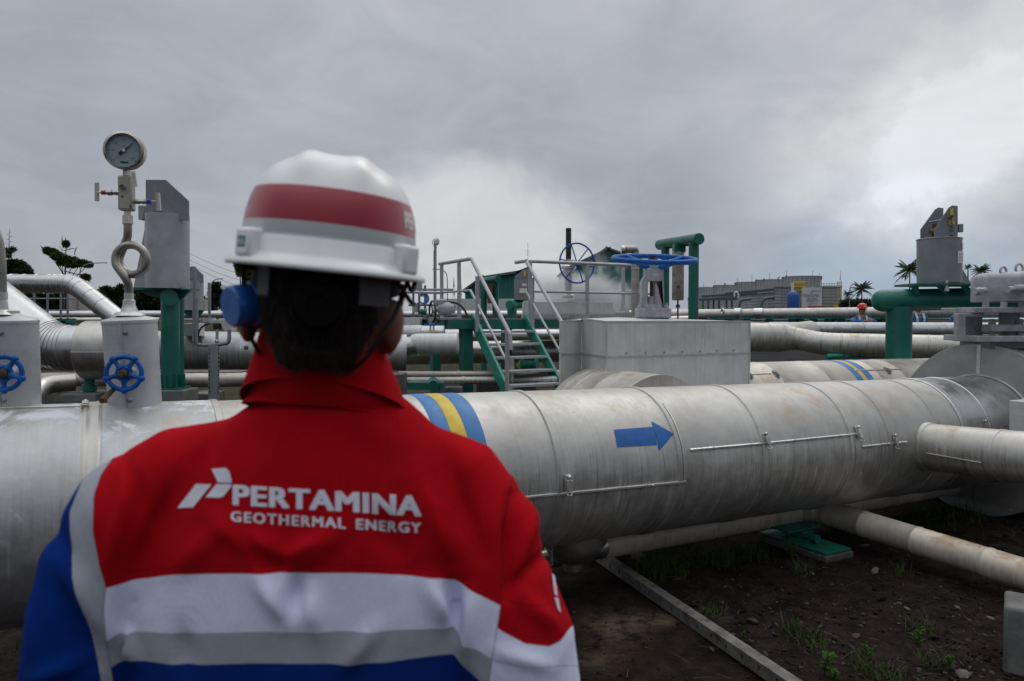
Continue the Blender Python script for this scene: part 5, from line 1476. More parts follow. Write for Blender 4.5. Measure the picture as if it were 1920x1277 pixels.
ct = thing('cooling_tower', 'long grey cooling tower with a row of wide fan stacks behind the pipes', 'cooling tower', V((wz(1500, 600, Yc).x, Yc, 0)))
zt = wz(1540, 539, Yc).z
xr, xl_ = wz(1577, 539, Yc).x, wz(1452, 539, Yc).x
Y5 = 250; x5 = wz(1290, 560, Y5).x
# body: near end wall plus long side receding to the left
mb = MB().prism([V((xl_, Yc, -.5)), V((xr, Yc, -.5)), V((xr + 8, Yc + 82, -.5)), V((x5, Y5, -.5))], V((0, 0, zt + .5)))
mb.build('louvre_wall', lou, ct, sharp=20)
MB().beam(V((xl_, Yc - .3, zt - .6)), V((x5, Y5 - .3, zt - .6)), .5, 1.0).build('deck_edge', ct_m, ct)
MB().box(V(((xl_ + xr) / 2, Yc + .2, zt + .15)), (xr - xl_ + .4, .8, .3)).build('deck_edge', ct_m, ct)
stk = paint('fan_stack_grey', (.35, .36, .375), .8, 0, .1, .3, 0)
for i, (cx_, wpx, yt, yb, Yk) in enumerate(((1503, 71, 519.5, 541, 178), (1447, 60, 525.5, 543, 196), (1405, 54, 530, 546, 214), (1362, 49, 535.5, 549, 232), (1322, 44, 539.5, 552, 250))):
    c = wz(cx_, yb + 3, Yk); h = wz(cx_, yt, Yk).z - c.z; r_ = S(wpx / 2, Yk)
    pr_ = [(r_ * .93, 0), (r_ * .90, h * .25), (r_ * .93, h * .6), (r_ * .985, h), (r_ * .95, h), (r_ * .9, h * .6)]
    f_ = MB().lathe(c, UP, pr_, 44).build('fan_stack', stk, ct, sharp=60)
    rb = MB()
    for q in range(26):
        a = q * 6.283 / 26; d = V((math.cos(a), math.sin(a), 0)); rb.beam(c + d * r_ * .93 + UP * h * .02, c + d * r_ * 1.0 + UP * h, .12, .10, up=d)
    rb.torus(c + UP * h, UP, r_ * .99, .12, 44, 5); ORG[f_.name] = ORG[ct.name]; rb.build('stack_ribs', ct_m, f_)
mb = MB()
for (x, y0, y1) in ((1319, 551, 530), (1340, 548, 527), (1356, 550, 538), (1383, 549, 521), (1410, 545, 513), (1443, 541, 512), (1475, 535, 508), (1524, 519, 507), (1537, 521, 512), (1576, 520, 508), (1390, 548, 533), (1398, 546, 534), (1418, 543, 527), (1460, 540, 524), (1575, 540, 520)):
    mb.cyl(P(x, y0 + 5, 168), P(x, y1, 168), .045, seg=5)
for (x, y) in ((1359, 534), (1380, 532), (1418, 527), (1432, 525), (1460, 522), (1474, 519)):
    mb.beam(P(x - 3, y + 4, 168), P(x + 1, y - 3, 168), .25, .25)
for x in range(1540, 1577, 5): mb.cyl(P(x, 540, Yc), P(x, 531, Yc), .06, seg=5)
mb.cyl(P(1538, 531.5, Yc), P(1577, 531.5, Yc), .07, seg=5).cyl(P(1538, 535.5, Yc), P(1577, 535.5, Yc), .05, seg=5)
mb.build('masts_and_railing', galv_d, ct)
yl = MB()
for x in (1570.5, 1578): yl.cyl(P(x, 578, 168), P(x, 527, 168), .08, seg=5)
for y in range(529, 578, 3): yl.cyl(P(1570.5, y, 168), P(1578, y, 168), .07, seg=4)
for x in range(1488, 1512, 3): yl.cyl(P(x, 543, 169), P(x, 529, 169), .10, seg=4)
for y in (529.5, 533, 538): yl.cyl(P(1487, y, 169), P(1511, y, 169), .14, seg=4)
yl.box(P(1497, 545, 169), (S(18, 169), .3, .3))
yl.box(P(1504, 545, 169), (S(8, 169), .4, .4)).cyl(P(1502, 545, 169), P(1500, 575, 169), .1, seg=4).box(P(1568, 574, 168), (S(8, 168), .4, S(10, 168)))
yl.build('yellow_ladder', yellow_far, ct)
mb = MB()
for i, (xa, ya, xb_, yb_) in enumerate(((1312, 562, 1382, 560), (1316, 556, 1420, 550), (1360, 551, 1452, 543))): mb.beam(P(xa, ya, 166), P(xb_, yb_, 160), .5, .5)
for x in (1318, 1328, 1338, 1348, 1362, 1372): mb.beam(P(x, 584, 164), P(x, 561, 164), .35, .35)
mb.build('dark_pipe_rack', paint('dark_rack', (.07, .10, .095), .7), ct)
mb = MB()
for pts in ([P(1386, 582, 150), P(1387, 566, 150), P(1392, 562, 150), P(1408, 561, 150)], [P(1427, 582, 150), P(1429, 564, 150), P(1436, 559, 150), P(1452, 558.5, 150)]):
    mb.sweep(smooth_path(pts, 2), S(2.6, 150), 10)
mb.cyl(P(1450, 558.5, 150), P(1452, 558.5, 150), S(3.8, 150)).build('riser_pipe', paint('dull_riser', (.10, .12, .11), .7), ct)
MB().sweep(smooth_path([P(1377, 556, 158), P(1377, 549, 158), P(1382, 547, 158), P(1385, 553, 158), P(1384, 558, 158)], 2), S(1.6, 158), 8).build('vent_loop', white, ct)
# blue tank
bt_ = MB().lathe(P(1487, 580, 140), UP, [(S(10.5, 140), 0), (S(10.8, 140), S(2, 140)), (S(10.8, 140), S(25, 140)), (S(9.5, 140), S(30, 140)), (S(5, 140), S(33.5, 140)), (.05, S(34.5, 140))], 28)
bt_.build('blue_tank', paint('blue_tank', (.02, .09, .33), .55, 0, .1, 1), label='round topped blue tank in front of the cooling tower', cat='tank')
# banner
bn = thing('banner', 'white banner with lettering hung on the cooling tower wall', 'banner', P(1522, 578, Yc - 2))
a_, b_ = P(1503, 577, Yc - 2), P(1541, 539, Yc - 2)
MB().box((a_ + b_) / 2, (b_.x - a_.x, .15, b_.z - a_.z)).build('cloth', paint('banner_white', (.62, .62, .65), .7, 0, .05, 1), bn)
mb = MB(); bx1 = V((1, 0, 0)); 
q = lambda x, y: P(x, y, Yc - 2.2)
def tln(s_, y, w_, sz, x=1524): add_text(mb, s_, sz, q(x, y), bx1, UP, bold=.0, fit=S(w_, Yc))
tln('PERTAMINA', 547, 14, .5, 1532); tln('PT PERTAMINA GEOTHERMAL', 556.5, 31, .95, 1521)
tln('AREA KAMOJANG', 562, 19, .75, 1523); tln('PROYEK PLTP', 566.5, 22, .65, 1523); tln('UNIT 5', 571.5, 16, .6, 1524)
mb.build('lettering', paint('banner_text', (.16, .16, .20), .7), bn, smooth=False)
mb = MB(); mb.prism([q(1520, 549), q(1522, 549), q(1524.5, 544), q(1523, 544)], V((0, -.05, 0))); mb.build('emblem', paint('banner_blue', (.05, .2, .5), .7), bn, smooth=False)
mb = MB(); mb.box(q(1528, 575), (S(26, Yc), .05, S(2.2, Yc))); mb.build('red_line', red_p, bn)
mb = MB(); mb.cyl(P(1486, 548, 150), P(1486, 530, 150), .3, seg=8); mb.build('white_pole', white, label='short white pole behind the blue tank', cat='pole')

# ================================================================ vegetation
bark = paint('bark', (.075, .06, .045), .9, 0, .3, 3, .3)
bark_d = paint('dead_wood', (.13, .115, .10), .9, 0, .2, 3, .2)
def foliage(nm, col, col2):
    m = bpy.data.materials.new(nm); t = NT(m); p = t.world_pos()
    c = t.mix(t.mr(t.noise(p, .8, 4), .35, .65), col, col2); c = t.mix(t.mr(t.noise(p, 6, 2), .4, .7, 0, .5), c, tuple(x * .5 for x in col))
    t.out(c, .65, 0, spec=.25); return m
fol_d = foliage('dark_foliage', (.020, .032, .014), (.042, .060, .022))
fol_m = foliage('foliage', (.036, .062, .018), (.075, .115, .032))
fol_p = foliage('palm_foliage', (.045, .066, .034), (.075, .10, .045))
fol_far = foliage('far_foliage', (.06, .08, .05), (.09, .11, .07))
def crown(mb, cen, rx, rz, n, L, rr, shell=.55, flat=0.0):
    for _ in range(n):
        while True:
            d = V((rr.gauss(0, 1), rr.gauss(0, 1), rr.gauss(0, 1)))
            if d.length > .1: break
        d.normalize(); q = shell + (1 - shell) * rr.random()
        q *= .82 + .3 * noise.noise(d * 2.2 + cen * .5)
        p = cen + V((d.x * rx * q, d.y * rx * q, d.z * rz * q))
        dd = (d + V((rr.uniform(-1, 1), rr.uniform(-1, 1), rr.uniform(-1, .8))) * .9); dd.z *= (1 - flat); dd.normalize()
        nn_ = V((rr.uniform(-1, 1), rr.uniform(-1, 1), rr.uniform(-.3, 1))).normalized()
        mb.tri_leaf(p, dd, nn_, L * rr.uniform(.6, 1.3), L * .22)
def tree(name, base_px, Y, clumps, label, mat, leafL, dens=26, trunk_w=3, limbs=True, cat='tree', group=None, rrs=1, twigs=()):
    rr = random.Random(rrs); b = P(base_px, 600, Y); b.z = 0
    th = thing(name, label, cat, b, group); tb = MB(); cb2 = MB()
    top = max(clumps, key=lambda c: -c[1]); tip = P(top[0], top[1], Y)
    mid_ = b.lerp(tip, .5) + V((rr.uniform(-1, 1) * S(2, Y), 0, 0))
    tb.sweep([b, mid_, tip], [S(trunk_w, Y), S(trunk_w * .7, Y), S(trunk_w * .25, Y)], 8)
    for (x, y, rx, rz) in clumps:
        c = P(x, y, Y + rr.uniform(-.4, .4) * S(rx, Y)); n = int(dens * max(6, rx * rz / 6))
        crown(cb2, c, S(rx, Y), S(rz, Y), n, leafL, rr)
        if limbs:
            f = min(.9, max(.25, (c.z / max(tip.z, .1)) * .7)); st_ = b.lerp(mid_, f * 2) if f < .5 else mid_.lerp(tip, f * 2 - 1)
            tb.sweep([st_, st_.lerp(c, .5) + V((0, 0, -S(rz * .3, Y))), c], [S(trunk_w * .4, Y), S(trunk_w * .28, Y), S(.5, Y)], 6)
    for pts in twigs:
        tb.sweep([P(x, y, Y) for x, y in pts], [S(.9, Y)] * (len(pts) - 1) + [S(.3, Y)], 5)
    tb.build('trunk', bark, th); cb2.build('crown', mat, th, smooth=False)
    return th
tree('spreading_tree', 117, 60, [(96, 472, 13, 6), (108, 480, 12, 7), (122, 486, 14, 7), (138, 489, 12, 6), (152, 493, 14, 6), (165, 496, 9, 5), (135, 497, 14, 4), (160, 520, 9, 5), (124, 457, 5, 5), (88, 468, 6, 3), (116, 493, 8, 4)],
     'flat topped windswept tree above the overhead pipe', fol_m, .20, 80, 2.6, rrs=5,
     twigs=([(119, 465), (116, 452), (117, 441)], [(119, 465), (123, 450), (122, 444)], [(120, 470), (135, 466), (144, 467)], [(140, 478), (141, 470), (145, 462)], [(84, 468), (78, 464), (76, 460)], [(118, 470), (111, 462)], [(120, 508), (150, 516), (172, 530)]))
tree('tree', 27, 55, [(25, 497, 24, 10), (40, 505, 18, 8), (8, 503, 18, 12), (50, 512, 10, 6)], 'dense dark rounded tree at the left edge', fol_d, .22, 85, 3, rrs=6)
bare = thing('bare_tree', 'nearly leafless tall thin tree at the far left', 'tree', P(17, 600, 58))
mb = MB().sweep([P(16, 600, 58), P(16.5, 500, 58), P(17.5, 429, 58)], [S(1.6, 58), S(1.3, 58), S(.3, 58)], 6)
rr = random.Random(4)
for i in range(17):
    y = 436 + i * 4.4; sg = -1 if i % 2 else 1; l = 4 + 9 * min(1, (y - 430) / 50) * rr.uniform(.6, 1.2)
    mb.sweep([P(17, y, 58), P(17 + sg * l * .6, y - 1, 58 + rr.uniform(-.3, .3)), P(17 + sg * l, y - rr.uniform(-1, 4), 58)], [S(.5, 58), S(.4, 58), S(.15, 58)], 4)
mb.build('trunk', bark_d, bare); mb = MB(); 
for x, y, a_, b2 in ((12, 470, 4, 2.5), (20, 469, 5, 2.5), (16, 478, 4, 4), (24, 468, 3, 2)): crown(mb, P(x, y, 58), S(a_, 58), S(b2, 58), 60, .25, rr)
mb.build('leaves', fol_m, bare, smooth=False)
tree('tree', 408, 70, [(408, 553, 15, 22), (404, 540, 9, 10), (416, 565, 10, 12)], 'dark narrow bushy tree left of the blue cup', fol_d, .35, 44, 3, rrs=8)
tree('tree', 462, 45, [(455, 508, 12, 9), (448, 499, 8, 5), (466, 516, 12, 12), (461, 500, 9, 8), (470, 530, 12, 12)], 'leafy tree top just under the left edge of the helmet brim', fol_m, .22, 40, 2.5, rrs=9)
for i, (x0, x1, yt, lab) in enumerate(((-30, 60, 560, 'at the left edge'), (40, 130, 556, 'behind the thin railing'), (120, 195, 556, 'below the overhead pipe bend'), (190, 240, 546, 'left of the gauge siphon'), (235, 312, 553, 'behind the green bracket'), (340, 400, 566, 'left of the narrow bushy tree'), (820, 905, 590, 'far behind the handrail'), (430, 520, 566, 'behind the head of the man'))):
    rr = random.Random(20 + i); cl = []
    x = x0
    while x < x1: cl.append((x, yt + 12 + rr.uniform(-7, 5), rr.uniform(9, 15), rr.uniform(12, 20))); x += 9
    if i == 6: cl = [(x_, 592, 10, 3) for x_ in range(820, 905, 9)]
    tree('bush_row', (x0 + x1) / 2, 75 + i * 4, cl, 'part of the dark tree line ' + lab, fol_d if i != 6 else fol_far, .5, 30, 2, cat='trees', group='dark tree line on the horizon', rrs=30 + i)
cl = [(x, 573 + random.Random(x).uniform(-4, 3), 10, 7) for x in range(1586, 1650, 8)]
tree('bush_row', 1615, 150, cl, 'low bushes at the foot of the palms', fol_far, 1.0, 26, 1, cat='bushes', rrs=50)
tree('bush_row', 1590, 150, [(1592, 572, 9, 9), (1584, 576, 6, 6), (1600, 576, 8, 6)], 'rounded bush between the cooling tower and the palms', fol_p, .9, 30, 1, cat='bush', rrs=51)
def palm(x, y, Y, rad, label, seed, lean=0):
    rr = random.Random(seed); b = P(x + lean, 600, Y); b.z = 0; top = P(x, y, Y)
    th = thing('palm_tree', label, 'palm tree', b, 'coconut palms on the horizon')
    MB().sweep([b, b.lerp(top, .5) + V((S(lean * -.2, Y), 0, 0)), top], [S(1.9, Y), S(1.3, Y), S(1.0, Y)], 8).build('trunk', bark, th)
    mb = MB(); Rd = S(rad, Y)
    nf = 23
    for i in range(nf):
        a = i * 2.399; up_ = 1.15 - 1.75 * (i / nf) + rr.uniform(-.12, .12)
        d = V((math.cos(a), math.sin(a) * .9, 0)); pts = []
        for q in range(9):
            f = q / 8; pts.append(top + d * Rd * f * math.cos(up_ * .8) + UP * Rd * (math.sin(up_) * f * 1.05 - .30 * f * f))
        mb.sweep(pts, [Rd * .014] * 8 + [Rd * .004], 4)
        for q in range(1, 30):
            f = q / 30; p_ = pat(pts, plen(pts) * f); tg_ = (pat(pts, plen(pts) * min(1, f + .05)) - p_)
            if tg_.length < 1e-5: continue
            tg_.normalize(); sd_ = tg_.cross(UP)
            if sd_.length < .05: continue
            sd_.normalize(); ll = Rd * (.20 * math.sin(3.0 * min(1, f + .12)) + .05)
            for sg in (-1, 1):
                dd = (sd_ * sg * .75 + tg_ * .55 + UP * (-.5 + rr.uniform(-.15, .1))).normalized()
                mb.tri_leaf(p_, dd, UP.cross(dd) + UP * .3, ll, Rd * .015)
    mb.build('crown', fol_p, th, smooth=False)
palm(1616, 541, 150, 23, 'middle sized palm above the red helmeted worker', 1)
palm(1590, 551, 185, 12, 'smallest distant palm left of the worker', 2)
palm(1706, 505, 125, 30, 'largest palm, left of the big right spring can', 3, -2)
palm(1840, 507, 140, 20, 'palm right of the big right spring can', 4)
palm(1815, 500, 170, 9, 'palm nearly hidden behind the right spring can fin', 5)
palm(1658, 574, 200, 9, 'tiny palm half hidden by the green tube', 6)
# ================================================================ green plant building with vapour
def sheet(nm, c):
    m = bpy.data.materials.new(nm); t = NT(m); p = t.world_pos(); sx = t.n('ShaderNodeSeparateXYZ'); t.l(p, sx.inputs[0])
    wv = t.math('SINE', t.math('MULTIPLY', sx.outputs[0], 14.0)); f = t.mr(t.noise(p, .5, 5), .3, .7, .8, 1.15)
    cc = t.n('ShaderNodeCombineColor'); [t.l(f, cc.inputs[k]) for k in range(3)]
    t.out(t.mix(1., c, cc.outputs[0], 'MULTIPLY'), .6, 0, t.bump(wv, .5, .05)); return m
gsh = sheet('green_sheet', (.016, .15, .13)); gsr = sheet('dark_roof_sheet', (.10, .13, .13))
def shed(label, pts, yb, Y, depth, roofmat):
    th = thing('plant_building', label, 'building', V((P(pts[0][0], 600, Y).x, Y, 0)))
    w3 = [P(x, y, Y) for x, y in pts]
    lo, hi = V((w3[0].x, Y, 0)), V((w3[-1].x, Y, 0))
    MB().prism([lo, hi] + w3[::-1], V((0, depth, 0))).build('wall', gsh, th, sharp=20)
    mb = MB()
    for a_, b_ in zip(w3[:-1], w3[1:]):
        o = (b_ - a_).normalized() * .3
        mb.prism([a_ - o + V((0, -.6, .05)), b_ + o + V((0, -.6, .05)), b_ + o + V((0, -.6, .3)), a_ - o + V((0, -.6, .3))], V((0, depth + 1, 0)))
    mb.build('roof', roofmat, th, sharp=20); return th
shed('wide green gabled plant building half hidden in the rising vapour', [(1064, 505), (1140, 469), (1215, 495)], 600, 95, 18, gsr)
shed('dark green shed with a sloping roof behind the green portal', [(872, 546), (902, 524), (972, 513), (992, 505)], 600, 80, 12, gsr)
MB().box(P(905, 580, 62), (S(150, 62), 6, S(36, 62))).build('low_building', paint('pale_wall', (.55, .58, .57), .8), label='low pale walled building behind the stair platform', cat='building')
# chimney pins on roof
mb = MB(); mb.cyl(P(1137, 470, 95), P(1137, 461, 95), .06, seg=5); mb.build('lightning_rod', galv, label='tiny rod on the ridge of the green gabled building', cat='rod')
# vapour
vm = bpy.data.materials.new('vapour'); t = NT(vm)
co = t.co('Object')
sx = t.n('ShaderNodeSeparateXYZ'); t.l(co, sx.inputs[0])
nz_ = t.noise(t.mapping(co, (1, .5, 1)), .42, 4, .6, .5)
rx = t.math('MULTIPLY', sx.outputs[0], sx.outputs[0]); 
# plume: narrow low, wider and drifting right with height
def gauss(cx_, cz_, wx_, wz_):
    a_ = t.math('DIVIDE', t.math('SUBTRACT', sx.outputs[0], cx_), wx_); b_ = t.math('DIVIDE', t.math('SUBTRACT', sx.outputs[2], cz_), wz_)
    y_ = t.math('DIVIDE', sx.outputs[1], 3.0)
    s_ = t.math('ADD', t.math('ADD', t.math('MULTIPLY', a_, a_), t.math('MULTIPLY', b_, b_)), t.math('MULTIPLY', y_, y_))
    return t.math('EXPONENT', t.math('MULTIPLY', s_, -1.0))
g_ = t.math('ADD', t.math('ADD', gauss(-2.2, -2.5, 2.6, 2.0), gauss(-4.2, -1.8, 1.6, 1.5)), t.math('ADD', gauss(.3, -2.2, 2.6, 1.7), t.math('MULTIPLY', gauss(.4, 1.0, 2.8, 2.2), .30)))
den = t.math('MULTIPLY', t.mr(t.math('MULTIPLY', g_, t.mr(nz_, .32, .62)), .10, .8, 0, 1), 1.25)
pv = t.n('ShaderNodeVolumePrincipled'); pv.inputs['Color'].default_value = (.93, .95, .96, 1); pv.inputs['Anisotropy'].default_value = .3
t.l(den, pv.inputs['Density']); o = t.n('ShaderNodeOutputMaterial'); t.l(pv.outputs[0], o.inputs['Volume'])
Ysm = 60; cS = P(1112, 520, Ysm)
MB().box(V((0, 0, 0)), (11.5, 7, 8.6)).build('steam', vm, org=V((0, 0, 0)), kind='stuff', label='white vapour drifting in front of the green gabled building', cat='steam').location = cS
for vv_ in (vm,): vv_.volume_intersection_method = 'FAST' if hasattr(vv_, 'volume_intersection_method') else None
# ================================================================ people
skin = paint('skin', (.34, .16, .10), .5, 0, .12, 9, .1)
skin_m = bpy.data.materials.new('skin_tone'); t = NT(skin_m); co = t.co()
b_ = t.out(t.mix(t.mr(t.noise(co, 14, 4), .35, .65), (.17, .060, .034), (.22, .085, .050)), .5, 0, t.bump(t.noise(co, 160, 2), .15, .001))
b_.inputs['Subsurface Weight'].default_value = .12; b_.inputs['Subsurface Radius'].default_value = (.02, .008, .004); b_.inputs['Subsurface Scale'].default_value = .5
def capsule(mb, pts, rads, seg=14):
    mb.sweep(pts, rads, seg); mb.ball(pts[0], rads[0], seg, 8); mb.ball(pts[-1], rads[-1], seg, 8)
def hand(mb, wrist, dirv, palmn, side, s=1.0, curl=.5):
    """palm, four bent fingers, thumb. dirv: towards fingertips, palmn: out of the palm, side: thumb side direction"""
    d = V(dirv).normalized(); n = V(palmn); n = (n - d * n.dot(d)).normalized(); sd = V(side); sd = (sd - d * sd.dot(d) - n * sd.dot(n)).normalized()
    c = wrist + d * .05 * s
    rot = Matrix((sd, n, d)).transposed()
    mb.ball(c, (.040 * s, .016 * s, .052 * s), 14, 10, rot)
    for i, (o, L) in enumerate(((.028, .070), (.010, .078), (-.009, .072), (-.027, .056))):
        p = wrist + d * .088 * s + sd * o * s; pts = [p - d * .02 * s, p]; a = .18
        dd = d
        for q, fr_ in enumerate((.42, .33, .25)):
            a += curl * (.5 + .25 * q); dd = d * math.cos(a) + n * math.sin(a)
            pts.append(pts[-1] + dd * L * fr_ * s)
        capsule(mb, pts, [r * s for r in (.0095, .0095, .0088, .008, .0066)], 8)
    p = wrist + d * .03 * s + sd * .032 * s
    capsule(mb, [p, p + (sd * .6 + d * .7 + n * .35).normalized() * .035 * s, p + (sd * .6 + d * .7 + n * .35).normalized() * .035 * s + (d * .9 + n * .5).normalized() * .028 * s], [.013 * s, .0105 * s, .008 * s], 8)

# ---------------------------------------------------------------- the man in front, seen from behind
HX, HY, HZ = -.226, .905, 1.640          # head centre
man = thing('person', 'man seen from behind in a red, white and blue coverall, standing in the foreground', 'person', V((-.25, .92, 0)))
yaw, roll = R(11), R(-5.5)                # turned a little to his left, head tipped to the right
HR = Matrix.Rotation(roll, 3, V((0, 1, 0))) if False else Matrix.Rotation(R(5.6), 3, 'Y') @ Matrix.Rotation(R(11), 3, 'Z')
HC = V((HX, HY, HZ))
def hd(x, y, z): return HC + HR @ V((x, y, z))      # head space: x right, y forward, z up
mb = MB()
mb.ball(HC, (.074, .093, .108), 28, 20, HR)
mb.ball(hd(0, .028, -.045), (.058, .062, .066), 24, 16, HR)          # jaw
mb.ball(hd(0, .060, -.088), (.026, .022, .018), 14, 10, HR)          # chin
mb.sweep([hd(0, .088, .012), hd(0, .103, -.012), hd(0, .108, -.026), hd(0, .092, -.034)], [.009, .011, .015, .010], 12)   # nose
mb.ball(hd(0, .086, -.052), (.022, .009, .005), 12, 8, HR); mb.ball(hd(0, .084, -.061), (.019, .009, .006), 12, 8, HR)     # lips
mb.sweep([hd(-.045, .074, .026), hd(0, .090, .022), hd(.045, .074, .026)], [.009, .010, .009], 10)                    # brow
for sg in (-1, 1):
    mb.ball(hd(sg * .031, .080, .006), (.013, .010, .009), 12, 8, HR)
    er = HR @ Matrix.Rotation(sg * R(-30), 3, 'Z')
    c = hd(sg * .0865, -.012, -.040)
    mb.ball(c, (.0085, .023, .034), 16, 12, er)
    mb.ball(hd(sg * .082, -.004, -.066), (.009, .011, .015), 12, 8, HR)
NB = V((-.235, .958, 1.46))
mb.sweep([hd(0, -.006, -.045), HC.lerp(NB, .5) + V((0, .008, 0)), NB], [.066, .064, .060], 24)
# trunk and arms (under the clothes)
mb.sweep([V((-.24, .965, 1.46)), V((-.245, .965, 1.38)), V((-.245, .965, 1.2)), V((-.245, .965, 1.02)), V((-.245, .96, .92))], [.062, .085, .095, .095, .11], 24)
ARMS = {-1: [V((-.405, .935, 1.385)), V((-.500, .925, 1.10)), V((-.470, 1.06, .88))],
        1: [V((-.075, .935, 1.380)), V((.010, .935, 1.09)), V((-.010, 1.07, .87))]}
for sg, (a_, b_, c_) in ARMS.items():
    mb.sweep([V((-.245, .96, 1.38)), a_ + V((0, .01, -.015)), a_.lerp(b_, .5), b_, b_.lerp(c_, .35), c_], [.06, .048, .044, .040, .040, .028], 18)
    hip, kn, an = V((-.245 + sg * .085, .955, .93)), V((-.245 + sg * .11, .93, .50)), V((-.245 + sg * .12, .97, .09))
    mb.sweep([hip, hip.lerp(kn, .5), kn, kn.lerp(an, .35), an], [.095, .078, .056, .056, .038], 18)
    mb.ball(an, .042, 12, 8)
me = remesh(mb, .006, 5, .5)
hm = MB()
for sg, (a_, b_, c_) in ARMS.items():
    hand(hm, c_, (c_ - b_), V((-sg * 1.0, 0, 0)), V((0, 1, 0)), 1.0, .45)
hme = hm.mesh('h')
bm = bmesh.new(); bm.from_mesh(me)
for f in bm.faces: f.smooth = True
bm.from_mesh(hme); bm.to_mesh(me); bm.free()
for v_ in me.vertices: v_.co -= ORG[man.name]
me.materials.clear(); me.materials.append(skin_m); me.polygons.foreach_set('material_index', [0] * len(me.polygons)); me.shade_smooth()
link(me, 'body', man, ORG[man.name])
# hair: shell over the back and sides of the skull
hair_m = bpy.data.materials.new('dark_hair'); t = NT(hair_m); co = t.co()
nh = t.noise(t.mapping(co, (420, 420, 30)), 1, 3, .7)
t.out(t.mix(t.mr(nh, .45, .8), (.008, .0055, .0042), (.075, .044, .030)), t.mr(nh, .3, .7, .55, .75), 0, t.bump(nh, .8, .003), spec=.2)
mb = MB(); rr = random.Random(2)
mb.ball(HC + HR @ V((0, -.008, .012)), (.0785, .094, .108), 32, 22, HR)
mb.ball(HC + HR @ V((0, -.024, -.026)), (.0745, .072, .066), 28, 18, HR)
mb.sweep([hd(0, -.026, -.05), hd(0, -.010, -.085), hd(0, .0, -.10)], [.066, .058, .052], 24)
hm_ = remesh(mb, .005, 4, .5)
bm = bmesh.new(); bm.from_mesh(hm_)
Ri = HR.inverted()
def inhair(p):
    q = Ri @ (p - HC)
    if q.y > .045: return False
    if abs(q.x) > .060 and q.z < -.045 - (.075 - abs(q.x)) * 1.5: return False
    lim = -.098 + max(0, abs(q.x) - .040) * 2.4 + max(0, q.y + .03) * 1.1 + noise.noise(q * 60) * .006
    if abs(q.x) > .055 and q.y > -.005 and q.z < .0: return False
    return q.z > lim
dl = [f for f in bm.faces if not inhair(f.calc_center_median())]
bmesh.ops.delete(bm, geom=dl, context='FACES')
for v_ in bm.verts:
    q = v_.co; v_.co = q + v_.normal * (noise.noise(V((q.x * 90, q.y * 90, q.z * 14))) * .0022)
for f in bm.faces: f.smooth = True
seeds = [(v_.co.copy(), v_.normal.copy()) for v_ in bm.verts]
bm.to_mesh(hm_); bm.free()
mb = MB()
for _ in range(5200):
    p, n_ = rr.choice(seeds); q = Ri @ (p - HC)
    if q.z > .06: continue
    d = (HR @ V((q.x * -1.5 + rr.uniform(-.25, .25), rr.uniform(-.1, .1), -1)) + n_ * rr.uniform(.05, .35)); d.normalize()
    l = rr.uniform(.010, .022) * (.55 if q.z < -.07 else 1); s_ = d.cross(n_).normalized() * .0006; i = len(mb.v)
    mb.v += [p - s_, p + s_, p + d * l]; mb.face((i, i + 1, i + 2))
bm = bmesh.new(); bm.from_mesh(hm_); m2 = mb.mesh('x', smooth=False); bm.from_mesh(m2); bm.to_mesh(hm_); bm.free()
for v_ in hm_.vertices: v_.co -= ORG[man.name]
hm_.materials.clear(); hm_.materials.append(hair_m)
hm_.polygons.foreach_set('material_index', [0] * len(hm_.polygons))
link(hm_, 'hair', man, ORG[man.name])
# eyes
mb = MB()
for sg in (-1, 1): mb.ball(hd(sg * .031, .0875, .006), (.008, .005, .005), 12, 8, HR)
mb.build('eyes', white, man)
mb = MB()
for sg in (-1, 1): mb.ball(hd(sg * .031, .0922, .006), (.0032, .0012, .0032), 10, 6, HR)
mb.build('pupils', black_g, man)
# ---------------------------------------------------------------- coverall
def tor(x, y, z): return V((x, y, z))
mb = MB()
def loft(secs, seg=48, mb=mb):
    """secs: (cx, cy, z, a, b, n)"""
    idx = []
    for cx_, cy_, z, a_, b_, n_ in secs:
        i0 = len(mb.v); idx.append(i0)
        for k in range(seg):
            th_ = 2 * math.pi * k / seg; c, s_ = math.cos(th_), math.sin(th_)
            mb.v.append(V((cx_ + a_ * math.copysign(abs(c) ** (2 / n_), c), cy_ + b_ * math.copysign(abs(s_) ** (2 / n_), s_), z)))
    for i in range(len(idx) - 1):
        for k in range(seg):
            k2 = (k + 1) % seg; mb.face((idx[i] + k, idx[i] + k2, idx[i + 1] + k2, idx[i + 1] + k))
    mb.face([idx[0] + k for k in reversed(range(seg))]); mb.face([idx[-1] + k for k in range(seg)])
loft([(-.250, .955, .86, .185, .135, 2.3), (-.250, .955, 1.0, .200, .135, 2.3), (-.250, .952, 1.10, .222, .135, 2.4), (-.252, .952, 1.18, .232, .135, 2.4), (-.250, .950, 1.26, .232, .130, 2.4), (-.248, .946, 1.33, .222, .120, 2.3), (-.244, .944, 1.38, .205, .108, 2.2),
      (-.240, .944, 1.42, .180, .094, 2.1), (-.236, .945, 1.455, .145, .082, 2.0), (-.232, .946, 1.485, .108, .074, 2.0), (-.229, .946, 1.505, .080, .068, 2.0)])
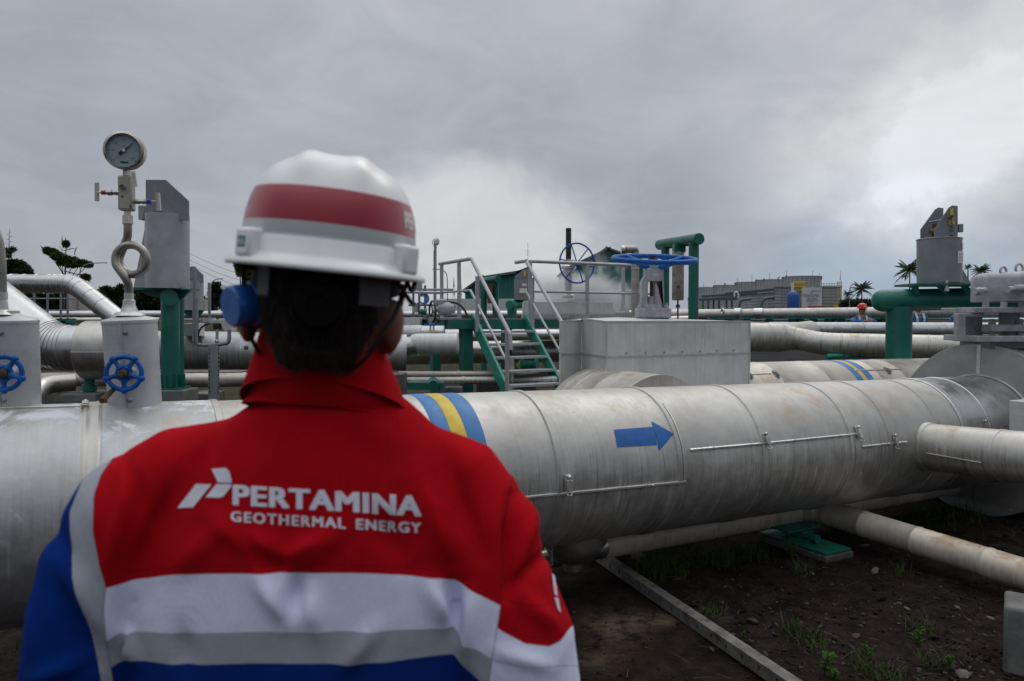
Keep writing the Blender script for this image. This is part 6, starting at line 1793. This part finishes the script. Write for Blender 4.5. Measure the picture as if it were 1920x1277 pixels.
# sleeves: shoulder -> elbow -> wrist, wide and loose
SL = {-1: [(-.32, .945, 1.424, .053), (-.405, .938, 1.396, .074), (-.462, .932, 1.352, .085), (-.498, .930, 1.28, .088), (-.520, .930, 1.19, .086), (-.540, .932, 1.11, .083), (-.535, .975, 1.04, .075), (-.505, 1.03, .94, .066), (-.48, 1.06, .89, .058)],
      1: [(-.15, .945, 1.425, .052), (-.075, .938, 1.386, .070), (-.052, .932, 1.34, .078), (-.032, .930, 1.27, .080), (-.004, .930, 1.19, .084), (.008, .932, 1.11, .082), (.0, .975, 1.04, .074), (.0, 1.03, .94, .064), (-.008, 1.07, .88, .056)]}
for sg, sec in SL.items():
    pts = [V(s_[:3]) for s_ in sec]
    mb.sweep(pts, [s_[3] for s_ in sec], 28)
    hip, kn, an = V((-.245 + sg * .09, .955, .93)), V((-.245 + sg * .115, .94, .50)), V((-.245 + sg * .125, .965, .08))
    mb.sweep([hip, hip.lerp(kn, .5), kn, an.lerp(kn, .4), an], [.12, .110, .095, .088, .085], 28)
cme = remesh(mb, .0055, 10, .5)
# folds, then panel fields measured on the back
def seg_d(px, py, a_, b_):
    vx, vy = b_[0] - a_[0], b_[1] - a_[1]; l2 = vx * vx + vy * vy
    f = max(0, min(1, ((px - a_[0]) * vx + (py - a_[1]) * vy) / l2)); dx, dy = px - a_[0] - vx * f, py - a_[1] - vy * f
    side = (vx * (py - a_[1]) - vy * (px - a_[0])) / math.sqrt(l2)
    return math.hypot(dx, dy), side, f
FOLDS = [((250, 880), (205, 1060), 16, .0050), ((330, 900), (250, 1075), 18, -.005), ((420, 990), (330, 1070), 22, .004), ((235, 860), (280, 980), 14, -.004),
         ((480, 1000), (520, 1040), 14, .006), ((600, 1005), (530, 1050), 14, .006), ((520, 1040), (525, 1075), 18, -.006), ((640, 990), (560, 1060), 20, .005), ((390, 960), (470, 1030), 20, .004), ((700, 960), (760, 1060), 26, -.006), ((780, 900), (860, 1060), 30, .007), ((840, 860), (900, 1040), 22, -.006),
         ((490, 1085), (545, 1165), 20, .008), ((560, 1085), (545, 1150), 16, -.008), ((580, 1110), (590, 1180), 18, .006), ((805, 1090), (835, 1165), 18, .009), ((850, 1095), (860, 1190), 14, -.009), ((880, 1110), (872, 1230), 18, .007), ((240, 1180), (255, 1240), 12, .007), ((700, 1180), (640, 1260), 20, .005),
         ((340, 1180), (350, 1260), 18, -.004), ((960, 930), (950, 1120), 12, -.008), ((1000, 950), (960, 1080), 16, .006), ((1020, 1040), (965, 1100), 12, -.005), ((980, 1120), (1040, 1180), 18, .005),
         ((90, 1080), (170, 1240), 20, -.006), ((130, 1060), (200, 1190), 18, .006), ((60, 1130), (80, 1277), 20, .004), ((100, 980), (130, 1080), 18, -.005), ((150, 1240), (60, 1277), 16, .005), ((640, 780), (760, 830), 26, .0015), ((450, 790), (330, 850), 24, .0015), ((930, 1220), (1030, 1250), 14, .004)]
nrm = [v_.normal.copy() for v_ in cme.vertices]; cos_ = [v_.co.copy() for v_ in cme.vertices]
def pxof(p):
    q = V((p.x, min(max(p.y, .80), .93), p.z)); return proj(q)
def lin(x, pts):
    if x <= pts[0][0]: return pts[0][1]
    for (x0, y0), (x1, y1) in zip(pts[:-1], pts[1:]):
        if x <= x1:
            f = (x - x0) / (x1 - x0); return y0 + (y1 - y0) * f
    return pts[-1][1]
LIN = [(800, 232), (855, 216), (890, 192), (930, 177), (1000, 175), (1060, 188), (1100, 199), (1140, 196), (1200, 200), (1290, 215)]   # inner edge of left tape (x of y)
LOUT = [(800, 192), (880, 172), (905, 152), (960, 130), (1040, 130), (1090, 147), (1150, 164), (1262, 188), (1300, 194)]
REDB = [(150, 1112), (200, 1102), (260, 1086), (330, 1077), (560, 1073), (700, 1076), (830, 1083), (870, 1095), (900, 1115), (937, 1135), (980, 1150)]
TT = [(160, 1218), (190, 1205), (225, 1186), (260, 1184), (330, 1190), (560, 1187), (700, 1187), (790, 1182), (850, 1176), (868, 1200), (925, 1238), (980, 1250)]
TB_ = [(160, 1275), (188, 1264), (225, 1240), (245, 1234), (330, 1247), (440, 1246), (600, 1246), (720, 1244), (800, 1232), (850, 1224), (872, 1250), (905, 1282), (980, 1300)]
RSE = [(800, 950), (880, 957), (960, 958), (1060, 950), (1130, 940), (1240, 922), (1290, 915)]
SLB = [(900, 1150), (940, 1183), (985, 1207), (1030, 1213), (1050, 1203), (1064, 1183), (1100, 1150)]
F = {k: [] for k in ('f_in', 'f_out', 'f_red', 'f_tt', 'f_tb', 'f_rs', 'f_sl', 'f_leg')}
newco = []
for p, n_ in zip(cos_, nrm):
    px, py = pxof(p); d = 0
    if p.y < .97 and p.z > 1.0:
        for a_, b_, w_, am in FOLDS:
            ds, side, f = seg_d(px, py, a_, b_)
            if ds < w_ * 2.6: d += am * 2.0 * math.exp(-(ds / w_) ** 2) * math.sin(math.pi * (.12 + .76 * f))
    d += noise.noise(V((p.x * 9, p.y * 9, p.z * 5))) * .0035 + noise.noise(V((p.x * 26 + 4, p.y * 26, p.z * 15))) * .0012
    if p.z < 1.02: d += noise.noise(V((p.x * 8, p.y * 8, p.z * 16))) * .005
    if px > 958: d += .0025 * math.exp(-((px - lin(py, RSE)) / 9) ** 2) * (1 if py < 1180 else 0)
    newco.append(p + n_ * d)
    w1 = noise.noise(V((p.x * 7, 0, p.z * 7))) * 3
    F['f_in'].append(px - lin(py, LIN) + w1); F['f_out'].append(px - lin(py, LOUT) + w1)
    F['f_red'].append(lin(px, REDB) - py + w1); F['f_tt'].append(lin(px, TT) - py + w1); F['f_tb'].append(lin(px, TB_) - py + w1)
    F['f_rs'].append(px - lin(py, RSE)); F['f_sl'].append(lin(px, SLB) - py + w1); F['f_leg'].append(0)
for v_, c in zip(cme.vertices, newco): v_.co = c - ORG[man.name]
for k_ in F:
    at = cme.attributes.new(k_, 'FLOAT', 'POINT'); at.data.foreach_set('value', F[k_])
cv = bpy.data.materials.new('coverall_cloth'); t = NT(cv); co = t.co()
def step(nm, w_=.8, off=0): return t.mr(t.math('ADD', t.attr(nm), off), -w_, w_, 0, 1, smooth=False)
RED, WHT, GRY, BLU = (.40, .0040, .010), (.70, .72, .92), (.34, .36, .41), (.0025, .026, .175)
body_c = t.mix(step('f_tb'), BLU, GRY); body_c = t.mix(step('f_tt'), body_c, WHT); body_c = t.mix(step('f_red'), body_c, RED)
left_c = t.mix(step('f_out'), BLU, GRY); c = t.mix(step('f_in'), left_c, body_c)
slv = t.mix(step('f_sl'), WHT, RED); c = t.mix(step('f_rs'), c, slv)
weave = t.noise(co, 900, 2); soft = t.noise(co, 8, 5, .6)
fc_ = t.n('ShaderNodeCombineColor'); ff = t.math('MULTIPLY', t.mr(soft, .3, .7, .90, 1.08), t.mr(weave, .3, .7, .9, 1.08)); [t.l(ff, fc_.inputs[k]) for k in range(3)]
c = t.mix(1., c, fc_.outputs[0], 'MULTIPLY')
def line(nm, at_, w_=1.3):
    return t.math('MULTIPLY', t.mr(t.math('ABSOLUTE', t.math('SUBTRACT', t.attr(nm), at_)), 0, w_, 1, 0), 1.0)
seams = t.math('MAXIMUM', t.math('MULTIPLY', line('f_red', 14), step('f_in')), t.math('MULTIPLY', line('f_rs', 0, 2.2), step('f_tb')))
seams = t.math('MAXIMUM', seams, t.math('MULTIPLY', line('f_sl', 12), step('f_rs'))); seams = t.math('MAXIMUM', seams, t.math('MULTIPLY', line('f_tt', 0, 1.5), step('f_in'))); seams = t.math('MAXIMUM', seams, line('f_in', 0, 1.6))
seams = t.math('MAXIMUM', seams, t.math('MULTIPLY', line('f_rs', 36, 1.2), step('f_sl')))
c = t.mix(t.math('MULTIPLY', seams, .45), c, (.03, .01, .02))
h_ = t.math('SUBTRACT', t.math('ADD', t.math('MULTIPLY', weave, .05), t.math('ADD', t.math('MULTIPLY', t.noise(co, 45, 5, .65), .35), t.math('MULTIPLY', t.noise(t.mapping(co, (1, 1, .6)), 13, 4, .6, 1.2), 2.6))), seams)
t.out(c, .95, 0, t.bump(h_, .35, .003), spec=.06)
cme.materials.clear(); cme.materials.append(cv); cme.polygons.foreach_set('material_index', [0] * len(cme.polygons)); cme.shade_smooth()
cover = link(cme, 'coverall', man, ORG[man.name]); ORG[cover.name] = ORG[man.name]
bvh = BVHTree.FromPolygons([v_.co + ORG[man.name] for v_ in cme.vertices], [tuple(p.vertices) for p in cme.polygons])
# ---- embroidered emblem and lettering: outline stated on the back, wrapped on the cloth
thread = paint('embroidery_thread', (.66, .66, .76), .8, 0, .08, 60, .5, bscale=500)
def on_cloth(px, py, off=.0012):
    o = V((0, 0, CAMH)); d = (P(px, py, 1) - o).normalized(); hit = bvh.ray_cast(o, d)
    if hit[0] is None: return P(px, py, .82)
    return hit[0] + hit[1] * off if hit[1].dot(d) < 0 else hit[0] - hit[1] * off
def wrap(mb, vs, fs, thick=.0014):
    """2D geometry in back coordinates -> subdivided -> laid on the cloth"""
    bm = bmesh.new(); bv_ = [bm.verts.new((x, y, 0)) for x, y in vs]
    for f in fs:
        try: bm.faces.new([bv_[q] for q in f])
        except ValueError: pass
    for _ in range(3):
        ed = [e for e in bm.edges if e.calc_length() > 14]
        if not ed: break
        bmesh.ops.subdivide_edges(bm, edges=ed, cuts=1); bmesh.ops.triangulate(bm, faces=bm.faces)
    i = len(mb.v); bm.verts.index_update()
    for v_ in bm.verts: mb.v.append(on_cloth(v_.co.x, v_.co.y, thick))
    for f in bm.faces: mb.face([i + v_.index for v_ in f.verts][::-1])
    bm.free()
def text_px(mb, s_, x0, y0, x1, y1, hgt, bold, sp=1.0, shear=0.0):
    vs, fs = text_geo(s_, 1.0, 0, sp, 'LEFT')
    for q_, (dx, dy) in enumerate(((-bold, -bold * .4), (-bold, bold * .4), (0, -bold * .4), (0, bold * .4), (bold, -bold * .4), (bold, bold * .4))): text_one(mb, vs, fs, x0 + bold + dx, y0 + dy, x1 - bold + dx, y1 + dy, hgt, shear, .0010 + .00012 * q_)
def text_one(mb, vs, fs, x0, y0, x1, y1, hgt, shear, th):
    mx = max(v_.x for v_ in vs); mn = min(v_.x for v_ in vs); H_ = .73
    o = [(x0 + (x1 - x0) * (v_.x - mn) / (mx - mn) + shear * v_.y, y0 + (y1 - y0) * (v_.x - mn) / (mx - mn) - v_.y / H_ * hgt) for v_ in vs]
    wrap(mb, o, fs, th)
em = MB()
text_px(em, 'PERTAMINA', 437, 946, 791, 967, 38, 3.0, 1.08)
em.build('lettering', thread, cover, smooth=False)
em = MB(); text_px(em, 'GEOTHERMAL', 433, 978, 648, 991, 20, 1.2, 1.2); text_px(em, 'ENERGY', 667, 992, 790, 999, 20, 1.2, 1.2)
em.build('lettering', thread, cover, smooth=False)
em = MB()
def poly_px(pts): wrap(em, pts, [tuple(range(len(pts)))])
poly_px([(398, 880), (424, 878), (431, 884), (436, 903), (434, 906), (410, 905)])
poly_px([(369, 908), (398, 909), (363, 952), (334, 953)])
poly_px([(407, 908), (435, 908), (434, 914), (420, 931), (412, 934), (387, 933)])
em.build('embroidered_emblem', thread, cover, smooth=False)
em = MB()
poly_px([(1033, 1075), (1038, 1080), (1044, 1118), (1038, 1115)]); poly_px([(1038, 1120), (1045, 1122), (1050, 1150), (1044, 1142)])
em.build('sleeve_patch', thread, cover, smooth=False)
# ---- collar
redc = paint('red_cloth', (.39, .0040, .010), .95, 0, .08, 8, .15, bscale=700, spec=.06)
def ring_strip(secs, seg=64, thick=.003):
    """secs: (cx, cy, z, a, b, tiltx, tiltz)"""
    mb = MB(); n = len(secs)
    for cx_, cy_, z, a_, b_, tx, ty in secs:
        for k in range(seg):
            th_ = 6.28318 * k / seg; c, s_ = math.cos(th_), math.sin(th_)
            mb.v.append(V((cx_ + a_ * c, cy_ + b_ * s_, z + tx * c + ty * s_)))
    for i in range(n - 1):
        for k in range(seg):
            k2 = (k + 1) % seg; mb.face((i * seg + k, i * seg + k2, (i + 1) * seg + k2, (i + 1) * seg + k))
    return mb
secs = [(-.236, .948, 1.480, .106, .080, -.010, -.018), (-.235, .947, 1.497, .096, .078, -.011, .0), (-.2335, .945, 1.503, .095, .0795, -.010, .001), (-.2335, .938, 1.530, .0865, .0775, -.009, .003), (-.2335, .929, 1.560, .0765, .0745, -.016, .004), (-.2335, .926, 1.573, .0735, .0725, -.017, .005),
        (-.2335, .926, 1.577, .0705, .0700, -.017, .005), (-.2335, .928, 1.565, .0685, .068, -.017, .005), (-.2275, .944, 1.49, .066, .064, -.007, .003)]
mb = ring_strip(secs)
for i, p in enumerate(mb.v):
    mb.v[i] = p + V((noise.noise(p * 22) * .003, noise.noise(p * 20 + V((5, 0, 0))) * .003, noise.noise(p * 15) * .002))
co_ = mb.build('collar', redc, cover, sharp=75)
sb = co_.modifiers.new('sub', 'SUBSURF'); sb.levels = 1; sb.render_levels = 2
fl = [(-.2350, .944, 1.4850, .1065, .0850, -.0090, -.045), (-.2350, .944, 1.4900, .1045, .0840, -.0090, -.045), (-.234, .937, 1.535, .0885, .0810, -.012, -.010), (-.2335, .9275, 1.566, .0775, .0755, -.017, .005), (-.2335, .926, 1.578, .0730, .0715, -.017, .005)]
mb = ring_strip(fl)
fl_o = mb.build('collar_fold', redc, cover, sharp=75); sb = fl_o.modifiers.new('sub', 'SUBSURF'); sb.levels = 1; sb.render_levels = 2
# ---------------------------------------------------------------- helmet
HH = Matrix.Rotation(R(5.6), 3, 'Y') @ Matrix.Rotation(R(11), 3, 'Z') @ Matrix.Rotation(R(1.5), 3, 'X')
HO = V((-.2205, .90, 1.6575))
def he(x, y, z): return HO + HH @ V((x, y, z))
helmet = thing('safety_helmet', 'white hard hat with a red and a grey band, worn by the foreground man', 'helmet', HO)
shell_m = bpy.data.materials.new('helmet_shell'); t = NT(shell_m); z_ = t.attr('hz'); co = t.co()
cc_ = t.mix(t.mr(t.noise(co, 30, 4, .6), .4, .8, 0, .6), (.82, .82, .83), (.74, .72, .69))
ds_ = t.math('MULTIPLY', t.mr(t.noise(co, 22, 6, .75), .56, .75, 0, .65), t.mr(z_, .088, .115)); cc_ = t.mix(ds_, cc_, (.42, .36, .29))
zz = t.math('ADD', z_, t.math('MULTIPLY', t.attr('hx'), .0))
gm = t.math('MULTIPLY', t.mr(zz, .0288, .0294, 0, 1), t.mr(zz, .0466, .0460, 0, 1)); cc_ = t.mix(gm, cc_, (.42, .46, .47))
rm = t.math('MULTIPLY', t.mr(zz, .0460, .0466, 0, 1), t.mr(zz, .0846, .0840, 0, 1)); cc_ = t.mix(rm, cc_, (.33, .010, .028))
t.out(cc_, .30, 0, t.bump(t.noise(co, 60, 3), .03, .002), coat=.25)
def shell_pt(th_, f):
    """th_: heading (0 = right, 90 = front); f: 0 brim level .. 1 crown"""
    H_ = .130; a_, bb_ = .1065, .128
    if f < 0: return None
    z = H_ * math.sin(f * math.pi / 2) ** 1.0
    zf = z / H_; r_ = (1 - min(zf, 1) ** 3.0) ** (1 / 3.0) if zf < 1 else 0
    return r_, z
mb = MB(); NS, NF = 144, 56; hz, hx = [], []
rows = []
prof = [(1.138, -.004), (1.142, -.001), (1.135, .002), (1.06, .0075), (1.02, .013), (1.012, .028), (1.0, .0300)]
fs_ = []
for j in range(NF + 1):
    f = j / NF; f = 1 - (1 - f) ** 1.5 if False else f
    fs_.append(f)
pl_ = [(r_, z) for r_, z in prof]
for f in fs_:
    a_ = f * math.pi / 2; z = .0305 + (.130 - .0305) * math.sin(a_); zf = (z - .0) / .130
    pl_.append(((1 - min(zf, 1) ** 3) ** (1 / 3) if zf < 1 else 0.0, z))
r0_ = pl_[len(prof)][0]
pl_ = [(r_ * (1 if i < len(prof) else .995 / r0_), z) for i, (r_, z) in enumerate(pl_)]
for i, (r_, z) in enumerate(pl_):
    for k in range(NS):
        th_ = 6.28318 * k / NS; c, s_ = math.cos(th_), math.sin(th_)
        x, y = .1015 * r_ * c, .128 * r_ * s_
        dz = 0
        if i < 4 and s_ > 0: # front peak
            e = s_ ** 4 * (r_ - 1.0) / .14; y += .045 * e; dz -= .008 * e
        if z > .084:         # raised V on the crown with two ribs
            g = min(1, (z - .084) / .025); g = g * g * (3 - 2 * g)
            rib = math.exp(-((abs(x) - .029) / .0135) ** 2) * .0042 + (.0015 if abs(x) < .03 else .0015 * math.exp(-((abs(x) - .03) / .01) ** 2))
            ln = math.exp(-(max(0, abs(y) - .085) / .02) ** 2)
            dz += rib * g * ln; y *= 1 + .03 * g * rib / .008
        mb.v.append(he(x, y, z + dz)); hz.append(z); hx.append(x)
n = len(pl_)
for i in range(n - 1):
    for k in range(NS):
        k2 = (k + 1) % NS; mb.face((i * NS + k, i * NS + k2, (i + 1) * NS + k2, (i + 1) * NS + k))
me = mb.mesh('shell', [shell_m], ORG[helmet.name], sharp=60)
for nm_, dt in (('hz', hz), ('hx', hx)):
    at = me.attributes.new(nm_, 'FLOAT', 'POINT'); at.data.foreach_set('value', dt)
so_ = link(me, 'shell', helmet, ORG[helmet.name])
sm_ = so_.modifiers.new('thick', 'SOLIDIFY'); sm_.thickness = .0025; sm_.offset = -1
ORG[so_.name] = ORG[helmet.name]
shell_plain = paint('helmet_plain', (.82, .82, .83), .32, 0, .03, 8, .03, coat=.2)
def boss(th_, w_, z0, z1, out_):
    c, s_ = math.cos(R(th_)), math.sin(R(th_)); p = V((.1015 * c, .128 * s_, 0)); nx_ = V((c / .1065, s_ / .128, 0)).normalized(); tx = V((-nx_.y, nx_.x, 0))
    cpt = he(*(p * 1.0 + nx_ * (out_ / 2 - .004) + V((0, 0, (z0 + z1) / 2))))
    ax = (HH @ tx, HH @ nx_, HH @ V((0, 0, 1)))
    MB().box(cpt, (w_, out_ + .010, z1 - z0), ax).build('accessory_slot', shell_plain, helmet, bevel=.004)
    return cpt, ax
cL, axL = boss(222, .031, .004, .035, .013); cR, axR = boss(-36, .034, .003, .036, .013)
# MSA style sticker: green with pale letters
n_ = axL[1]; t_ = axL[0]; u_ = axL[2]
sc = cL + n_ * .0112
MB().box(sc, (.0165, .0008, .012), axL).build('green_sticker', paint('sticker_green', (.012, .20, .12), .5, 0, .1, 20), helmet)
mb = MB(); add_text(mb, 'MSA', .0085, sc + n_ * .0006 - u_ * .003, -t_ if (-t_).x > 0 else t_, u_, bold=.0003, fit=.0145); mb.build('sticker_text', paint('sticker_white', (.55, .62, .58), .5), helmet, smooth=False)
# red band lettering at the right side
mb = MB()
def on_shell(th_, z, off=.0006):
    zf = z / .130; r_ = (1 - zf ** 3) ** (1 / 3) * .995 / r0_; c, s_ = math.cos(R(th_)), math.sin(R(th_)); p = V((.1015 * r_ * c, .128 * r_ * s_, z)); nx_ = V((c / .1065, s_ / .128, .8)).normalized()
    return he(*(p + nx_ * off))
vs, fs = text_geo('PERTAMINA', 1.0, .03, 1.0, 'LEFT')
i = len(mb.v)
for v_ in vs: mb.v.append(on_shell(-33 + v_.x * 11.5, .0560 + v_.y * .026))
for f in fs: mb.face([i + q for q in f])
mb.build('band_lettering', white, helmet, smooth=False)
# inner harness
lin_m = paint('dark_harness', (.0035, .0035, .004), .7, 0, .1, 20, .05, spec=.15)
mb = MB(); seg = 64
for i, (rx_, ry_, z) in enumerate(((.0865, .106, .010), (.0865, .106, -.022), (.083, .102, -.024), (.083, .102, .012))):
    for k in range(seg):
        th_ = 6.283 * k / seg; drop = -.012 * max(0, -math.sin(th_)) ** 2 if i in (1, 2) else 0
        mb.v.append(he(rx_ * math.cos(th_), ry_ * math.sin(th_), z + drop))
for i in range(3):
    for k in range(seg): k2 = (k + 1) % seg; mb.face((i * seg + k, i * seg + k2, (i + 1) * seg + k2, (i + 1) * seg + k))
mb.build('headband', lin_m, helmet)
MB().lathe(he(-.002, -.100, -.037), HH @ V((0, -1, -.12)), [(.030, 0), (.031, .004), (.029, .010), (.024, .012), (.023, .018), (.012, .019), (.011, .016)], 36).build('ratchet_knob', lin_m, helmet)
MB().box(he(-.002, -.099, -.030), (.085, .008, .030), (HH @ V((1, 0, 0)), HH @ V((0, 1, 0)), HH @ V((0, 0, 1)))).build('ratchet_housing', lin_m, helmet, bevel=.004)
tab_m = paint('harness_tab', (.09, .09, .095), .6, 0, .1, 20)
for a0_, w_, nm_ in ((226, .018, 'l'), (-52, .044, 'r')):
    c, s_ = math.cos(R(a0_)), math.sin(R(a0_)); nx_ = V((c, s_, 0)); tx = V((-s_, c, 0))
    MB().box(he(.090 * c, .109 * s_, -.016), (w_, .003, .040), (HH @ tx, HH @ nx_, HH @ V((0, 0, 1)))).build('harness_tab', tab_m, helmet, bevel=.001)
strap = paint('chin_strap', (.008, .008, .009), .7, 0, .1, 20)
for pts in ([he(.094, .00, -.005), he(.088, .005, -.045), he(.078, .010, -.095), he(.05, .04, -.135), he(0, .075, -.155)], [he(-.094, -.03, -.005), he(-.086, -.035, -.045), he(-.078, -.030, -.095), he(-.05, .04, -.135), he(0, .075, -.155)],
            [he(.088, -.055, -.008), he(.084, -.060, -.040), he(.070, -.072, -.062), he(.060, -.066, -.085), he(.048, -.058, -.104), he(.03, -.03, -.12)]):
    MB().sweep(smooth_path(pts, 2), .0026, 8).build('chin_strap', strap, helmet)
mb = MB()
for pts in ([he(.09, -.070, -.002), he(.099, -.045, -.018), he(.103, -.02, -.004)], [he(.080, -.080, -.006), he(.098, -.055, -.028), he(.103, -.03, -.03)]): mb.sweep(smooth_path(pts, 2), .0028, 8)
mb.build('strap_yoke', strap, helmet)
# blue cup at the left of the helmet
cup = thing('ear_defender', 'bright blue round cup hanging below the left side of the white helmet', 'ear defender', P(452, 570, .87))
ax_ = V((-.66, -.72, -.12)).normalized(); cc0 = P(466, 571, .865)
blue_pl = paint('blue_plastic', (.008, .115, .42), .38, 0, .06, 30, .03)
MB().lathe(cc0 - ax_ * .012, ax_, [(.0235, 0), (.0262, .002), (.0268, .006), (.0262, .010), (.0240, .012), (.0238, .017), (.0243, .019), (.0238, .032), (.0215, .035), (.010, .0352), (.002, .0346)], 48).build('cap', blue_pl, cup)
MB().lathe(cc0 - ax_ * .030, ax_, [(.020, 0), (.0225, .008), (.0225, .020)], 32).build('cushion', lin_m, cup)
MB().sweep(smooth_path([cc0 - ax_ * .02 + V((.004, 0, .01)), cc0 - ax_ * .022 + V((.01, .0, .035)), he(-.098, -.045, .0)], 2), .006, 10).build('arm', lin_m, cup)

# ================================================================ distant workers
wblue = paint('worker_blue_cloth', (.03, .10, .36), .85, 0, .15, 5, .1)
wskin = skin
def worker(px, Y, ztop, label, facing=-1, lean=0.0, helmet_c=None, arms='clasped', hide_head=False, vest=True):
    top = P(px, 568, Y); x0 = top.x; gz0 = ztop - (1.80 if arms != 'clasped' else 1.72)
    th = thing('person', label, 'person', V((x0, Y, gz0)))
    hc = V((x0, Y - .02, ztop - .155)); f = facing
    b = MB()
    b.ball(hc, (.074, .092, .112), 16, 12); b.ball(hc + V((0, f * .03, -.05)), (.056, .058, .06), 14, 10); b.sweep([hc + V((0, f * .088, .01)), hc + V((0, f * .108, -.024)), hc + V((0, f * .09, -.034))], [.009, .014, .010], 8)
    for sg in (-1, 1): b.ball(hc + V((sg * .077, 0, -.01)), (.010, .02, .03), 10, 8)
    nb = hc + V((0, .05, -.145)); b.sweep([hc, nb], [.056, .062], 14)
    b.sweep([nb, nb + V((0, .02, -.12)), nb + V((0, .03, -.55))], [.09, .14, .13], 16)
    sh_ = {}; c = MB(); hd_ = MB()
    c.ball(nb + V((0, .01, -.10)), (.205, .11, .10), 20, 14)
    c.sweep([nb + V((0, .01, .0)), nb + V((0, .02, -.12)), nb + V((0, .02, -.3)), nb + V((0, .03, -.56))], [.085, .165, .16, .155], 20)
    ty = Y - .28
    for sg in (-1, 1):
        s_ = nb + V((sg * .17, .0, -.09))
        if arms == 'clasped':
            e_ = nb + V((sg * .25, f * .16, -.150)); w_ = nb + V((sg * .05, f * .38, -.115 + sg * .012))
        else:
            e_ = nb + V((sg * .23, .02, -.36)); w_ = nb + V((sg * .24, f * .10, -.60))
        c.sweep([s_, s_.lerp(e_, .5), e_, e_.lerp(w_, .5), w_ + (e_ - w_) * .15], [.066, .058, .052, .046, .040], 14)
        c.ball(e_, .052, 12, 8); b.sweep([s_, e_, w_], [.045, .036, .026], 10)
        hand(hd_, w_, (w_ - e_) + V((0, f * .2, 0)), V((-sg, 0, -.3)), V((0, 0, 1)), 1.0, .7 if arms == 'clasped' else .4)
        hip = V((x0 + sg * .085, Y + .03, gz0 + .93)); kn = V((x0 + sg * .10, Y + .02, gz0 + .50)); an_ = V((x0 + sg * .11, Y + .04, gz0 + .09))
        c.sweep([hip + V((0, 0, .05)), kn, an_], [.10, .075, .062], 14); b.sweep([hip, kn, an_], [.07, .05, .035], 10)
        b.ball(an_ + V((0, f * .06, -.05)), (.045, .12, .045), 10, 8)
    me = remesh(b, .014, 3, .5)
    bm = bmesh.new(); bm.from_mesh(me); hh_ = hd_.mesh('x'); bm.from_mesh(hh_)
    for q in bm.faces: q.smooth = True
    bm.to_mesh(me); bm.free()
    for v_ in me.vertices: v_.co -= ORG[th.name]
    me.materials.clear(); me.materials.append(wskin); me.polygons.foreach_set('material_index', [0] * len(me.polygons))
    link(me, 'body', th, ORG[th.name])
    cme_ = remesh(c, .016, 4, .5)
    for v_ in cme_.vertices:
        n_ = v_.normal; v_.co = v_.co + n_ * noise.noise(v_.co * 9) * .008 - ORG[th.name]
    cme_.materials.clear(); cme_.materials.append(wblue); cme_.polygons.foreach_set('material_index', [0] * len(cme_.polygons)); cme_.shade_smooth()
    link(cme_, 'coverall', th, ORG[th.name])
    if vest:
        vm_ = MB()
        for sg in (-1, 1):
            vm_.beam(nb + V((sg * .075, f * .155, -.36)), nb + V((sg * .085, f * .160, -.14)), .05, .008, up=V((0, f, 0)))
            vm_.beam(nb + V((sg * .085, f * .160, -.14)), nb + V((sg * .088, f * .075, .0)), .05, .010, up=V((0, f * .4, 1)))
            vm_.beam(nb + V((sg * .088, f * .075, .0)), nb + V((sg * .09, -f * .06, -.005)), .05, .008)
        vm_.build('reflective_braces', paint('vest_pale_green', (.42, .52, .40), .5, 0, .1, 5), th)
    mb = MB()
    if helmet_c:
        hl = thing('safety_helmet', label_h[helmet_c], 'helmet', hc + V((0, 0, .05)))
        m_ = paint('helmet_' + helmet_c, {'red': (.55, .012, .016), 'orange': (.5, .12, .02)}[helmet_c], .35, 0, .05, 8, 0, coat=.2)
        prf = [(1.16, 0), (1.17, .004), (1.03, .012), (1.0, .03), (.97, .06), (.86, .09), (.62, .115), (.3, .127), (.02, .130)]
        for r_, z in prf:
            for k in range(32):
                a_ = 6.283 * k / 32; y_ = .125 * r_ * math.sin(a_) + (f * .035 * max(0, f * math.sin(a_)) ** 3 if r_ > 1.1 else 0)
                mb.v.append(hc + V((.105 * r_ * math.cos(a_), y_, z + .028)))
        for i in range(len(prf) - 1):
            for k in range(32): k2 = (k + 1) % 32; mb.face((i * 32 + k, i * 32 + k2, (i + 1) * 32 + k2, (i + 1) * 32 + k))
        mb.face(list(range(32))[::-1]); mb.face([(len(prf) - 1) * 32 + k for k in range(32)])
        mb.build('shell', m_, hl)
        MB().box(hc + V((0, f * .135, .075)), (.04, .006, .022)).build('front_badge', white, hl)
        MB().sweep([hc + V((-.07, f * .075, .0)), hc + V((0, f * .112, .0)), hc + V((.07, f * .075, .0))], .012, 8).build('glasses', black_g, th)
    else:
        MB().ball(hc + V((0, -f * .012, .018)), (.079, .095, .112), 20, 14).build('hair', hair_m, th)
    if arms == 'clasped': pass
    return th
label_h = {'red': 'bright red hard hat of the far worker leaning on the pipe', 'orange': 'hard hat of the worker behind the green leg'}
step_ = MB().box(V((P(1700, 600, 18.2).x, 18.3, .11)), (5.6, 1.1, .22)).build('concrete_step', concrete, label='low concrete walkway on which the far workers stand', cat='walkway')
worker(1616, 18.0, 1.955, 'far worker in blue with a red hard hat leaning on the pipe with clasped hands', -1, helmet_c='red')
worker(1722, 18.1, 2.02, 'far worker in blue with pale reflective braces, half hidden right of the green leg', -1, arms='down')
worker(1803, 18.2, 2.02, 'far worker in blue almost hidden behind the grey valve frame', -1, arms='down', vest=False)
